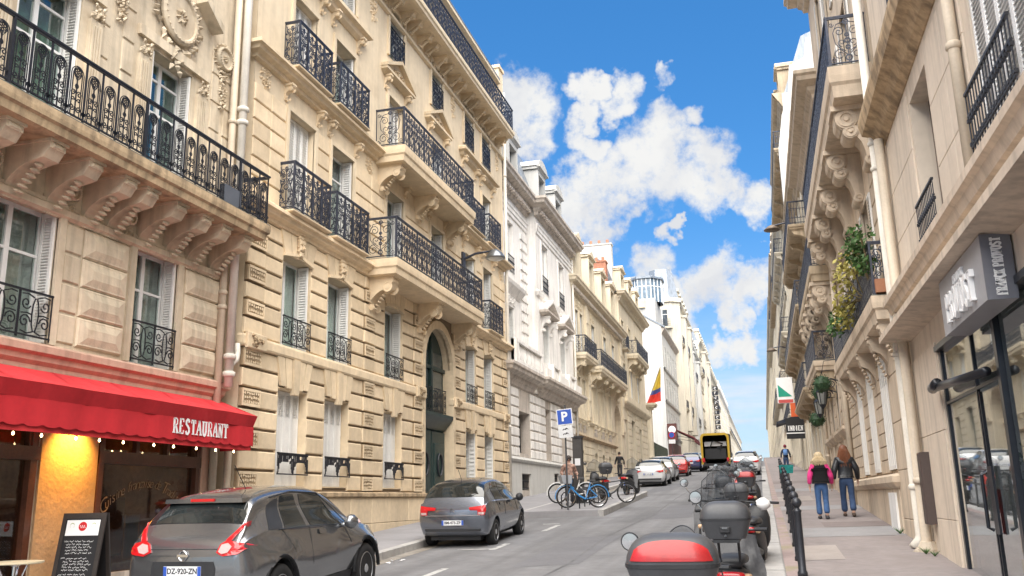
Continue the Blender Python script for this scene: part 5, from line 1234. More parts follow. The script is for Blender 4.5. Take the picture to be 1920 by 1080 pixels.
# tall vertical letter sign further up the left row
vsn = thing('vertical_sign', 'tall vertical sign of dark block letters on the distant left facade', 'sign', (-9.4, 205, 16.4))
b = MB(); b.box(-.05, .05, -.05, .05, -.5, 10); b.tube([(0, 0, 0), (-.6, 0, 0)], .05, 5); b.tube([(0, 0, 9.5), (-.6, 0, 9.5)], .05, 5); b.build('rail', IRON, vsn)
rnd = random.Random(4)                                 # nine letter boxes, too far off to read
for k in range(9):
    b = MB(); b.cham(-.14, .0, -.55, .55, 0, .9, .04); o = b.build('letter_box', IRON, vsn, (.55+k*-.01, -.1, .2+k*1.08)); o.rotation_euler = (0, 0, -pi/2)
    b = MB(); b.bar([(-.2, .2), (-.2, .7), (.15, .68), (.2, .45)][:2+k % 3] if k % 2 else arc(0, .45, .22, 30, 300, 8), .13, .002, .02); b.build('letter_mark', WHITEPR, o)
# ---------------------------------------------------------------- right side: hairdresser's house (R1)
SIGNG = mat('sign_grey', (.33, .33, .35), .45, var=.05); SIGND = mat('sign_dark_grey', (.155, .16, .185), .45, var=.05)
BLKM = mat('black_aluminium', (.018, .02, .026), .3, .2, var=.1)
def build_r1():
    f = Fac('hairdresser_house', 'smooth beige stone house above the glazed hairdresser shop on the right', WR, -1, -4, 16.85); m = R1S
    ops = [(5.0, 14.45, .3, 4.12, .16), (12.72, 14.1, 5.42, 7.9, .36), (8.35, 10.2, 5.42, 8.0, .3), (12.9, 14.2, 9.2, 11.4, .36), (8.5, 10.2, 9.2, 11.4, .36)]
    f.wall(-4, 16.85, .2, 15, ops, m, rec=.36); f.body(.2, 15, m)
    # large facing slabs
    for z0, z1 in ((5.42, 6.3), (6.3, 7.2), (7.2, 8.1)):
        for a, c in ((14.22, 15.5), (15.5, 16.8), (10.5, 11.55), (11.55, 12.6)): f.block(a+.003, c-.003, z0+.004, z1-.004, .022, m, .006, 'facing_slab')
    for z0, z1 in ((.3, 1.6), (1.6, 2.9), (2.9, 4.2)):
        f.block(14.5, 15.55, z0+.004, z1-.004, .03, PINK if False else R1S, .006, 'facing_slab'); f.block(15.56, 16.8, z0+.004, z1-.004, .02, R1S, .006, 'facing_slab')
    f.moulding([(.02, 4.56), (.30, 4.60), (.46, 4.62), (.46, 4.72), (.10, 4.76), (.10, 5.02), (.24, 5.08), (.28, 5.2), (.34, 5.24), (.34, 5.34), (.06, 5.42)], -4, 16.6, mat('shop_cornice_stone', (.60, .50, .40), .85, var=.1, vs_=1.5, streak=.2), (0, 1), 'shop_cornice')
    f.moulding([(.02, 8.25), (.12, 8.35), (.2, 8.5), (.34, 8.6), (.38, 8.8), (.38, 8.9), (.05, 8.98)], -4, 16.75, SOOT, (0, 1), 'string_cornice')
    window(f, 12.72, 14.1, 5.42, 7.9, 'none', rec=.3, tr=(.75,), frame=mat('brown_window', (.16, .12, .10), .5), guard='bars', gh=.78, gd=.10, curtain_backing=DARKR)
    window(f, 8.35, 10.2, 5.42, 8.0, 'closed', rec=.2, guard='bars', gh=.85, gd=.16, slats=40, jm=WPAINT); window(f, 12.9, 14.2, 9.2, 11.4, 'jamb', guard='lyre', gh=.9, gd=.12); window(f, 8.5, 10.2, 9.2, 11.4, 'jamb')
    downpipe(f, [(.1, 10.62, 9), (.1, 10.62, 5.4)], .07, PIPER, collars=(7.1,)); 
    # shopfront
    b = f.mb()
    for u, hw in ((5.1, .06), (8.2, .03), (11.12, .06), (12.42, .022), (14.40, .045)): b.box(-.06, -.02 if hw < .05 else .01, u-hw, u+hw, .3, 4.1)
    b.box(-.12, .05, 5, 14.45, 4.04, 4.12); b.box(-.12, .04, 5, 14.45, .3, .72); b.box(-.06, -.02, 11.19, 14.36, 3.25, 3.29)
    sf = f.part('shopfront', b, BLKM)
    for (a, c, z0, z1) in ((12.455, 14.355, .72, 3.24), (12.455, 14.355, 3.29, 4.04), (11.195, 12.385, 3.29, 4.04), (8.25, 11.045, .72, 4.04), (5.16, 8.15, .72, 4.04)):
        g = f.mb(); g.box(-.055, -.045, a, c, z0, z1); f.part('pane', g, SHOPG, sf)
    g = f.mb(); g.box(-.06, -.05, 11.26, 12.28, .75, 3.2); dg = f.part('door', g, SHOPG, sf)
    h = f.mb(); h.box(-.065, -.03, 11.2, 11.24, .72, 3.22); h.box(-.065, -.03, 12.34, 12.38, .72, 3.22); h.box(-.064, -.031, 11.26, 12.31, .66, .8); f.part('door_frame', h, BLKM, sf)
    h = f.mb(); h.tube([(.04, 12.2, 1.55), (.10, 12.2, 1.58), (.10, 12.2, 2.2), (.04, 12.2, 2.23)], .022, 8); h.box(-.03, .0, 12.14, 12.3, 1.5, 2.3); f.part('door_handle', h, BLKM, sf)
    h = f.mb(); h.tube([(.13, 14.4, 3.50), (.10, 11.25, 3.34)], [.06, .055], 14); h.tube([(.13, 14.45, 3.5), (.16, 13.9, 3.52)], .075, 10); f.part('rolled_blind', h, BLKM, sf, smooth=True)
    for (u, z, w, hh, mm) in ((12.75, 1.75, .45, .55, mat('red_poster', (.45, .05, .06), .5, var=.3, vs_=14)), (11.6, .98, .75, .5, mat('yellow_poster', (.62, .48, .16), .6, var=.1)), (11.6, 1.45, .6, .28, mat('orange_poster', (.6, .32, .06), .6, var=.2)), (13.4, 1.1, 1.5, .5, mat('frosted_band', (.5, .5, .5), .4, var=.1)), (10.4, 2.2, .5, .35, mat('blue_poster', (.10, .28, .55), .5, var=.2))):
        b = f.mb(); b.box(-.16, -.15, u-w/2, u+w/2, z-hh/2, z+hh/2); f.part('poster', b, mm)
    room = f.mb(); room.add([(-.13, 5, .25), (-4, 5, .25), (-4, 14.5, .25), (-.13, 14.5, .25), (-.13, 5, 4.15), (-4, 5, 4.15), (-4, 14.5, 4.15), (-.13, 14.5, 4.15)], [(0, 3, 2, 1), (4, 5, 6, 7), (0, 1, 5, 4), (1, 2, 6, 5), (2, 3, 7, 6)])
    f.part('salon_room', room, mat('salon_wall', (.74, .73, .71), .7, var=.2, vs_=.8))
    for (d, u, z, s) in ((-.5, 12.0, 2.35, .3), (-.45, 11.8, 2.05, .22)):
        q = MB(f.L, True); leaves(q, (d, u, z), s, 90, random.Random(int(u*10)), .1); f.part('window_plant', q, LEAF, stuff=True)
    for (u, z) in ((11.85, 2.4), (11.7, 2.2), (12.05, 2.3), (11.8, 1.95)): q = f.mb(); q.lathe([(.01, z-.05), (.06, z), (.01, z+.05)], (-.42, u, 0), 8); f.part('flower', q, mat('orange_flower', (.75, .33, .03), .6))
    # sign box
    b = f.mb(); b.box(.02, .31, 9.85, 12.12, 3.90, 4.58); b.box(.0, .02, 9.9, 12.1, 3.94, 4.5); sg = f.part('sign_box', b, SIGNG)
    b = f.mb(); b.box(.025, .312, 9.835, 9.86, 3.895, 4.585); f.part('sign_end', b, SIGND, sg)
    me, wd = serif_mesh('PROVOST', .33, .18, .17, .08, .05, .14); me.transform(Matrix.Translation((0, -wd/2, 0))); f.put(me, 'lettering', WHITEPR, (.311, 10.95, 3.99), sg)
    me, wd = serif_mesh('FRANCK', .09, .07, .15, .08, .03, .2); me.transform(Matrix.Translation((0, -wd/2, 0))); f.put(me, 'lettering', WHITEPR, (.311, 10.95, 4.37), sg)
    me, wd = serif_mesh('FRANCK PROVOST', .10, .040, .2, .12, .004, .12); me.transform(Matrix.Translation((0, -wd/2, 0))); o = f.put(me, 'lettering', WHITEPR, (.12, 9.834, 4.24), sg)
    o.matrix_local = Matrix.Translation(o.location) @ Matrix(((0, 0, 1, 0), (1, 0, 0, 0), (0, 1, 0, 0), (0, 0, 0, 1)))
    # door step and pipe boxes at the far corner
    b = f.mb(); b.box(-.2, .12, 11, 14.6, .2, .93 if False else .62+S*12-.4); f.part('door_step', b, PAVEP)
    downpipe(f, [(.14, 16.55, 8.3), (.14, 16.6, 1.25), (.2, 16.6, 1.1), (.32, 16.55, 1.0)], .085, PIPER, collars=(5.0, 4.6, 2.2))
    b = f.mb(); b.cham(.02, .17, 16.1, 16.38, 1.5, 2.65, .015); f.part('meter_box', b, mat('brown_box', (.075, .055, .05), .5))
    b = f.mb(); b.lathe([(.16, .9), (.17, 1.1), (.11, 1.22)], (.14, 16.55, 0), 10); f.part('pipe_shoe', b, PIPER)
build_r1()

def plantclump(b, pts, r, n, rnd, size): 
    for p in pts: leaves(b, p, r*rnd.uniform(.7, 1.2), n, rnd, size)
def build_r2():
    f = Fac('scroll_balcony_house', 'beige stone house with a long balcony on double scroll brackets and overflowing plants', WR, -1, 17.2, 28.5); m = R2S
    W = [(19.75, 20.85), (22.35, 23.4), (24.75, 25.75)]
    ops = [(a, c, 2.47, 4.86, .2) for a, c in W]+[(a, c, 5.75, 8.2, .3) for a, c in W]+[(a, c, 10.5, 13.0, .3) for a, c in W]+[(a, c, 14.2, 16.4, .3) for a, c in W]
    f.wall(17.2, 28.5, .5, 18, ops, m); f.body(.5, 18, m)
    for k in range(9):
        z0, z1 = 2.42+k*.29, 2.42+(k+1)*.29
        for a, c in ((20.87, 22.33), (23.42, 24.73), (25.77, 28.45)):
            for (u, v) in ([(a, c)] if c-a < 2 else [(a, (a+c)/2), ((a+c)/2, c)]): f.block(u+.005, v-.005, z0+.008, z1-.008, .035, m, .014)
    for k in range(5):
        for a, c in ((17.25, 18.4), (18.4, 19.6)): f.block(a+.004, c-.004, .6+k*.92+.004, .6+(k+1)*.92-.004, .06, m, .012)
    n = 9
    for k in range(n): f.block(19.6+(28.45-19.6)*k/n+.004, 19.6+(28.45-19.6)*(k+1)/n-.004, .6, 2.1, .08, m, .012)
    f.moulding([(.08, 2.1), (.14, 2.14), (.2, 2.22), (.2, 2.34), (.05, 2.4)], 19.65, 28.45, m, (1, 0), 'sill_ledge')
    for a, c in W:
        window(f, a, c, 2.47, 4.86, 'halfclosed', rec=.12, jm=SHUT, slats=18); surround(f, a, c, 2.47, 4.86, .1, .045, m)
        for (z0, z1) in ((5.75, 8.2), (10.5, 13.0), (14.2, 16.4)): window(f, a, c, z0, z1, 'open', jm=SHUT, slats=34); surround(f, a, c, z0, z1, .1, .05, m)
    for k in range(9):
        z0, z1 = 5.7+k*.42, 5.7+(k+1)*.42
        for a, c in ((17.3, 19.2), (21.45, 21.85), (23.95, 24.2), (26.3, 28.45)): f.block(a, c, z0+.015, z1-.015, .03, m, .015)
    b = f.mb(); b.box(.07, .12, 20.0, 21.0, 1.12, 2.02); f.part('cellar_hatch', b, WPAINT)
    # lower balcony with iron railing and plants
    lb = balcony(f, 17.25, 26.8, 5.1, 5.55, .48, 'lyre', 1.0, 16, m, side=(1, 1), metal=IRONB)
    for u in (17.6, 19.3, 21.6, 24, 26.4): f.put(console_mesh(.3, .38, .9, False, True), 'console', m, (0, u, 5.1), lb)
    ub = balcony(f, 17.25, 28.4, 9.55, 10.2, .80, 'lyre', 1.05, 16, m, side=(1, 1), side_kind='lyrebig', metal=IRONB)
    def mkc():
        b = MB(); w = .5
        P = [(0, 0), (.72, 0), (.72, -.12)]+[(.70+.02*cos(t)-.0, -.12-.22*(1-cos(t))/2-.05*sin(t)) for t in (1, 2, 3)]
        P += [(.62, -.46), (.5, -.5), (.42, -.52), (.36, -.6), (.26, -.74), (.2, -.95), (.17, -1.15), (.05, -1.3), (0, -1.3)]
        b.prism(P, -w/2, w/2)
        for (cx, cz, r, t) in ((.50, -.26, .21, .05), (.44, -.52, .15, .03), (.12, -1.14, .11, .04)):
            b.lathe([(r, -w/2-t), (r, w/2+t)], (cx, 0, cz), 18, 'y')
            for sg in (-1, 1):
                q = [(r*.82, 0), (r*.82, .02), (r*.55, .02), (r*.5, .0), (r*.28, .0), (r*.25, .035), (.01, .035)]
                b.lathe([(a, sg*(w/2+t+c+.001)) for a, c in q], (cx, 0, cz), 16, 'y')
        b.box(-.01, .78, -w/2-.1, w/2+.1, -.09, 0.02); return b.mesh('scroll_console')
    for k in range(5): f.put(cached('scrollc', mkc), 'console', m, (0, 18.05+k*2.45, 9.54), ub)
    f.moulding(CORN(17.6, .7), 17.3, 28.5, m, (1, 1), 'main_cornice'); mansard(f, 18.4, 21, 17.2, 28.5, ZINC, -.3, 1)
    downpipe(f, [(.16, 17.0, 18), (.16, 17.0, 1.3), (.2, 17.0, 1.2), (.3, 16.95, 1.1)], .085, PIPEW, collars=(8.4, 7.9, 4.4, 2.1))
    downpipe(f, [(.12, 28.5, 9), (.12, 28.5, 1.6)], .08, PIPER, collars=(5.5, 3))
build_r2()
rnd = random.Random(11)
for (nm, lab, m, ctr, X, zb) in (('balcony_shrub', 'bushy dark green oleander on the near end of the right balcony', LEAF, [(2.15, 17.6, 6.75), (2.1, 17.9, 6.5), (2.12, 18.3, 6.75), (2.2, 17.5, 6.2)], None, 5.6),
                                 ('balcony_shrub', 'yellow green variegated shrub spilling over the right balcony rail', LEAFY, [(2.06, 18.9, 6.6), (2.02, 19.5, 6.5), (2.0, 20.0, 6.25), (2.0, 20.5, 6.0), (2.02, 20.9, 5.8)], None, 5.6),
                                 ('balcony_shrub', 'trailing mixed green plants in the middle of the right balcony', LEAF, [(2.05, 22.4, 6.15), (2.02, 22.9, 6.0)], None, 5.6)):
    o = thing(nm, lab, 'plant', (2.3, ctr[0][1], zb)); b = MB(lambda p, o=o: (p[0]-o.location.x, p[1]-o.location.y, p[2]-o.location.z))
    plantclump(b, ctr, .30, 95, rnd, .12); b.build('foliage', m, o)
    b = MB(lambda p, o=o: (p[0]-o.location.x, p[1]-o.location.y, p[2]-o.location.z)); b.box(2.26, 2.46, ctr[0][1]-.4, ctr[0][1]+.6, 5.6, 5.85); b.build('planter', mat('terracotta', (.35, .16, .09), .8), o)
    b = MB(lambda p, o=o: (p[0]-o.location.x, p[1]-o.location.y, p[2]-o.location.z))
    for c in ctr: b.tube([(2.36, ctr[0][1], 5.8), ((2.36+c[0])/2, (ctr[0][1]+c[1])/2, 6.0), c], .015, 5)
    b.build('stems', mat('stem', (.12, .09, .04), .8), o)

def build_r3():
    f = Fac('lantern_house', 'grooved beige stone house with two bracketed balconies and the twin lanterns', WR, -1, 28.6, 38.2); m = R2S
    W = [(29.5, 30.6), (31.7, 32.8), (34.2, 35.3), (36.4, 37.4)]
    ops = [(a, c, 4.1, 5.9, .3) for a, c in W]+[(a, c, 6.9, 8.3, .3) for a, c in W]+[(a, c, 9.3, 11.8, .3) for a, c in W]+[(a, c, 12.5, 14.2, .3) for a, c in W]
    f.wall(28.6, 38.2, 1, 15.3, ops, m); f.body(1, 15.3, m)
    for a, c in W:
        for (z0, z1) in ((4.1, 5.9), (6.9, 8.3), (9.3, 11.8), (12.5, 14.2)): window(f, a, c, z0, z1, 'jamb', jm=SHUT, curtain_backing=DARKR); surround(f, a, c, z0, z1, .09, .05, m)
        f.moulding([(.04, 3.75), (.1, 3.8), (.22, 3.95), (.22, 4.05)], a-.15, c+.15, m, name='window_sill')
    for k in range(15):
        z0, z1 = 2.0+k*.44, 2.0+(k+1)*.44
        for a, c in ((28.65, 29.35), (30.75, 31.55), (32.95, 34.05), (35.45, 36.25), (37.55, 38.15)): f.block(a, c, z0+.012, z1-.012, .035, m, .016)
    ub = balcony(f, 28.7, 38.1, 8.5, 9.0, .75, 'cross', 1.05, 8, R3S, metal=IRONB)
    for k in range(6): f.put(CACHE['scrollc'], 'console', R3S, (0, 29.2+k*1.7, 8.49), ub)
    lb = balcony(f, 32.2, 38.1, 6.15, 6.5, .7, 'lyre', 1.0, 6, m, side_kind='lyrebig', metal=IRONB)
    for k in range(4): f.put(console_mesh(.4, .6, .9), 'console', R3S, (0, 32.6+k*1.7, 6.15), lb)
    f.moulding(CORN(14.45, .7), 28.6, 38.2, m, (1, 1), 'main_cornice'); mansard(f, 15.3, 16.8, 28.6, 38.2, ZINC, -.3, 1)
    downpipe(f, [(.12, 38.2, 9), (.12, 38.2, 2.2)], .08, PIPER, collars=(5, 3.5))
    b = f.mb(); b.box(.0, .12, 28.65, 38.1, 1, 2.0); f.part('plinth', b, m)
build_r3()
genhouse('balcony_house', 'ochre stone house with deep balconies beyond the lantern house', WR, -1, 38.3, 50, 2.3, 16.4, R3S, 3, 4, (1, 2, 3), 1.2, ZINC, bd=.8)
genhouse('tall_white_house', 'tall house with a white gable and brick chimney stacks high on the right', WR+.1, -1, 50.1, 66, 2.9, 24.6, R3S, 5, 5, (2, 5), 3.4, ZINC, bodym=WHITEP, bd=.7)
genhouse('shop_house', 'pale house with small shops and hanging signs on the right', WR, -1, 66.1, 84, 3.6, 22, B7S, 5, 6, (1, 3, 5), 3, ZINC, bd=.6)
genhouse('distant_house', 'distant cream house on the right before the crest', WR, -1, 84.1, 108, 4.8, 24, R3S, 5, 8, (2, 5), 3, ZINC, detail=False)
genhouse('distant_house', 'farthest pale house on the right at the crest', WR, -1, 108.1, 150, 6.0, 25, B7S, 5, 12, (2, 5), 3, ZINC, detail=False)
genhouse('distant_house', 'low pale block closing the right row beyond the crest', WR, -1, 150.1, 330, 7.4, 25, B7S, 5, 30, (), 3, ZINC, dorm=False, detail=False)
# white party wall with brick stacks stepping above the roofs
pw = thing('party_wall', 'white stepped chimney wall with red brick stacks rising above the right roofs', 'wall', (WR+.2, 50, 18))
b = MB(); b.prismx([(0, 0), (.5, 0), (.5, 10.2), (0, 10.2)], -.5, 1.4) if False else b.add([(-.55, 0, 0), (4.5, 0, 0), (4.5, 0, 9.8), (1.5, 0, 9.8), (1.3, 0, 8.6), (.45, 0, 8.2), (.25, 0, 6.6), (-.2, 0, 5.2), (-.55, 0, 3.2)]+[(-.55, .6, 0), (4.5, .6, 0), (4.5, .6, 9.8), (1.5, .6, 9.8), (1.3, .6, 8.6), (.45, .6, 8.2), (.25, .6, 6.6), (-.2, .6, 5.2), (-.55, .6, 3.2)],
    [tuple(range(9))[::-1], tuple(range(9, 18))]+[(i, (i+1) % 9, 9+(i+1) % 9, 9+i) for i in range(9)]); b.build('wall', WHITEP, pw)
for (x, z) in ((1.9, 6.0), (2.0, 8.0)): b = MB(); b.box(x, x+1.0, -.06, -.003, z, z+1.1); b.build('brick_panel', BRICK, pw)
b = MB(); b.box(.6, .8, -.02, -.003, 1.5, 3.2); b.build('slit_window', DARKR, pw)
# twin wall lanterns and hanging topiary balls
for k, (y, z, lab) in enumerate(((30.2, 5.0, 'nearer black wall lantern on a scrolled bracket by the topiary balls'), (32.0, 4.85, 'farther black wall lantern on a scrolled bracket, lower of the two'))):
    L = thing('wall_lantern', lab, 'lantern', (WR-.03, y, z), group='pair of wall lanterns')
    b = MB(); b.tube([(0, 0, .5), (-.3, 0, .62), (-.62, 0, .5), (-.62, 0, .36)], .02, 6); b.tube([(-.3+.16*cos(t)*(1-t/14), 0, .45+.16*sin(t)*(1-t/14)) for t in [q*.5 for q in range(20)]], .015, 5); b.box(-.02, .03, -.08, .08, .3, .75); b.build('bracket', IRON, L)
    b = MB(); b.lathe([(.02, .36), (.06, .33), (.17, .22), (.18, .2)], (-.62, 0, 0), 6); b.lathe([(.11, -.2), (.08, -.26), (.02, -.34)], (-.62, 0, 0), 6)
    for q in range(6): a = q*pi/3; b.tube([(-.62+.17*cos(a), .17*sin(a), .2), (-.62+.11*cos(a), .11*sin(a), -.2)], .012, 4)
    b.build('cage', IRON, L); b = MB(); b.lathe([(.10, -.19), (.155, .19)], (-.62, 0, 0), 6); b.build('glass', mat('lantern_pane', (.25, .26, .25), .1, var=.2), L)
rnd = random.Random(21)
for k, (y, z, x, lab) in enumerate(((29.2, 5.35, 1.98, 'upper clipped green topiary ball hanging beside the lanterns'), (30.9, 5.25, 2.0, 'middle clipped green topiary ball beside the lanterns'), (33.0, 4.55, 1.95, 'lowest dark topiary ball under the lanterns'))):
    T = thing('topiary_ball', lab, 'plant', (x, y, z), group='hanging topiary balls'); b = MB(); leaves(b, (0, 0, 0), .30, 420, rnd, .06)
    b.build('foliage', LEAFD, T); b = MB(); b.lathe([(.01, -.25), (.18, -.18), (.25, 0), (.18, .18), (.01, .25)], (0, 0, 0), 12); b.build('core', LEAFD, T); b = MB(); b.tube([(0, 0, .3), (.1, 0, .7), (WR-x, 0, .75)], .012, 5); b.build('hook', IRON, T)
# shop signs hanging out over the right pavement
def hang(lab, x0, x1, y, z0, z1, m, extra=None, name='hanging_sign'):
    o = thing(name, lab, 'sign', ((x0+x1)/2, y, z0)); b = MB(); w = x1-x0; b.cham(-.06, .06, -w/2, w/2, 0, z1-z0, .01); p = b.build('board', m, o); p.rotation_euler = (0, 0, -pi/2)
    b = MB(); b.tube([(w/2, 0, (z1-z0)*.8), (WR-(x0+x1)/2, 0, (z1-z0)*.8)], .025, 5); b.build('bracket', IRON, o)
    if extra: extra(o, w, z1-z0)
    return o
def indien(o, w, h):
    me, wd = serif_mesh('INDIEN', .30, .135, .2, .12, .01, .14); me.transform(Matrix.Translation((0, -wd/2, 0))); q = place(me, 'lettering', WHITEPR, o, (0, -.062, h*.38), (0, 0, -pi/2))
    b = MB(); b.box(-.55, .55, -.066, -.06, h*.24, h*.29); b.build('underline', WHITEPR, o)
hang('black awning sign with white INDIEN lettering over the right pavement', 1.55, 2.62, 57.5, 5.35, 6.6, BLACKP, indien)
hang('orange red canopy board above the black sign', 1.95, 2.63, 58.5, 6.75, 7.6, mat('orange_sign', (.62, .11, .03), .5, var=.1))
def grn(o, w, h):
    b = MB(); b.add([(-w*.42, -.066, h*.25), (w*.42, -.066, h*.25), (-w*.42, -.066, h*.72)], [(0, 1, 2)]); b.build('green_triangle', mat('sign_green', (.01, .30, .20), .5), o); b = MB(); b.box(-w*.45, w*.45, -.066, -.06, .02, h*.14); b.build('red_band', mat('sign_red', (.5, .08, .07), .5), o)
hang('white projecting sign with a green triangle and red base', 1.25, 2.25, 60, 7.75, 9.4, WHITEPR, grn)
aw2 = thing('dark_awning', 'dark folded shop awning arm under the white green sign', 'awning', (2.6, 62, 6.6)); b = MB(); b.prism([(0, .6), (-1.5, .15), (-1.5, -.05), (0, .35)], 0, 2.4); b.build('canvas', mat('navy_canvas', (.02, .025, .04), .7), aw2); b = MB(); b.tube([(0, 0, 0), (-1.5, 0, .05)], .03, 6); b.build('arm', IRON, aw2)
for k, (y, z) in enumerate(((44, 14.6), (70, 12.6))):
    L = thing('street_lamp', ('nearer' if k == 0 else 'farther')+' bell street lamp reaching out high on the right row', 'lamp', (WR, y, z)); b = MB(); b.tube([(0, 0, .2), (-.7, 0, .4), (-1.3, 0, .3)], .04, 6); b.build('arm', IRONB, L)
    b = MB(); b.lathe([(.06, .15), (.2, .08), (.4, -.1), (.38, -.12)], (-1.3, 0, .2), 14); b.build('shade', mat('lamp_brown', (.16, .12, .09), .5), L, smooth=True)
# maroon cafe signs and awning by the gable house
cs = thing('cafe_sign', 'brown cafe sign board with white oval on the gable house corner', 'sign', (-9.7, 104.6, 8.4)); b = MB(); b.box(-.55, .55, -.05, .05, 0, 1.9); b.build('board', mat('cafe_brown', (.09, .03, .025), .5), cs)
b = MB(); b.lathe([(.42, -.06), (.42, -.08)], (0, 0, 1.2), 16, 'y'); b.build('oval', WHITEPR, cs); b = MB(); b.tube([(-.5, .05, 1.6), (-.6, .4, 1.6)], .03, 5); b.build('bracket', IRON, cs)
ns = thing('no_parking_sign', 'round blue and red no parking sign with white plate below', 'sign', (-8.6, 92, ground(92))); b = MB(); b.tube([(0, 0, 0), (0, 0, 3.4)], .035, 6); b.build('pole', PLASTG, ns)
b = MB(); b.lathe([(.34, -.05), (.34, -.07)], (0, 0, 3.2), 18, 'y'); b.build('red_ring', REDL, ns); b = MB(); b.lathe([(.26, -.07), (.26, -.085)], (0, 0, 3.2), 18, 'y'); b.build('blue_disc', BLUEP, ns); b = MB(); b.box(-.33, .33, -.06, -.04, 2.35, 2.75); b.build('plate', WHITEPR, ns)
ca = thing('cafe_awning', 'maroon striped cafe awning past the white gable', 'awning', (-10.2, 111, 9.4)); b = MB(); b.prism([(0, .9), (2.6, -.4), (2.6, -.9), (2.5, -.9), (2.5, -.5), (0, .8)], 0, 8); b.build('canvas', mat('maroon_canvas', (.16, .03, .035), .8, var=.15), ca)
b = MB(); b.tube([(0, .2, 0), (2.5, .2, -.5)], .03, 5); b.tube([(0, 7.8, 0), (2.5, 7.8, -.5)], .03, 5); b.build('arms', IRON, ca)
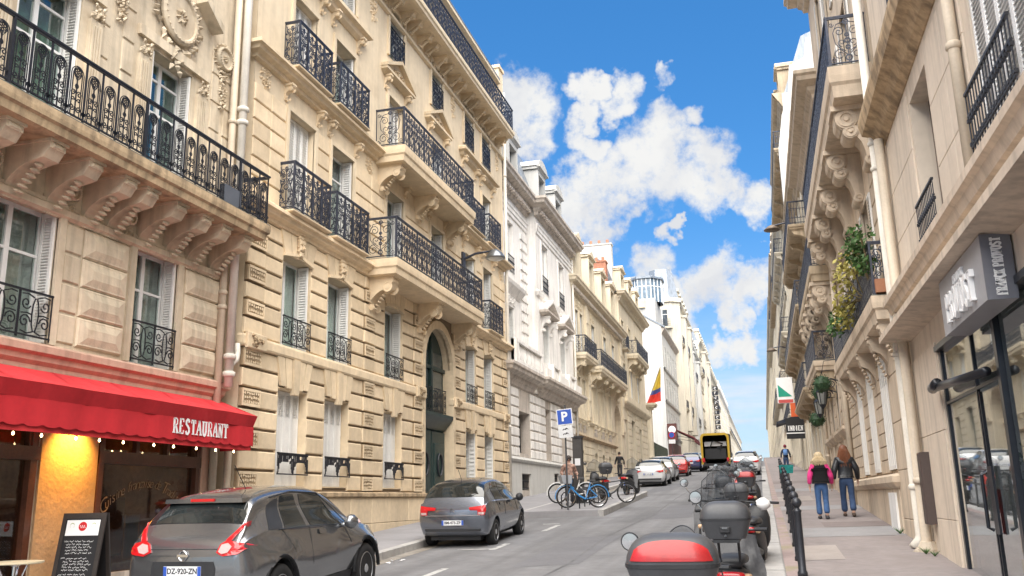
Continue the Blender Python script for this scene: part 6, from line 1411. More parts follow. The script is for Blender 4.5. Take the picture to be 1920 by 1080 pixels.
# ---------------------------------------------------------------- vehicles
PITCH = math.atan(S)
def paint(name, col, metal=.5, rough=.3): return mat(name, col, .24, metal, var=.05, vs_=2, coat=1., spec=.5)
ALLOY = mat('alloy_wheel', (.50, .51, .53), .3, .7, var=.05)
class Car:
    """smooth shell lofted through cross sections (y, [(x,z) x 9]); parts are patches of the same surface"""
    def __init__(s, st): s.y = [q[0] for q in st]; s.P = [q[1] for q in st]; s.L = s.y[-1]
    def sec(s, i, t):
        P = s.P[i]; n = len(P); t = min(max(t, 0), n-1-1e-6); k = int(t); f = t-k
        def g(j): return P[min(max(j, 0), n-1)]
        out = []
        for c in (0, 1):
            a, b, d, e = g(k-1)[c], g(k)[c], g(k+1)[c], g(k+2)[c]
            if k == 0 and c == 0: a = -d
            if k+2 > n-1: e = -b if c == 0 else b
            m0, m1 = (d-a)*.42, (e-b)*.42
            out.append((2*f**3-3*f**2+1)*b+(f**3-2*f**2+f)*m0+(-2*f**3+3*f**2)*d+(f**3-f**2)*m1)
        return out
    def at(s, y, t):
        Y = s.y; y = min(max(y, Y[0]), Y[-1]-1e-6); i = max(k for k in range(len(Y)-1) if Y[k] <= y); n = len(Y)
        p0, p1 = s.sec(i, t), s.sec(i+1, t); h = Y[i+1]-Y[i]; f = (y-Y[i])/h
        pm = s.sec(i-1, t) if i else None; pn = s.sec(i+2, t) if i+2 < n else None; r = []
        for c in (0, 1):
            sl = (p1[c]-p0[c])/h
            m0 = sl if pm is None else .5*(sl+(p0[c]-pm[c])/(Y[i]-Y[i-1])); m1 = sl if pn is None else .5*(sl+(pn[c]-p1[c])/(Y[i+2]-Y[i+1]))
            r.append((2*f**3-3*f**2+1)*p0[c]+(f**3-2*f**2+f)*h*m0+(-2*f**3+3*f**2)*p1[c]+(f**3-f**2)*h*m1)
        return Vector((max(0, r[0]), y, r[1]))
    def nrm(s, y, t):
        a = s.at(y+.02, t)-s.at(y-.02, t); b = s.at(y, t+.06)-s.at(y, t-.06); n = b.cross(a)*-1
        n = n.normalized() if n.length > 1e-9 else Vector((0, 0, 1)); return n if (n.x >= -.2) else -n
    def shell(s, nt=34, arches=(), name='body'):
        ys = []
        for a, b in zip(s.y, s.y[1:]): k = max(2, int((b-a)/.07)); ys += [a+(b-a)*i/k for i in range(k)]
        ys.append(s.L); T = len(s.P[0])-1; V = []; F = []; m = 2*nt
        for y in ys:
            half = [s.at(y, T*j/nt) for j in range(nt+1)]
            V += [tuple(p) for p in half]+[(-p.x, p.y, p.z) for p in half[1:-1]][::-1]
        for i in range(len(ys)-1):
            for j in range(m): F.append((i*m+j, i*m+(j+1) % m, (i+1)*m+(j+1) % m, (i+1)*m+j))
        F.append(tuple(range(m))[::-1]); F.append(tuple((len(ys)-1)*m+j for j in range(m)))
        me = bpy.data.meshes.new(name); me.from_pydata(V, [], F); me.update()
        bm = bmesh.new(); bm.from_mesh(me); bmesh.ops.recalc_face_normals(bm, faces=bm.faces); bm.to_mesh(me); bm.free()
        if arches:
            o = bpy.data.objects.new('tmp', me); COL.objects.link(o); cs = []
            for (yc, zc, r) in arches:
                b = MB()
                for sg in (-1, 1): b.lathe([(r, sg*.52), (r, sg*1.2)] if sg > 0 else [(r, -1.2), (r, -.52)], (0, yc, zc), 28, 'x')
                cm = b.mesh('cut'); bm = bmesh.new(); bm.from_mesh(cm); bmesh.ops.recalc_face_normals(bm, faces=bm.faces); bm.to_mesh(cm); bm.free()
                c = bpy.data.objects.new('cut', cm); COL.objects.link(c); cs.append(c); md = o.modifiers.new('b', 'BOOLEAN'); md.operation = 'DIFFERENCE'; md.object = c; md.solver = 'EXACT'
            me2 = bpy.data.meshes.new_from_object(o.evaluated_get(bpy.context.evaluated_depsgraph_get())); bpy.data.objects.remove(o)
            for c in cs: bpy.data.objects.remove(c)
            me = me2
        me.polygons.foreach_set('use_smooth', [True]*len(me.polygons)); me.set_sharp_from_angle(angle=radians(35)); return me
    def patch(s, c4, off=.006, k=.10, n=10, sides=(1, -1), wrap=False):
        """4 (y,t) corners -> slightly raised piece of the shell; wrap joins both sides across the centre line"""
        b = MB(); rng = [(i/n*2-1) for i in range(n+1)]
        for sg in ((1,) if wrap else sides):
            V = []
            for u in rng:
                for v in rng:
                    uu = u*sqrt(1-k*v*v); vv = v*sqrt(1-k*u*u); a, d = (uu+1)/2, (vv+1)/2
                    if wrap: d2 = abs(vv); q = [c4[i] for i in range(4)]; y = (q[0][0]*(1-a)+q[1][0]*a)*d2+(q[3][0]*(1-a)+q[2][0]*a)*(1-d2); t = (q[0][1]*(1-a)+q[1][1]*a)*d2+(q[3][1]*(1-a)+q[2][1]*a)*(1-d2); sx = 1 if vv >= 0 else -1
                    else:
                        y = (c4[0][0]*(1-a)+c4[1][0]*a)*(1-d)+(c4[3][0]*(1-a)+c4[2][0]*a)*d; t = (c4[0][1]*(1-a)+c4[1][1]*a)*(1-d)+(c4[3][1]*(1-a)+c4[2][1]*a)*d; sx = sg
                    p = s.at(y, t)+s.nrm(y, t)*off; V.append((p.x*sx, p.y, p.z))
            b.add(V, [(i*(n+1)+j, i*(n+1)+j+1, (i+1)*(n+1)+j+1, (i+1)*(n+1)+j) for i in range(n) for j in range(n)])
        me = b.mesh('patch', True); return me
    def seam(s, pts, w=.007, off=.004, sides=(1, -1)):
        b = MB()
        for sg in sides:
            q = [s.at(y, t)+s.nrm(y, t)*off for y, t in pts]; b.tube([(p.x*sg, p.y, p.z) for p in q], w/2, 4)
        return b.mesh('seam')
def wheel_mesh(r, w, spokes):
    def tyre():
        b = MB(); b.lathe([(r*.66, -w/2+.01), (r*.72, -w/2), (r*.93, -w/2), (r, -w/2+.03), (r, w/2-.03), (r*.93, w/2), (r*.72, w/2), (r*.66, w/2-.01)], (0, 0, 0), 30, 'x'); return b.mesh('tyre', True)
    def rim():
        b = MB()
        for sg in (1, -1):
            b.lathe([(r*.68, sg*(w/2-.015)), (r*.64, sg*(w/2-.005)), (r*.60, sg*(w/2-.03)), (r*.58, sg*(w/2-.07)), (.01, sg*(w/2-.075))], (0, 0, 0), 30, 'x')
            for k in range(spokes):
                a = 2*pi*k/spokes; ca, sa = cos(a), sin(a); x1 = sg*(w/2-.012); P = [(.05, -.035), (r*.62, -.05), (r*.62, .05), (.05, .035)]
                b.add([(x, p[0]*ca-p[1]*sa, p[0]*sa+p[1]*ca) for x in (x1, sg*(w/2-.06)) for p in P], [(0, 1, 2, 3), (4, 7, 6, 5), (0, 4, 5, 1), (1, 5, 6, 2), (2, 6, 7, 3), (3, 7, 4, 0)])
            b.lathe([(.07, sg*(w/2-.02)), (.05, sg*(w/2)), (.01, sg*(w/2+.002))], (0, 0, 0), 14, 'x')
        return b.mesh('rim')
    k = (round(r, 3), round(w, 2), spokes); return cached(('ty',)+k, tyre), cached(('rm',)+k, rim)
def ypoly(prof, y0, y1, mirror=False, tf=None):      # (x,z) outline on the rear, between y0 and y1
    b = MB(tf)
    for sg in ((1, -1) if mirror else (1,)):
        P = [(p[0]*sg, p[1]) for p in prof]; b.prism(P, y0, y1)
    return b.mesh('lens')
def on_rear(car, prof, off=.004, thick=.012, side=1, name='rear', sub=3):
    """outline given as (x,z), wrapped on the rear of the shell (found by height)"""
    T = len(car.P[0])-1
    def hit(x, z):
        lo, hi = 0., .30
        def inside(y):                                # is (x,z) inside the section at y
            pts = [car.sec_at(y, T*j/18) for j in range(19)]
            zz = [p.x for p in pts if True]
            best = 0
            for a, b_ in zip(pts, pts[1:]):
                if (a.z-z)*(b_.z-z) <= 0 and abs(a.z-b_.z) > 1e-6: best = max(best, a.x+(b_.x-a.x)*(z-a.z)/(b_.z-a.z))
            return best > abs(x)
        if inside(0.001): return 0.
        for _ in range(9):
            m = (lo+hi)/2
            if inside(m): hi = m
            else: lo = m
        return hi
    pts = []
    for a, c in zip(prof, prof[1:]+prof[:1]):
        for k in range(sub): pts.append((a[0]+(c[0]-a[0])*k/sub, a[1]+(c[1]-a[1])*k/sub))
    cx = sum(p[0] for p in pts)/len(pts); cz = sum(p[1] for p in pts)/len(pts); rings = []
    for f in (1, .66, .33): rings.append([(cx+(p[0]-cx)*f, cz+(p[1]-cz)*f) for p in pts])
    V = []; n = len(pts)
    for r in rings:
        for (x, z) in r: V.append((x*side, hit(x, z)-off-thick, z))
    V.append((cx*side, hit(cx, cz)-off-thick, cz)); e = len(V)
    for (x, z) in rings[0]: V.append((x*side, hit(x, z)+.03, z))
    F = [(k*n+i, k*n+(i+1) % n, (k+1)*n+(i+1) % n, (k+1)*n+i) for k in range(2) for i in range(n)]+[(2*n+i, 2*n+(i+1) % n, e-1) for i in range(n)]+[(i, (i+1) % n, e+(i+1) % n, e+i) for i in range(n)]
    b = MB(); b.add(V, F); return b.mesh(name, False)
Car.sec_at = lambda s, y, t: s.at(y, t)
def sect(zb, ws, zs, wm, zm, wb, zbt, wr, zr, zt):
    """half section: floor, sill, mid door, shoulder, glass, roof rail, roof"""
    return [(0, zb), (ws*.86, zb), (ws, zs), (wm, zm), (wb, zbt), (wb*.985, zbt+(zr-zbt)*.10), (wr+(wb-wr)*.28, zbt+(zr-zbt)*.62), (wr, zr), (wr*.62, zt-(zt-zr)*.18), (0, zt)]
def plate(root, txt, x, y, z, w=.52, h=.11, size=.085):
    b = MB(); b.box(-w/2, w/2, -.008, 0, -h/2, h/2); p = b.build('number_plate', PLATEW, root, (x, y, z))
    b = MB(); b.box(-w/2, -w/2+.045, -.011, -.0085, -h/2+.002, h/2-.002); b.box(w/2-.045, w/2, -.011, -.0085, -h/2+.002, h/2-.002); b.build('blue_band', BLUEP, p)
    me = text_mesh(txt, size, .001, offset=.002); me.transform(Matrix.Rotation(pi/2, 4, 'X')); place(me, 'plate_text', BLACKP, p, (0, -.0095, 0)); return p
def finish_car(root, car, wheels, r, w, trk, spokes=5, rimm=CHROME, mirror_y=None, mz=1.0, mm=None, belt_w=.83):
    ty, rm = wheel_mesh(r, w, spokes)
    for yc in wheels:
        for sg in (-1, 1):
            o = place(ty, 'wheel', RUBBER, root, (sg*trk, yc, r)); place(rm, 'rim', rimm, o)
    b = MB(); b.box(-.6, .6, wheels[0]-.5, wheels[1]+.5, .16, .3); b.build('underbody', PLASTIC, root)
    if mirror_y:
        for sg in (-1, 1):
            b = MB(); b.lathe([(.01, -.11), (.07, -.09), (.1, 0), (.085, .07), (.01, .09)], (sg*(belt_w+.15), mirror_y, mz+.05), 12, 'y'); b.tube([(sg*(belt_w-.06), mirror_y+.02, mz-.01), (sg*(belt_w+.08), mirror_y, mz+.02)], .03, 6)
            b.build('door_mirror', mm, root, smooth=True)
# --- grey crossover (left foreground)
def juke():
    root = thing('parked_crossover', 'dark grey compact crossover with boomerang tail lights parked by the restaurant', 'car', (-6.98, 10.05, ground(10.05)+camber(-6.98)), (PITCH, 0, radians(-.6))); root.scale = (1.02, 1, 1.09); root.location.z += .05
    C = Car([(0.0, sect(.40, .64, .44, .72, .60, .70, .80, .66, .86, .88)), (.05, sect(.34, .72, .40, .80, .62, .765, .93, .70, 1.0, 1.02)),
             (.16, sect(.30, .80, .38, .875, .66, .80, 1.0, .70, 1.12, 1.15)), (.34, sect(.26, .83, .36, .90, .72, .80, 1.03, .66, 1.29, 1.34)),
             (.56, sect(.25, .83, .36, .915, .74, .79, 1.05, .61, 1.43, 1.49)), (.85, sect(.24, .83, .36, .915, .72, .785, 1.05, .575, 1.48, 1.545)), (1.3, sect(.24, .82, .36, .875, .66, .785, 1.035, .565, 1.505, 1.575)), (1.9, sect(.24, .82, .36, .87, .62, .795, 1.01, .57, 1.49, 1.57)),
             (2.4, sect(.24, .82, .36, .875, .64, .80, .995, .585, 1.42, 1.50)), (2.75, sect(.24, .83, .36, .90, .70, .795, .985, .615, 1.27, 1.34)), (3.1, sect(.24, .83, .36, .915, .72, .78, .98, .66, 1.07, 1.11)),
             (3.5, sect(.25, .82, .38, .90, .70, .76, .93, .60, .98, 1.01)), (3.85, sect(.28, .78, .40, .84, .64, .70, .86, .52, .90, .92)), (4.05, sect(.34, .66, .44, .72, .60, .60, .74, .45, .78, .80)), (4.13, sect(.42, .5, .48, .54, .58, .48, .66, .36, .69, .70))])
    bp = paint('grey_car_paint', (.21, .215, .225), .8, .32)
    bo = place(C.shell(arches=((.80, .345, .42), (3.33, .345, .42))), 'body', bp, root)
    T = lambda nm, me, m, par=bo: place(me, nm, m, par)
    def T2(nm, c4, m, *a):
        for sg in (1, -1): T(nm, C.patch(c4, *a, sides=(sg,)), m)
    T2('side_window', [(1.02, 4.75), (1.62, 4.75), (1.58, 6.75), (1.22, 6.7)], CGLASS); T2('side_window', [(1.72, 4.75), (2.72, 4.75), (2.28, 6.75), (1.70, 6.75)], CGLASS)
    T2('quarter_panel', [(.62, 4.9), (.98, 4.8), (1.16, 6.6), (.85, 6.3)], PLASTIC, .004)
    [T('window_frame', C.seam(q_, .016, .008, (sg,)), PLASTIC) for sg in (1, -1) for q_ in ([(.9, 4.7), (1.7, 4.65), (2.75, 4.65)], [(.95, 6.7), (1.5, 6.9), (2.25, 6.9), (2.85, 4.7)])]
    T('rear_window', C.patch([(.21, 7.0), (.50, 7.15), (.50, 9), (.21, 9)], .006, .16, 12, wrap=True), CGLASS)
    T('windscreen', C.patch([(2.45, 7.0), (3.02, 7.0), (3.02, 9), (2.45, 9)], .005, .08, 10, wrap=True), CGLASS)
    for sg in (1, -1):
        T('tail_light', on_rear(C, [(.46, .90), (.50, .99), (.58, 1.03), (.80, .985), (.83, .95), (.74, .88), (.55, .86)], .004, .02, sg, sub=3), REDL)
        T('tail_light', on_rear(C, [(.56, 1.03), (.63, 1.02), (.705, 1.14), (.73, 1.22), (.69, 1.2), (.62, 1.1)], .004, .02, sg), REDL)
        T('reversing_lamp', on_rear(C, [(.49, .91), (.52, .985), (.60, 1.0), (.66, .96), (.62, .90), (.54, .885)], .022, .012, sg), CLEARL)
    T('tailgate_recess', on_rear(C, [(-.43, .58), (.43, .58), (.45, .72), (.42, .80), (-.42, .80), (-.45, .72)], .002, .006), PLASTIC); T('lower_bumper', on_rear(C, [(-.56, .40), (.56, .40), (.60, .47), (-.60, .47)], .004, .02), PLASTIC)
    T('tailgate_seam', on_rear(C, [(-.50, .93), (.50, .93), (.50, .938), (-.50, .938)], .002, .004), PLASTIC)
    b = MB(); b.tube([(.055*cos(t), 0, .055*sin(t)) for t in [2*pi*k/18 for k in range(18)]], .009, 6, True); b.box(-.075, .075, -.012, .008, -.014, .014); b.build('badge', CHROME, bo, (0, -.012, .865))
    plate(root, 'DZ-920-ZN', 0, -.012, .695)
    b = MB(); b.tube([(-.30, .185, 1.09), (.08, .16, 1.075), (.2, .15, 1.08)], [.008, .012, .012], 6); b.build('wiper', PLASTIC, bo)
    b = MB(); P = C.at(.50, 9).z; b.prism([(-.56, P-.035), (.56, P-.035), (.55, P+.015), (-.55, P+.015)], .38, .62); b.build('spoiler', bp, bo); b = MB(); b.box(-.17, .17, .36, .39, P-.018, P+.014); b.build('brake_light', REDL, bo)
    T('door_seam', C.seam([(1.68, 2.0), (1.68, 3.0), (1.70, 4.6)]), PLASTIC); T('door_seam', C.seam([(.98, 4.6), (1.2, 3.4), (1.25, 2.2)]), PLASTIC); T('door_seam', C.seam([(2.72, 4.5), (2.8, 3.2), (2.76, 2.1)]), PLASTIC)
    T2('sill_trim', [(1.2, 1.55), (2.9, 1.55), (2.9, 2.15), (1.2, 2.15)], PLASTIC, .008, .02)
    for y in (1.92,): T2('door_handle', [(y, 3.75), (y+.2, 3.75), (y+.2, 3.95), (y, 3.95)], bp, .02, .2, 4)
    for yc in (.80, 3.33):
        b = MB()
        for sg in (1, -1): b.tube([(sg*(C.at(min(max(yc+.43*cos(a), .02), 4.1), 3-.8*(a < .3 or a > 2.84)).x+.002 if False else sg*.885), yc+.435*cos(a), .345+.435*sin(a)) for a in [pi*k/14 for k in range(15)]], .028, 6)
        b.build('arch_trim', PLASTIC, bo)
    finish_car(root, C, (.80, 3.33), .345, .215, .785, 5, ALLOY, 2.62, .99, bp, .82)
    b = MB(); b.tube([(.25, .95, 1.56), (.27, .65, 1.85)], .006, 4); b.build('aerial', PLASTIC, bo)
    b = MB(); b.lathe([(.10, -.03), (.12, .0), (.08, .05), (.01, .07)], (.62, 3.45, .97), 10); b.build('front_lamp', CLEARL, bo)
juke()
# --- small grey hatchback
def c3():
    root = thing('parked_hatchback', 'slate grey rounded hatchback parked in front of the cream house', 'car', (-6.98, 20.15, ground(20.15)+camber(-6.98)), (PITCH, 0, radians(.8)))
    C = Car([(0.0, sect(.36, .66, .40, .74, .58, .73, .80, .70, .86, .88)), (.05, sect(.30, .74, .38, .82, .60, .79, .92, .72, .98, 1.0)), (.16, sect(.26, .80, .36, .855, .62, .81, .97, .69, 1.14, 1.17)),
             (.34, sect(.25, .81, .36, .865, .64, .815, .985, .65, 1.31, 1.36)), (.58, sect(.24, .81, .36, .865, .64, .815, .985, .61, 1.41, 1.475)), (1.0, sect(.24, .81, .34, .862, .62, .815, .975, .58, 1.455, 1.525)), (1.6, sect(.24, .81, .34, .86, .60, .82, .955, .575, 1.455, 1.54)),
             (2.1, sect(.24, .81, .34, .862, .60, .82, .94, .585, 1.40, 1.48)), (2.55, sect(.24, .81, .34, .865, .62, .815, .925, .62, 1.24, 1.30)), (2.95, sect(.24, .81, .34, .865, .62, .80, .905, .67, 1.02, 1.06)), (3.35, sect(.25, .80, .36, .85, .60, .76, .83, .60, .90, .93)),
             (3.68, sect(.28, .74, .40, .79, .56, .69, .74, .5, .79, .81)), (3.87, sect(.34, .62, .42, .66, .54, .58, .64, .42, .67, .68)), (3.94, sect(.40, .48, .44, .52, .52, .46, .58, .34, .60, .61))])
    bp = paint('slate_car_paint', (.17, .185, .22), .8, .3)
    bo = place(C.shell(arches=((.70, .30, .37), (3.17, .30, .37))), 'body', bp, root); T = lambda nm, me, m, par=bo: place(me, nm, m, par)
    def T2(nm, c4, m, *a):
        for sg in (1, -1): T(nm, C.patch(c4, *a, sides=(sg,)), m)
    T2('side_window', [(.78, 4.8), (1.5, 4.75), (1.46, 6.75), (.98, 6.65)], CGLASS); T2('side_window', [(1.58, 4.75), (2.6, 4.75), (2.12, 6.75), (1.56, 6.75)], CGLASS)
    T('window_trim', C.seam([(.7, 4.7), (1.5, 4.65), (2.62, 4.62)], .014, .008), CHROME); T('rear_window', C.patch([(.14, 6.6), (.50, 6.9), (.50, 9), (.13, 9)], .006, .10, 12, wrap=True), CGLASS)
    T('windscreen', C.patch([(2.22, 7.0), (2.9, 7.0), (2.9, 9), (2.22, 9)], .005, .08, 10, wrap=True), CGLASS)
    for sg in (1, -1):
        T('tail_light', on_rear(C, [(.40, .905), (.62, .93), (.78, .955), (.80, .84), (.765, .73), (.62, .735), (.60, .84), (.42, .845)], .004, .02, sg), REDL)
        T('reversing_lamp', on_rear(C, [(.63, .80), (.77, .80), (.755, .745), (.63, .75)], .022, .01, sg), CLEARL)
    T('chrome_strip', on_rear(C, [(-.66, .715), (.66, .715), (.66, .735), (-.66, .735)], .004, .008), CHROME)
    T('lower_bumper', on_rear(C, [(-.66, .37), (.66, .37), (.68, .43), (-.68, .43)], .004, .012), PLASTIC); T('bumper_line', on_rear(C, [(-.70, .455), (.70, .455), (.70, .47), (-.70, .47)], .002, .006), bp)
    b = MB()
    for dz in (0, .045): b.prism([(-.06, -.02+dz), (0, .025+dz), (.06, -.02+dz), (.06, .0+dz), (0, .048+dz), (-.06, .0+dz)], -.012, 0)
    b.build('badge', CHROME, bo, (0, -.008, .81)); plate(root, 'BM-473-ZP', 0, -.012, .565)
    T('door_seam', C.seam([(1.54, 2.0), (1.54, 3.2), (1.55, 4.6)]), PLASTIC); T('door_seam', C.seam([(.86, 4.6), (1.06, 3.4), (1.1, 2.2)]), PLASTIC); T('door_seam', C.seam([(2.62, 4.5), (2.68, 3.2), (2.62, 2.1)]), PLASTIC)
    for y in (1.1, 1.78): T2('door_handle', [(y, 3.72), (y+.2, 3.72), (y+.2, 3.92), (y, 3.92)], bp, .02, .2, 4)
    finish_car(root, C, (.70, 3.17), .30, .20, .745, 6, ALLOY, 2.5, .95, PLASTIC, .82)
    b = MB(); b.tube([(0, .75, 1.5), (0, .5, 1.75)], .006, 4); b.build('aerial', PLASTIC, bo)
c3()
def simple_car(name, label, x, y, col, L=4.3, Wd=.88, H=1.46, txt=None, suv=0., metal=.3, tall=1.0, rear_glass=.95):
    root = thing(name, label, 'car', (x, y, ground(y)+camber(x)), (PITCH if y < CREST else .02, 0, 0)); k = L/4.0; h = H/1.5; w = Wd/.86
    def q(zb, ws, zs, wm, zm, wb, zbt, wr, zr, zt): return sect(zb, ws*w, zs, wm*w, zm*h, wb*w, zbt*h, wr*w, zr*h, zt*h)
    C = Car([(0, q(.36, .66, .40, .74, .58, .72, .80, .66, .88, .90)), (.08*k, q(.30, .76, .38, .84, .60, .79, .95, .70, 1.02, 1.04)), (.2*k, q(.26, .80, .36, .86, .62, .81, .98, .67, 1.16, 1.19)), (.42*k, q(.25, .81, .36, .86, .64, .81, .985, .62, 1.33, 1.38)), (.75*k, q(.24, .81, .36, .86, .64, .81, .98, .59, 1.42, 1.47)),
             (1.3*k, q(.24, .81, .34, .86, .62, .815, .96, .575, 1.44, 1.50)), (1.9*k, q(.24, .81, .34, .86, .60, .815, .945, .58, 1.40, 1.47)), (2.5*k, q(.24, .81, .34, .86, .62, .81, .93, .62, 1.2, 1.26)), (2.95*k, q(.24, .81, .34, .86, .62, .80, .905, .67, 1.0, 1.03)), (3.4*k, q(.25, .80, .36, .85, .60, .76, .84, .60, .90, .93)), (3.75*k, q(.30, .70, .40, .76, .56, .66, .74, .5, .78, .80)), (4.0*k, q(.42, .5, .46, .54, .52, .5, .6, .4, .63, .65))])
    bp = paint(name+'_paint_'+str(int(y)), col, metal, .3); bo = place(C.shell(24, ((.72*k, .31, .37), (3.2*k, .31, .37))), 'body', bp, root); T = lambda nm, me, m: place(me, nm, m, bo)
    def T2(nm, c4, m, *a):
        for sg in (1, -1): T(nm, C.patch(c4, *a, sides=(sg,)), m)
    T2('side_window', [(.8*k, 4.8), (1.5*k, 4.75), (1.46*k, 6.75), (1.0*k, 6.6)], CGLASS, .006, .1, 6); T2('side_window', [(1.58*k, 4.75), (2.6*k, 4.75), (2.1*k, 6.75), (1.56*k, 6.75)], CGLASS, .006, .1, 6)
    T('rear_window', C.patch([(.17*k, 6.8), (.58*k, 6.9), (.58*k, 9), (.16*k, 9)], .006, .1, 8, wrap=True), CGLASS)
    for sg in (1, -1): T('tail_light', on_rear(C, [(.36*w, .88*h), (.79*w, .93*h), (.80*w, .82*h), (.6*w, .78*h)], .004, .02, sg, sub=2), REDL)
    T('lower_bumper', on_rear(C, [(-.66, .37), (.66, .37), (.70, .46), (-.70, .46)], .004, .012, sub=2), PLASTIC); plate(root, txt or '', 0, -.014, .70*h) if txt is not None else None
    finish_car(root, C, (.72*k, 3.2*k), .31, .2, .74*w, 5, ALLOY, 2.5*k, .95*h, bp, .81*w)
    return root
simple_car('white_car', 'white hatchback sedan with thin red tail lights, first of the uphill parked row', -6.05, 50.0, (.60, .60, .60), 4.5, .88, 1.47, 'BV-316-QD', metal=0.)
simple_car('silver_car', 'silver grey car parked right behind the white one uphill', -6.15, 56.3, (.42, .43, .44), 4.4, .9, 1.55, '')
simple_car('red_car', 'bright red hatchback in the uphill parked row', -6.0, 65.5, (.50, .025, .02), 4.0, .87, 1.55, '', metal=.1)
simple_car('blue_car', 'dark blue estate parked beyond the red car', -5.75, 76.5, (.03, .04, .11), 4.5, .88, 1.6, '')
simple_car('grey_car', 'pale grey car at the head of the left parked row', -5.7, 84, (.35, .37, .40), 4.3, .88, 1.5, '')
simple_car('white_car', 'white car parked on the right kerb beyond the scooters', -1.05, 62, (.58, .59, .60), 4.3, .88, 1.62, '', metal=0.)
simple_car('silver_car', 'silver car farther up the right kerb, behind the white one', -1.05, 70, (.5, .51, .52), 4.2, .88, 1.5, '')
simple_car('grey_car', 'small grey car farthest up the right kerb', -1.1, 80, (.3, .31, .33), 4.2, .88, 1.5, '')
# --- yellow lorry with open back
ty = thing('yellow_lorry', 'yellow edged open backed recovery lorry standing at the crest', 'lorry', (-3.65, 76.0, ground(76)), (PITCH, 0, 0)); ty.scale = (1, 1, .93)
YEL = mat('lorry_yellow', (.46, .30, .03), .45, var=.1)
b = MB(); P = [(-1.15, .55), (-1.15, 2.9), (-1.05, 3.15), (-.85, 3.25), (.85, 3.25), (1.05, 3.15), (1.15, 2.9), (1.15, .55), (.98, .55), (.98, 2.85), (.85, 3.05), (-.85, 3.05), (-.98, 2.85), (-.98, .55)]
n = len(P); b.add([(p[0], y, p[1]) for y in (0, .35) for p in P], [(i, (i+1) % n, n+(i+1) % n, n+i) for i in range(n)]+[tuple(f) for o_ in (0, n) for f in [(o_+0, o_+1, o_+12, o_+13), (o_+1, o_+2, o_+11, o_+12), (o_+2, o_+3, o_+10, o_+11) if False else (o_+2, o_+3, o_+11), (o_+3, o_+4, o_+10, o_+11), (o_+4, o_+5, o_+10), (o_+5, o_+6, o_+9, o_+10), (o_+6, o_+7, o_+8, o_+9)]]); b.build('rear_frame', YEL, ty)
b = MB(); b.add([(-1.1, .36, .6), (1.1, .36, .6), (1.1, 6, .6), (-1.1, 6, .6), (-1.1, .36, 3.15), (1.1, .36, 3.15), (1.1, 6, 3.15), (-1.1, 6, 3.15)], [(0, 1, 2, 3), (0, 4, 7, 3), (1, 2, 6, 5), (4, 5, 6, 7), (2, 3, 7, 6)]); b.build('cargo_body', mat('lorry_inside', (.10, .085, .06), .7, var=.2), ty)
b = MB(); b.box(-.85, .85, .5, 1.0, 1.0, 1.9); b.tube([(-.5, .6, 1.8), (-.2, .6, 2.6), (.6, .8, 2.3)], .06, 6); b.tube([(.3, .6, 1.2), (.5, .5, 2.2)], .08, 6); b.lathe([(.01, -.2), (.3, 0), (.01, .2)], (.35, .7, 1.9), 10); b.build('winch_gear', PLASTIC, ty)
b = MB(); b.box(-1.0, 1.0, -.25, .1, .42, .62); b.build('tail_beam', PLASTIC, ty); b = MB(); b.box(-.9, .9, .9, 1.0, 2.1, 2.5); b.build('pale_panel', WHITEPR, ty)
tyr, rmm = wheel_mesh(.42, .28, 6)
for sg in (-1, 1):
    o = place(tyr, 'wheel', RUBBER, ty, (sg*.95, .9, .42)); place(rmm, 'rim', PLASTG, o)
    b = MB(); b.box(sg*.98-.1, sg*.98+.1, -.03, 0, .75, 1.1); b.build('tail_light', REDL, ty)
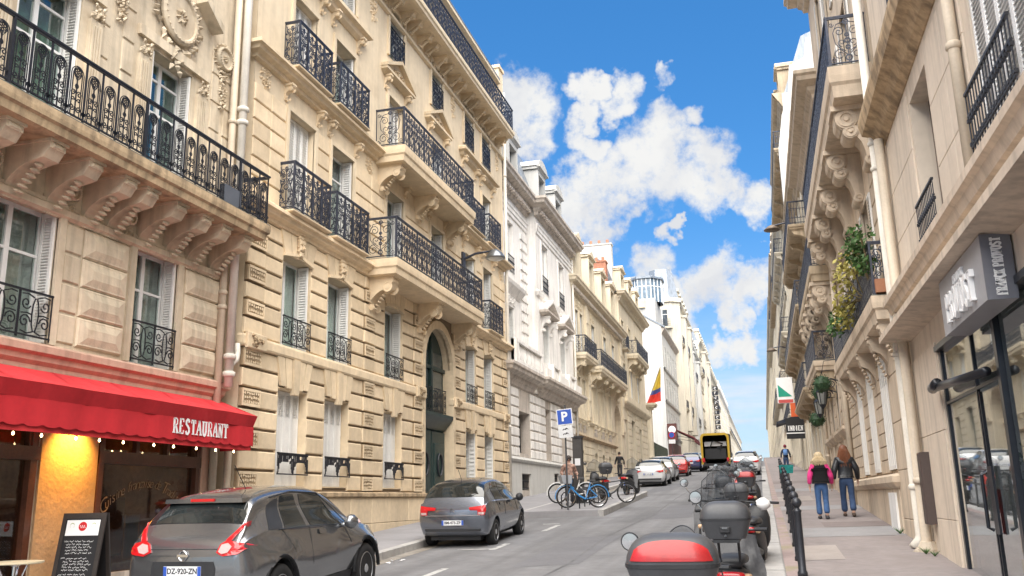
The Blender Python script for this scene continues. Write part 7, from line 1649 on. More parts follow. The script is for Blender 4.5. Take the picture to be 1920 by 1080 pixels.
# ---------------------------------------------------------------- scooters, bicycles, street furniture
def lens_rim(): pass
def tilt(x): return x
def topbox(root, w, d, h, z, y, lid_red=False, lidm=None, big=False):
    """rear luggage box: tray > lid, latch, reflector; y is its rear face"""
    def ringbox(z0, z1, w0, w1, d0, d1, r=.28, n=6):
        rows = []
        for k in range(n+1):
            t = k/n; ww = w0+(w1-w0)*t; dd = d0+(d1-d0)*t; zz = z0+(z1-z0)*t; P = []
            for q in range(28):
                a = 2*pi*q/28; cx, cy = cos(a), sin(a); e = .45; P.append((ww/2*math.copysign(abs(cx)**e, cx), y+d/2+dd/2*math.copysign(abs(cy)**e, cy), zz))
            rows += P
        m = 28; fs = [(k*m+j, k*m+(j+1) % m, (k+1)*m+(j+1) % m, (k+1)*m+j) for k in range(n) for j in range(m)]+[tuple(range(m))[::-1], tuple(n*m+j for j in range(m))]
        return rows, fs
    b = MB(); b.add(*ringbox(z, z+h*.5, w*.78, w, d*.8, d)); bx_ = b.build('top_box', PLASTG, root, smooth=False); smooth_auto(bx_, 35)
    b = MB(); r1 = ringbox(z+h*.5, z+h*.56, w*1.02, w*1.02, d*1.02, d*1.02, n=1); b.add(*r1); b.build('box_rim', PLASTIC, bx_)
    b = MB(); rows = []; n = 7
    for k in range(n+1):
        t = k/n; f = cos(t*pi/2)**.55 if t < 1 else .0; ww = w*(f*.98+.02); dd = d*(f*.98+.02); zz = z+h*.56+h*.44*sin(t*pi/2)
        for q in range(28):
            a = 2*pi*q/28; cx, cy = cos(a), sin(a); e = .5; rows.append((ww/2*math.copysign(abs(cx)**e, cx), y+d/2+dd/2*math.copysign(abs(cy)**e, cy), zz))
    m = 28; b.add(rows, [(k*m+j, k*m+(j+1) % m, (k+1)*m+(j+1) % m, (k+1)*m+j) for k in range(n) for j in range(m)]+[tuple(n*m+j for j in range(m))]); lo = b.build('lid', lidm or PLASTG, bx_); smooth_auto(lo, 50)
    b = MB(); b.cham(-.001, .02, -.05, .05, 0, h*.16, .006); l = b.build('latch', PLASTIC, bx_, (0, y+.012, z+h*.18)); l.rotation_euler = (0, 0, -pi/2)
    b = MB(); b.box(-.028, .028, -.006, 0, 0, .02); b.build('latch_badge', CHROME, l, (.024, 0, h*.1)) .rotation_euler = (0, 0, pi/2)
    b = MB(); b.lathe([(.012, 0), (.012, -.012)], (0, y+.012, z+h*.1), 10, 'y'); b.build('lock', CHROME, bx_)
    if lid_red:
        rows = []; nn = 18                                # wide reflector following the lid
        for i in range(nn+1):
            u = -1+2*i/nn; x = u*w*.44; cy = -(max(0, 1-abs(2*x/w)**4))**.25
            for t in (0, .25, .5, .75, 1.0):
                tt = .06+t*.55*(1-abs(u)**2.2)**.5; f = cos(tt*pi/2)**.55; dd = d*(f*.98+.02); ww = w*(f*.98+.02); q = min(.999, abs(2*x/ww)); yy = y+d/2-dd/2*(1-q**4)**.25; rows.append((x, yy-.008, z+h*.56+h*.44*sin(tt*pi/2)+.004))
        b = MB(); b.add(rows, [(5*i+j, 5*i+j+1, 5*i+6+j, 5*i+5+j) for i in range(nn) for j in range(4)]); b.build('reflector', mat('box_reflector', (.36, .016, .018), .34, var=.15, vs_=14, coat=.2), lo, smooth=True)
    return bx_
def scooter(label, x, y, yaw=0., box=None, body=PLASTIC, shield=True, plate_t=None, mirrors=True, cover=False, seatm=None, boxz=.92, sidestand=.0, name='parked_scooter', screen_h=.55, lean=0., mir_h=1.28, tail=True, group='motor scooters parked along the right kerb'):
    root = thing(name, label, 'scooter', (x, y, ground(y)+(.11 if x < -5 else camber(x))), (PITCH, lean, yaw), group)
    tyr, rmm = wheel_mesh(.27, .13, 5)
    for yc in (.35, 1.65): o = place(tyr, 'wheel', RUBBER, root, (0, yc, .27)); place(rmm, 'rim', PLASTG, o)
    def loft(st, nm, m, n=16, par=root):
        b = MB(); rows = []
        for (yy, zc, w, h) in st:
            for q in range(n): a = 2*pi*q/n; cx, cz = cos(a), sin(a); rows.append((w*math.copysign(abs(cx)**.7, cx), yy, zc+h*math.copysign(abs(cz)**.7, cz)))
        k = len(st); b.add(rows, [(i*n+j, i*n+(j+1) % n, (i+1)*n+(j+1) % n, (i+1)*n+j) for i in range(k-1) for j in range(n)]+[tuple(range(n))[::-1], tuple((k-1)*n+j for j in range(n))]); return b.build(nm, m, par, smooth=True)
    loft([(-.02, .70, .06, .04), (.02, .69, .13, .08), (.25, .62, .19, .15), (.55, .52, .21, .2), (.85, .42, .2, .18), (1.1, .3, .18, .1)], 'rear_body', body)
    loft([(1.1, .27, .17, .06), (.7, .27, .17, .06)], 'footboard', PLASTIC)
    loft([(1.15, .55, .2, .3), (1.28, .62, .22, .36), (1.42, .68, .16, .36), (1.55, .66, .05, .2)], 'front_apron', body)
    loft([(.05, .80, .11, .03), (.3, .82, .15, .05), (.65, .80, .16, .06), (.95, .76, .13, .05), (1.02, .72, .06, .03)], 'seat', seatm or PLASTIC)
    loft([(1.5, .5, .09, .03), (1.65, .56, .1, .03), (1.85, .48, .09, .03)], 'front_mudguard', body)
    b = MB(); b.tube([(0, 1.62, .3), (0, 1.45, .75), (0, 1.32, 1.02)], .045, 8); b.tube([(-.33, 1.22, 1.05), (-.2, 1.3, 1.04), (0, 1.33, 1.03), (.2, 1.3, 1.04), (.33, 1.22, 1.05)], .016, 6)
    for sg in (-1, 1): b.tube([(sg*.22, 1.28, 1.045), (sg*.36, 1.2, 1.05)], .022, 8)
    b.build('handlebar', PLASTIC, root)
    b = MB(); b.tube([(.14, .1, .4), (.16, .35, .34), (.14, .7, .3)], [.05, .055, .03], 8); b.build('exhaust', PLASTG, root)
    if shield:
        b = MB(); n = 12; V = []
        for i in range(n+1):
            u = -1+2*i/n
            for k in range(7): t = k/6; ww = .30*(1-.25*t)*(1 if t < .8 else sqrt(max(0.02, 1-((t-.8)/.2)**2*.75))); V.append((u*ww, 1.5-.24*t+.10*(1-u*u)-.02, .95+screen_h*t-.06*u*u*t))
        b.add(V, [(i*7+j, (i+1)*7+j, (i+1)*7+j+1, i*7+j+1) for i in range(n) for j in range(6)]); b.build('windscreen', glassmat('screen_plastic', (.72, .74, .76), .06, .06), root, smooth=True)
        b = MB(); top = [V[i*7+6] for i in range(n+1)]; lft = [V[j] for j in range(7)]; rgt = [V[n*7+j] for j in range(7)]; b.tube(lft+top+rgt[::-1], .006, 4); b.build('screen_edge', PLASTG, root)
    if mirrors:
        for sg in ((-1, 1) if mirrors is True else (mirrors,)):
            b = MB(); b.tube([(sg*.26, 1.27, 1.05), (sg*.34, 1.25, mir_h-.1), (sg*.40, 1.22, mir_h)], .009, 5); mo = b.build('mirror', CHROME, root)
            q = MB(); q.lathe([(.072, -.01), (.076, .0), (.074, .02), (.035, .035), (.01, .038)], (sg*.42, 1.2, mir_h+.08), 18, 'y'); q.build('mirror_shell', PLASTIC, mo)
            q = MB(); q.lathe([(.065, -.0105), (.01, -.0125)], (sg*.42, 1.2, mir_h+.08), 18, 'y'); q.build('mirror_glass', CHROME, mo)
    if tail:
        loft([(-.05, .70, .10, .03), (-.035, .70, .14, .045), (.05, .70, .15, .05)], 'tail_light', REDL)
        for sg in (-1, 1): loft([(-.03, .69, .02, .02), (.0, .69, .04, .035), (.08, .69, .04, .03)], 'indicator', mat('amber_lens', (.55, .36, .22), .25), par=root).location = (sg*.17, 0, 0)
        b = MB(); b.prism([(-.10, .3), (.10, .3), (.11, .62), (-.11, .62)], -.06, -.02); b.build('plate_holder', PLASTIC, root)
        if plate_t is not None: p = plate(root, plate_t, 0, -.064, .47, .2, .13, .05); 
    if box: topbox(root, *box)
    if box: b = MB(); b.box(-.13, .13, box[4]+.03, box[4]+box[1], box[3]-.035, box[3]-.005); b.tube([(-.1, .15, .72), (-.1, .0, box[3]-.03)], .015, 6); b.tube([(.1, .15, .72), (.1, .0, box[3]-.03)], .015, 6); b.build('carrier', PLASTIC, root)
    if cover:                                         # winter leg apron hanging over the front
        b = MB(); n = 14; V = []
        for i in range(n+1):
            u = -1+2*i/n
            for k in range(9): t = k/8; V.append((u*(.24+.12*t+.02*sin(i*2.1+k)), 1.26-.55*t*(1-.5*abs(u))-.25*abs(u)*t+.02*sin(k*2+i), 1.02-.72*t-.05*u*u))
        b.add(V, [(i*9+j, (i+1)*9+j, (i+1)*9+j+1, i*9+j+1) for i in range(n) for j in range(8)]); b.build('leg_apron', mat('black_vinyl', (.03, .031, .036), .45, var=.2, vs_=6, bump=.3, bs=12), root, smooth=True)
    b = MB(); b.tube([(-.16, .75, .26), (-.2, .72, .02)], .015, 5); b.tube([(.16, .75, .26), (.2, .72, .02)], .015, 5); b.build('stand', PLASTIC, root)
    return root
DKRED = mat('dark_red_box', (.10, .012, .016), .35, coat=.4)
scooter('nearest scooter with a big black top box and wide red reflector, cut by the frame', -.63, 6.45, .04, (.60, .46, .40, 1.05, -.42, True), plate_t='', mir_h=1.18, screen_h=.42, mirrors=-1)
scooter('second scooter with black top box, amber indicators and leg apron', -.40, 9.75, -.03, (.50, .42, .36, 1.09, -.32), plate_t='EK-284', cover=True, mir_h=1.34, shield=False, mirrors=-1)
scooter('scooter hung with grey bags behind its tall tinted windscreen', -.62, 13.0, .05, None, body=PLASTG, plate_t='', screen_h=.7, cover=True, mirrors=False)
scooter('scooter with white hand guard and small white number plate at the kerb', -.36, 14.9, -.12, None, plate_t='FT-618', shield=False, lean=.06, mirrors=False)
scooter('scooter with dark grey top box and pale emblem', -.52, 17.9, .0, (.46, .4, .36, .95, -.3), plate_t='', shield=False, mirrors=False)
scooter('scooter with a clear windscreen under a dark cover', -.95, 20.5, .06, None, body=IRONB, plate_t='', screen_h=.6, cover=True, mirrors=1)
scooter('scooter with maroon top box and red reflector', -.42, 24.0, -.08, (.48, .4, .38, .98, -.3, True, DKRED), plate_t='', shield=False, mirrors=False)
scooter('red bodied scooter in the middle of the kerb row', -.75, 27.2, .0, None, body=mat('red_scooter', (.45, .03, .02), .35, coat=.5), plate_t='', mirrors=1)
scooter('black scooter with top box farther along the kerb', -.6, 31, .05, (.46, .4, .34, .95, -.3), plate_t='', mirrors=False)
scooter('pale grey scooter near the end of the kerb row', -.7, 35, -.04, None, body=mat('silver_scooter', (.4, .41, .42), .35, .4), plate_t='', mirrors=False)
scooter('dark scooter last in the kerb row before the parked cars', -.6, 40, .03, (.46, .4, .34, .95, -.3), plate_t='', mirrors=False)
scooter('black scooter with chrome mirror doubled up beside the bagged one', -.92, 15.8, .06, None, plate_t='', mirrors=-1, screen_h=.38, cover=True)
scooter('grey scooter with tall screen in the second rank of the row', -.95, 22.6, .05, (.44, .38, .34, .95, -.3), body=PLASTG, plate_t='', mirrors=1)
scooter('white panelled scooter in the second rank farther uphill', -1.0, 29.0, .04, None, body=mat('white_scooter', (.5, .5, .5), .35, coat=.4), plate_t='', mirrors=-1)
scooter('dark blue scooter in the second rank near the parked cars', -1.1, 33.2, .05, (.44, .38, .34, .95, -.3), body=mat('blue_scooter', (.03, .05, .14), .35, coat=.4), plate_t='', mirrors=1)
# spare white helmet cover on the fourth scooter
hg = thing('plastic_bag', 'crumpled white plastic bag over the scooter handlebar end', 'bag', (-.05, 15.75, ground(15.7)+1.02)); b = MB(); rnd = random.Random(3); V = []
for k in range(5):
    for q in range(10): a = 2*pi*q/10; r = (.05, .10, .12, .10, .03)[k]*rnd.uniform(.8, 1.15); V.append((r*cos(a), r*.8*sin(a), -.09+.05*k))
b.add(V, [(k*10+j, k*10+(j+1) % 10, (k+1)*10+(j+1) % 10, (k+1)*10+j) for k in range(4) for j in range(10)]+[tuple(range(10))[::-1], tuple(40+j for j in range(10))]); b.build('bag', WHITEPR, hg, smooth=True)
# left kerb: two motor scooters behind the bicycles
scooter('black motorbike with round top box beside the bicycles', -5.85, 34.6, .5, (.5, .42, .4, 1.0, -.25), plate_t=None, name='parked_motorbike', group='two wheelers at the left bicycle stand')
scooter('dark scooter facing away at the end of the bicycle stand', -5.6, 37.6, -.2, None, plate_t='', cover=True, group='two wheelers at the left bicycle stand')

def bicycle(label, x, y, yaw, m, basket=None, lean=0.06, group=None, dz=.03, step=True):
    root = thing('bicycle', label, 'bicycle', (x, y, ground(y)+dz), (0, 0, yaw), group); R = .33
    def wheel():
        b = MB(); b.tube([(0, R*cos(a), R*sin(a)) for a in [2*pi*k/32 for k in range(32)]], .022, 6, True); return b.mesh('tyre', True)
    def rim():
        b = MB(); b.tube([(0, (R-.03)*cos(a), (R-.03)*sin(a)) for a in [2*pi*k/32 for k in range(32)]], .009, 4, True)
        for k in range(18): a = 2*pi*k/18; b.tube([(.02*(-1)**k, 0, 0), (0, (R-.03)*cos(a), (R-.03)*sin(a))], .0025, 3)
        b.lathe([(.03, -.04), (.03, .04)], (0, 0, 0), 10, 'x'); return b.mesh('rim')
    for yc in (0, 1.06): o = place(cached('bw', wheel), 'wheel', RUBBER, root, (0, yc, R+.02)); place(cached('br', rim), 'rim', CHROME, o)
    b = MB(); z = R+.02
    T = [[(0, 1.06, z), (0, .93, .62), (0, .86, .88)], [(0, .92, .66), (0, .62, .38), (0, .42, .28)], [(0, .42, .28), (0, .26, .72), (0, .24, .82)], [(0, .42, .28), (0, 0, z)], [(0, .28, .62), (0, 0, z)]]
    if not step: T.append([(0, .26, .7), (0, .89, .78)])
    for t in T: b.tube(t, .02 if t is not T[1] else .028, 8)
    b.build('frame', m, root)
    b = MB(); b.tube([(-.28, .72, 1.02), (-.2, .80, 1.03), (0, .85, 1.0), (.2, .80, 1.03), (.28, .72, 1.02)], .013, 6); b.tube([(0, .86, .86), (0, .85, 1.0)], .016, 6); b.build('handlebar', PLASTIC, root)
    b = MB(); b.lathe([(.02, -.03), (.1, 0), (.03, .04)], (0, .2, .86), 10); b.prism([(-.09, .85), (.09, .85), (.07, .9), (-.07, .9)], .08, .32); b.build('saddle', PLASTIC, root)
    for yc in (0, 1.06): b = MB(); b.tube([(0, yc+(R+.05)*cos(a), z+(R+.05)*sin(a)) for a in [radians(q) for q in (range(20, 200, 18) if yc == 0 else range(-10, 150, 18))]], .018, 5); b.build('mudguard', m, root)
    b = MB(); b.lathe([(.09, .03), (.09, .04)], (0, .42, .28), 14, 'x')
    for sg in (-1, 1): b.tube([(sg*.06, .42, .28), (sg*.07, .42+sg*.12, .28-sg*.12), (sg*.14, .42+sg*.12, .28-sg*.12)], .012, 5)
    b.build('crank', PLASTIC, root)
    if basket:
        b = MB(); b.add([(-.2, .92, .78), (.2, .92, .78), (.2, 1.2, .78), (-.2, 1.2, .78), (-.24, .9, 1.05), (.24, .9, 1.05), (.24, 1.28, 1.05), (-.24, 1.28, 1.05)], [(0, 1, 2, 3), (0, 4, 5, 1), (1, 5, 6, 2), (2, 6, 7, 3), (3, 7, 4, 0)]); b.build('basket', basket, root)
    return root
bg = 'two wheelers at the left bicycle stand'
bicycle('bright blue share bicycle with grey front basket at the stand', -5.32, 29.9, radians(116), mat('share_blue', (.03, .22, .52), .35, coat=.5), mat('grey_basket', (.36, .38, .41), .5), group=bg, dz=.13)
bicycle('black bicycle with silver wheels standing behind the blue one', -5.75, 32.2, radians(-70), PLASTIC, None, group=bg, step=False, dz=.13)
bicycle('white bicycle leaning at the stand next to the motorbike', -6.2, 32.6, radians(110), WPAINT, None, group=bg, dz=.13)
bicycle('bicycle with teal basket chained to the right pavement rail', .80, 33.4, radians(178), PLASTIC, mat('teal_basket', (.02, .26, .25), .6, var=.3, vs_=12), dz=.16)
bicycle('dark bicycle locked against the right railing, uphill of the teal basket one', .86, 36.4, radians(182), PLASTIC, None, dz=.16)
for k in range(5):                                       # bike hoops on a small island
    y = 29.7+k*.9; h = thing('bike_hoop', ('dark steel bicycle hoop in the left stand, number %s from the near end' % ('one', 'two', 'three', 'four', 'five')[k]), 'bike rack', (-6.2, y, ground(y)+.12), group='bicycle hoops on the left island')
    b = MB(); b.tube([(-.3, 0, 0), (-.3, 0, .42), (-.22, 0, .52), (.22, 0, .52), (.3, 0, .42), (.3, 0, 0)], .022, 6); b.build('hoop', IRON, h)
isl = MB(); isl.add([(x, y, ground(y)+z) for y in (28.9, 40.6) for (x, z) in ((-7.7, -.2), (-7.7, .09), (-5.15, .12), (-5.1, -.2))], [(0, 1, 5, 4), (1, 2, 6, 5), (2, 3, 7, 6), (0, 3, 2, 1), (4, 5, 6, 7)])
struct(isl.build('bicycle_island', PAVEL))
kerb(bpy.data.objects['bicycle_island'], -5.16, -4.98, .125, 28.9, 40.4, 1.2, .22)
# parking sign with plates
ps = thing('parking_sign', 'blue and white P parking sign with pictogram plate on a grey post', 'sign', (-6.18, 29.1, ground(29.1)+.1), (0, 0, 0))
b = MB(); b.tube([(0, .06, 0), (0, .06, 3.4)], .03, 8); b.build('post', PLASTG, ps)
bd = MB(); bd.box(-.26, .26, -.012, .012, -.26, .26); o = bd.build('panel', WHITEPR, ps, (0, 0, 3.0)); o.rotation_euler = (0, radians(-4), 0)
q = MB(); q.box(-.235, .235, -.016, -.013, -.235, .235); q.build('blue_face', BLUEP, o)
me = text_mesh('P', .42, .002, offset=.012); me.transform(Matrix.Rotation(pi/2, 4, 'X')); place(me, 'letter_p', WHITEPR, o, (-.01, -.018, 0))
bd = MB(); bd.box(-.24, .24, -.012, .012, -.2, .2); o2 = bd.build('plate', mat('plate_grey_white', (.62, .63, .64), .5), ps, (.02, 0, 2.52)); o2.rotation_euler = (0, radians(-4), 0)
for dz in (.08, -.07):
    q = MB(); q.prism([(-.10, -.02), (-.05, .02), (-.02, .0), (.03, .045), (.08, .02), (.11, -.03), (.07, -.005), (.03, -.005), (0, -.03), (-.04, -.01), (-.08, -.04)], -.016, -.013); q.build('pictogram', BLACKP, o2, (0, 0, dz), )
pm = thing('parking_meter', 'tall dark parking meter column below the P sign', 'parking meter', (-6.55, 33.0, ground(33)+.1)); b = MB(); b.prismz([(-.16, -.12), (.16, -.12), (.2, 0), (.16, .14), (-.16, .14), (-.2, 0)], 0, 2.35); b.build('column', mat('meter_grey', (.055, .052, .05), .5), pm)
b = MB(); b.box(-.1, .1, -.13, -.121, 1.35, 1.6); b.build('display', PLATEW, pm); b = MB(); b.prismz([(-.2, -.16), (.2, -.16), (.2, .16), (-.2, .16)], 2.35, 2.42); b.build('cap', PLASTIC, pm)
# bollards and rails on the right kerb
def mkb():
    b = MB(); b.lathe([(.07, 0), (.07, .05), (.055, .08), (.052, .86), (.06, .88), (.06, .9), (.035, .92), (.034, .94)], (0, 0, 0), 16); return b.mesh('post', True)
def mkball(): b = MB(); b.lathe([(.01, -.072)]+[(.072*cos(radians(a)), .072*sin(radians(a))) for a in range(-75, 90, 15)]+[(.005, .072)], (0, 0, 0), 16); return b.mesh('ball', True)
POSTM = mat('bollard_black', (.04, .042, .05), .35, .3, var=.15, vs_=6)
ords = 'first second third fourth fifth sixth seventh eighth ninth tenth eleventh twelfth thirteenth fourteenth fifteenth sixteenth'.split()
for k, y in enumerate((13.75, 15.5, 17.6, 20.2, 22.6, 25.4, 28.4, 31.6, 35.5, 40, 45, 50)):
    o = thing('bollard', '%s black ball topped bollard from the near end of the right kerb' % ords[k], 'bollard', (.42+(y-13.75)*.012, y, ground(y)+.155), group='ball topped bollards on the right kerb')
    place(cached('bolp', mkb), 'post', POSTM, o); place(cached('bolb', mkball), 'ball', POSTM, o, (0, 0, 1.005))
for k, (a, c) in enumerate(((17.75, 20.0), (20.4, 22.4), (22.8, 25.2))):
    o = thing('barrier_rail', '%s low steel barrier rail between the right bollards' % ('nearest', 'middle', 'farthest')[k], 'barrier', (.43+(a-13.75)*.012, a, ground(a)+.155), (PITCH, 0, 0), group='barrier rails on the right kerb')
    b = MB(); l = c-a
    for z in (.25, .75): b.tube([(0, 0, z), (0, l, z)], .02, 6)
    b.build('rail', POSTM, o); b = MB()
    for t in (.02, .5, .98): b.tube([(0, l*t, .2), (0, l*t, .85)], .022, 6)
    b.build('upright', POSTM, o)
# chalk board and cafe table outside the restaurant
ab = thing('chalkboard', 'black folding chalkboard menu with white handwriting outside the restaurant', 'menu board', (-9.72, 11.5, ground(11.5)+.05), (0, 0, radians(8)))
WOODB = mat('dark_board_wood', (.035, .028, .025), .5, var=.2)
b = MB(); b.tube([(0, 0, 0), (0, 0, .001)], .001, 3) if False else None
def leanb(sg, nm):
    o = thing('x', 'x', 'x') if False else None
    b = MB(lambda p: (p[0], sg*(.26-.24*p[2]/1.28)+p[1], p[2])); b.box(-.34, -.28, -.015, .015, 0, 1.28); b.box(.28, .34, -.015, .015, 0, 1.28); b.box(-.28, .28, -.015, .015, 1.2, 1.28); b.box(-.28, .28, -.015, .015, .1, .18); b.build(nm, WOODB, ab)
    b = MB(lambda p: (p[0], sg*(.26-.24*p[2]/1.28)+p[1], p[2])); b.box(-.28, .28, -.006, .006, .18, 1.2); b.build('slate', BLACKP, ab)
leanb(-1, 'front_frame'); leanb(1, 'back_frame')
fr = lambda p: (p[0], -(.26-.24*p[2]/1.28)+p[1], p[2])
b = MB(fr); b.box(-.26, .26, -.011, -.0075, .96, 1.18); pn = b.build('header_panel', WHITEPR, ab)
b = MB(fr); b.lathe([(.065, -.013), (.065, -.0155)], (0, 0, 1.09), 18, 'y'); b.build('red_disc', mat('logo_red', (.55, .01, .015), .5), pn)
b = MB(fr); V = [(-.045+.09*k/14, 1.085+.018*sin(k*1.3)) for k in range(15)]; b.tf = fr; b.add([(x, -.017, z+d) for (x, z) in V for d in (-.006, .008)], [(2*i, 2*i+2, 2*i+3, 2*i+1) for i in range(14)]); b.build('white_script', WHITEPR, pn)
for sg in (-1, 1):
    b = MB(fr); V = [(sg*.17+.035*cos(radians(a)), 1.10+.035*sin(radians(a))) for a in range(-40, 221, 20)]; b.add([(x, -.013, z+d) for (x, z) in V for d in (-.006, .006)], [(2*i, 2*i+2, 2*i+3, 2*i+1) for i in range(len(V)-1)]); b.build('leaf_emblem', mat('olive_print', (.35, .42, .2), .6), pn)
rnd = random.Random(9); rows = [(.88, .0), (.835, .1), (.795, .1), (.755, .1), (.715, .12), (.64, .0), (.60, .1), (.56, .1), (.52, .1), (.48, .1), (.42, .0), (.38, .1)]
for zz, ind in rows:                                  # handwriting too small to read: loops of chalk
    x = -.25+ind*.4; V = []; end = .1+rnd.uniform(.0, .12)
    b = MB(fr)
    while x < end:
        w = rnd.uniform(.04, .11); n = int(w/.008); V = [(x+w*k/n, zz+rnd.uniform(-.012, .014)) for k in range(n+1)]
        b.add([(q[0], -.0085, q[1]+d) for q in V for d in (-.003, .003)], [(2*i, 2*i+2, 2*i+3, 2*i+1) for i in range(n)]); x += w+.018
    b.build('chalk_line', WHITEPR, ab, stuff=True)
ct = thing('cafe_table', 'small round pale bistro table at the lower left corner', 'table', (-9.55, 10.05, ground(10)+.05)); b = MB(); b.lathe([(.01, .735), (.33, .735), (.35, .745), (.35, .765), (.01, .77)], (0, 0, 0), 26); b.build('table_top', mat('table_cream', (.60, .52, .36), .35, var=.08), ct)
b = MB(); b.lathe([(.22, 0), (.2, .03), (.03, .06), (.028, .70), (.12, .735)], (0, 0, 0), 14)
for k in range(3): a = k*2*pi/3; b.tube([(0, 0, .3), (.2*cos(a), .2*sin(a), .72)], .012, 5)
b.build('base', CHROME, ct)
ch = thing('cafe_chair', 'metal cafe chair back beside the bistro table', 'chair', (-9.7, 9.2, ground(9.2)+.05)); b = MB(); b.lathe([(.01, .44), (.2, .44), (.2, .46), (.01, .465)], (0, 0, 0), 16); b.build('seat', CHROME, ch); b = MB(); b.tube([(-.18, -.15, 0), (-.18, -.18, .5), (-.17, -.24, .82), (0, -.26, .88), (.17, -.24, .82), (.18, -.18, .5), (.18, -.15, 0)], .011, 6); b.build('backrest', CHROME, ch)
for sx in (-.16, .16): b = MB(); b.tube([(sx, .15, .44), (sx*1.1, .18, 0)], .011, 6); b.build('leg', CHROME, ch)
# weeds and rubble at the foot of the right wall
rnd = random.Random(31)
for k, (x, y, s) in enumerate(((2.5, 19.6, .16), (2.42, 16.2, .14), (2.5, 15.9, .1))):
    o = thing('weed', ('tuft of weeds by the cellar hatch', 'tuft of weeds at the foot of the right drainpipes', 'small weed near the shop corner')[k], 'plant', (x, y, ground(y)+.17)); b = MB()
    for q in range(50):
        a = rnd.uniform(0, 2*pi); l = s*rnd.uniform(.5, 1.2); c, d = cos(a)*l*.8, sin(a)*l*.8; b.add([(-.006, 0, 0), (.006, 0, 0), (c, d, l*.8)], [(0, 1, 2)])
    b.build('blades', LEAF, o)

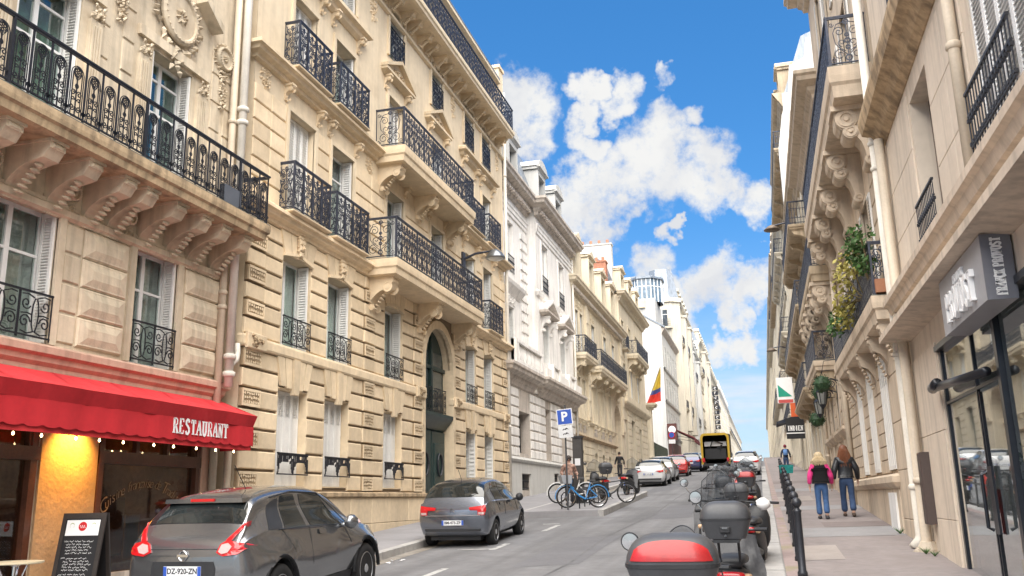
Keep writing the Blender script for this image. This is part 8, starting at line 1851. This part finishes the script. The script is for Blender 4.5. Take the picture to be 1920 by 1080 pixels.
# ---------------------------------------------------------------- people
def skinmesh(verts, edges, radii, root_i=0, sub=2, name='figure'):
    me = bpy.data.meshes.new(name); me.from_pydata(verts, edges, []); me.update(); o = bpy.data.objects.new('tmp', me); COL.objects.link(o)
    md = o.modifiers.new('s', 'SKIN'); md.use_smooth_shade = True
    for i, r in enumerate(radii): sv = me.skin_vertices[0].data[i]; sv.radius = (r, r) if not isinstance(r, tuple) else r; sv.use_root = (i == root_i)
    sd = o.modifiers.new('u', 'SUBSURF'); sd.levels = sd.render_levels = sub
    m2 = bpy.data.meshes.new_from_object(o.evaluated_get(bpy.context.evaluated_depsgraph_get())); bpy.data.objects.remove(o); m2.polygons.foreach_set('use_smooth', [True]*len(m2.polygons)); return m2
SKIN = mat('skin', (.52, .33, .25), .55, var=.05)
def person(label, loc, yaw, H, jacket, jeans, hairm, hair_len=.25, step=.22, sleeve=None, arm_sw=.15, shoes=PLASTIC, puffy=1., vest=None, pack=None, lean=0., hairw=1.0, armsbent=False):
    """walking figure seen from behind: facing +y"""
    root = thing('person', label, 'person', loc, (lean, 0, yaw)); k = H/1.70
    hip, sh, nk = .92*k, 1.40*k, 1.49*k
    LF, RF = (-.09*k, step*.9, .07*k), (.09*k, -step, .10*k); LK, RK = (-.095*k, step*.62, .50*k), (.095*k, -step*.25+.06, .49*k)
    LW, RW = ((-.29*k, -.02-arm_sw*.6, .86*k), (.29*k, .10+arm_sw*.8, .88*k)) if not armsbent else ((-.26*k, .25, 1.05*k), (.26*k, .25, 1.05*k)); LE, RE = (-.27*k, -.08, 1.12*k), (.27*k, -.06, 1.12*k)
    V = [(0, 0, hip), (0, 0, 1.10*k), (0, .0, 1.27*k), (0, 0, sh-.02), (0, 0, nk), (0, .02, 1.56*k), (0, .02, 1.66*k),
         (-.17*k, 0, sh-.02), LE, LW, (.17*k, 0, sh-.02), RE, RW, (-.09*k, 0, hip-.06), LK, LF, (.09*k, 0, hip-.06), RK, RF,
         (LF[0], LF[1]+.14, .035*k), (RF[0], RF[1]+.12, .045*k)]
    Ed = [(0, 1), (1, 2), (2, 3), (3, 4), (4, 5), (5, 6), (3, 7), (7, 8), (8, 9), (3, 10), (10, 11), (11, 12), (0, 13), (13, 14), (14, 15), (0, 16), (16, 17), (17, 18), (15, 19), (18, 20)]
    Rd = [(.13*k, .10*k), (.12*k, .09*k), (.14*k, .10*k), (.11*k, .08*k), .05*k, .075*k, .07*k, .06*k, .042*k, .03*k, .06*k, .042*k, .03*k, .085*k, .055*k, .04*k, .085*k, .055*k, .04*k, .028*k, .028*k]
    place(skinmesh(V, Ed, Rd, 0), 'body', SKIN, root)
    # hands with separate fingers
    for w, sg in ((LW, -1), (RW, 1)):
        hv = [w, (w[0], w[1]+.02, w[2]-.07*k)]; he = [(0, 1)]; hr = [.026*k, (.036*k, .018*k)]
        for f in range(4):
            n = len(hv); yy = (f-1.5)*.017*k; L = (.06, .072, .068, .052)[f]*k; hv += [(w[0], w[1]+.02+yy, w[2]-.10*k), (w[0]-sg*.012, w[1]+.025+yy, w[2]-.10*k-L)]; he += [(1, n), (n, n+1)]; hr += [.0095, .007]
        n = len(hv); hv += [(w[0]-sg*.01, w[1]+.055, w[2]-.05*k), (w[0]-sg*.015, w[1]+.065, w[2]-.09*k)]; he += [(0, n), (n, n+1)]; hr += [.011, .008]
        place(skinmesh(hv, he, hr, 0, 1), 'hand', SKIN, root)
    # trousers
    tv = [(0, -.01, hip+.07*k), (0, -.01, hip), (-.085*k, -.01, hip-.09), LK, (LF[0], LF[1]-.015, .10*k), (.085*k, -.01, hip-.09), RK, (RF[0], RF[1]-.015, .13*k)]
    place(skinmesh(tv, [(0, 1), (1, 2), (2, 3), (3, 4), (1, 5), (5, 6), (6, 7)], [(.15*k, .115*k), (.165*k, .13*k), (.10*k, .11*k), .075*k, .085*k, (.10*k, .11*k), .075*k, .085*k], 1), 'trousers', jeans, root)
    for f in (LF, RF):
        b = MB(); b.lathe([(.01, -.1), (.045, -.085), (.05, .0), (.045, .1), (.03, .16), (.01, .175)], (0, 0, 0), 12, 'y'); s_ = b.build('shoe', shoes, root, (f[0], f[1]+.02, max(.042*k, f[2]-.04)), smooth=True); s_.scale = (1, 1, .85); s_.rotation_euler = (0 if f is LF else radians(18), 0, 0)
    # jacket with sleeves
    p = puffy; jv = [(0, 0, hip+.05*k), (0, 0, 1.1*k), (0, 0, 1.28*k), (0, 0, sh-.01), (0, .0, nk-.03), (-.165*k, 0, sh-.03), LE, (LW[0], LW[1], LW[2]+.03), (.165*k, 0, sh-.03), RE, (RW[0], RW[1], RW[2]+.03)]
    je = [(0, 1), (1, 2), (2, 3), (3, 4), (3, 5), (5, 6), (6, 7), (3, 8), (8, 9), (9, 10)]; jr = [(.165*k*p, .125*k*p), (.165*k*p, .125*k*p), (.185*k*p, .135*k*p), (.15*k, .11*k), .075*k, .085*k*p, .068*k*p, .05*k*p, .085*k*p, .068*k*p, .05*k*p]
    place(skinmesh(jv, je, jr, 1), 'jacket', sleeve or jacket, root)
    if vest: place(skinmesh([(0, 0, hip+.06*k), (0, 0, 1.12*k), (0, 0, 1.28*k), (0, 0, 1.39*k), (0, 0, 1.45*k), (-.12*k, 0, 1.39*k), (.12*k, 0, 1.39*k)], [(0, 1), (1, 2), (2, 3), (3, 4), (3, 5), (3, 6)], [(.19*k*p, .16*k*p), (.195*k*p, .16*k*p), (.215*k*p, .165*k*p), (.17*k*p, .14*k*p), .085*k*p, (.10*k*p, .11*k*p), (.10*k*p, .11*k*p)], 1), 'vest', vest, root)
    # hair: cap and falling strands
    b = MB(); b.lathe([(.005, .125)]+[(.105*cos(radians(a)), .105*sin(radians(a))*1.2) for a in (75, 60, 45, 30, 15, 0, -20)]+[(.09, -.07)], (0, .0, 1.625*k), 20); hc = b.build('hair', hairm, root, smooth=True); hc.scale = (.95*hairw, 1.0, 1)
    b = MB(); r = random.Random(int(loc[1]*10)); zt = 1.66*k
    for i in range(110 if hair_len > .1 else 0):
        a = radians(r.uniform(175, 365)); rr = .088*hairw; x0, y0 = rr*cos(a), rr*sin(a)*1.05; l = hair_len*r.uniform(.75, 1.1); sp = r.uniform(.9, 1.5)
        b.tube([(x0*.7, y0*.7+.01, zt+.04), (x0*1.1, y0*1.1, zt-.06), (x0*1.2*sp, y0*1.15-.02, zt-.06-l*.5), (x0*1.15*sp+r.uniform(-.03, .03), y0*1.0-.03, zt-.06-l)], [.014, .016, .013, .004], 4)
    if hair_len > .1: b.build('hair_strands', hairm, root)
    for sg in (-1, 1): b = MB(); b.lathe([(.005, -.012), (.022, 0), (.005, .012)], (sg*.088, .02, 1.60*k), 8, 'x'); b.build('ear', SKIN, root)
    b = MB(); b.prism([(0, 1.60*k), (.0, 1.57*k)], 0, 0) if False else b.add([(-.014, .105, 1.575*k), (.014, .105, 1.575*k), (0, .135, 1.58*k), (0, .105, 1.62*k)], [(0, 1, 2), (1, 3, 2), (3, 0, 2)]); b.build('nose', SKIN, root)
    for sg in (-1, 1): b = MB(); b.lathe([(.003, -.004), (.012, 0), (.003, .005)], (sg*.033, .098, 1.625*k), 8, 'y'); b.build('eye', BLACKP, root)
    b = MB(); b.box(-.025, .025, .098, .104, 1.535*k, 1.543*k); b.build('mouth', mat('lips', (.4, .15, .13), .5), root)
    if pack:
        b = MB(); rows = []
        for (z, w, d) in ((1.05, .10, .07), (1.08, .14, .1), (1.25, .15, .12), (1.40, .12, .09), (1.43, .07, .05)):
            for q in range(14): a = 2*pi*q/14; rows.append((w*math.copysign(abs(cos(a))**.6, cos(a)), -.17+d*math.copysign(abs(sin(a))**.6, sin(a)), z*k))
        b.add(rows, [(i*14+j, i*14+(j+1) % 14, (i+1)*14+(j+1) % 14, (i+1)*14+j) for i in range(4) for j in range(14)]+[tuple(range(14))[::-1], tuple(56+j for j in range(14))]); b.build('backpack', pack, root, smooth=True)
    return root
DENIM = mat('blue_denim', (.05, .11, .25), .85, var=.18, vs_=9, bump=.2, bs=60); DENIMD = mat('dark_denim', (.035, .065, .14), .85, var=.18, vs_=9, bump=.2, bs=60)
gz = lambda x, y: ground(y)+.15+.008*x
person('blonde woman in a black fleece vest over pink sleeves walking away', (1.33, 23.6, gz(1.33, 23.6)), 0, 1.55, mat('pink_knit', (.62, .04, .20), .85, var=.12, vs_=12), DENIM, mat('blonde_hair', (.44, .35, .22), .6, var=.2, vs_=18), .17, .06, arm_sw=.05, shoes=mat('dark_trainer', (.03, .03, .035), .6), puffy=1.12, vest=mat('black_fleece', (.008, .008, .009), .95, var=.2, vs_=20), hairw=1.15)
person('woman with long auburn hair in a black leather jacket walking away', (1.97, 24.15, gz(1.97, 24.15)), 0, 1.70, mat('black_leather', (.016, .018, .022), .35, var=.2, vs_=8, bump=.3, bs=25), DENIMD, mat('auburn_hair', (.15, .058, .03), .5, var=.25, vs_=18), .38, .16, arm_sw=.08, shoes=mat('brown_boot', (.06, .04, .03), .6), puffy=1.15, hairw=1.1)
person('far walker in dark coat with a blue backpack on the right pavement', (1.5, 62.5, gz(1.5, 62.5)), 0, 1.72, mat('navy_coat', (.02, .025, .045), .8), DENIMD, mat('maroon_cap', (.20, .03, .05), .8), .05, .1, pack=mat('blue_pack', (.12, .24, .50), .7, var=.1))
person('person in a patterned brown shirt standing by the P sign post', (-6.62, 31.6, ground(31.6)+.11), radians(200), 1.68, mat('paisley_shirt', (.30, .19, .15), .8, var=.5, vs_=14), mat('dark_trousers', (.03, .03, .035), .8), mat('dark_hair', (.03, .02, .015), .6), .06, .03, armsbent=True)
person('small figure in black walking down the left pavement beyond the white car', (-9.2, 60.5, ground(60.5)+.05), radians(180), 1.72, BLACKP, mat('dark_trousers', (.03, .03, .035), .8), mat('dark_hair', (.03, .02, .015), .6), .05, .12)
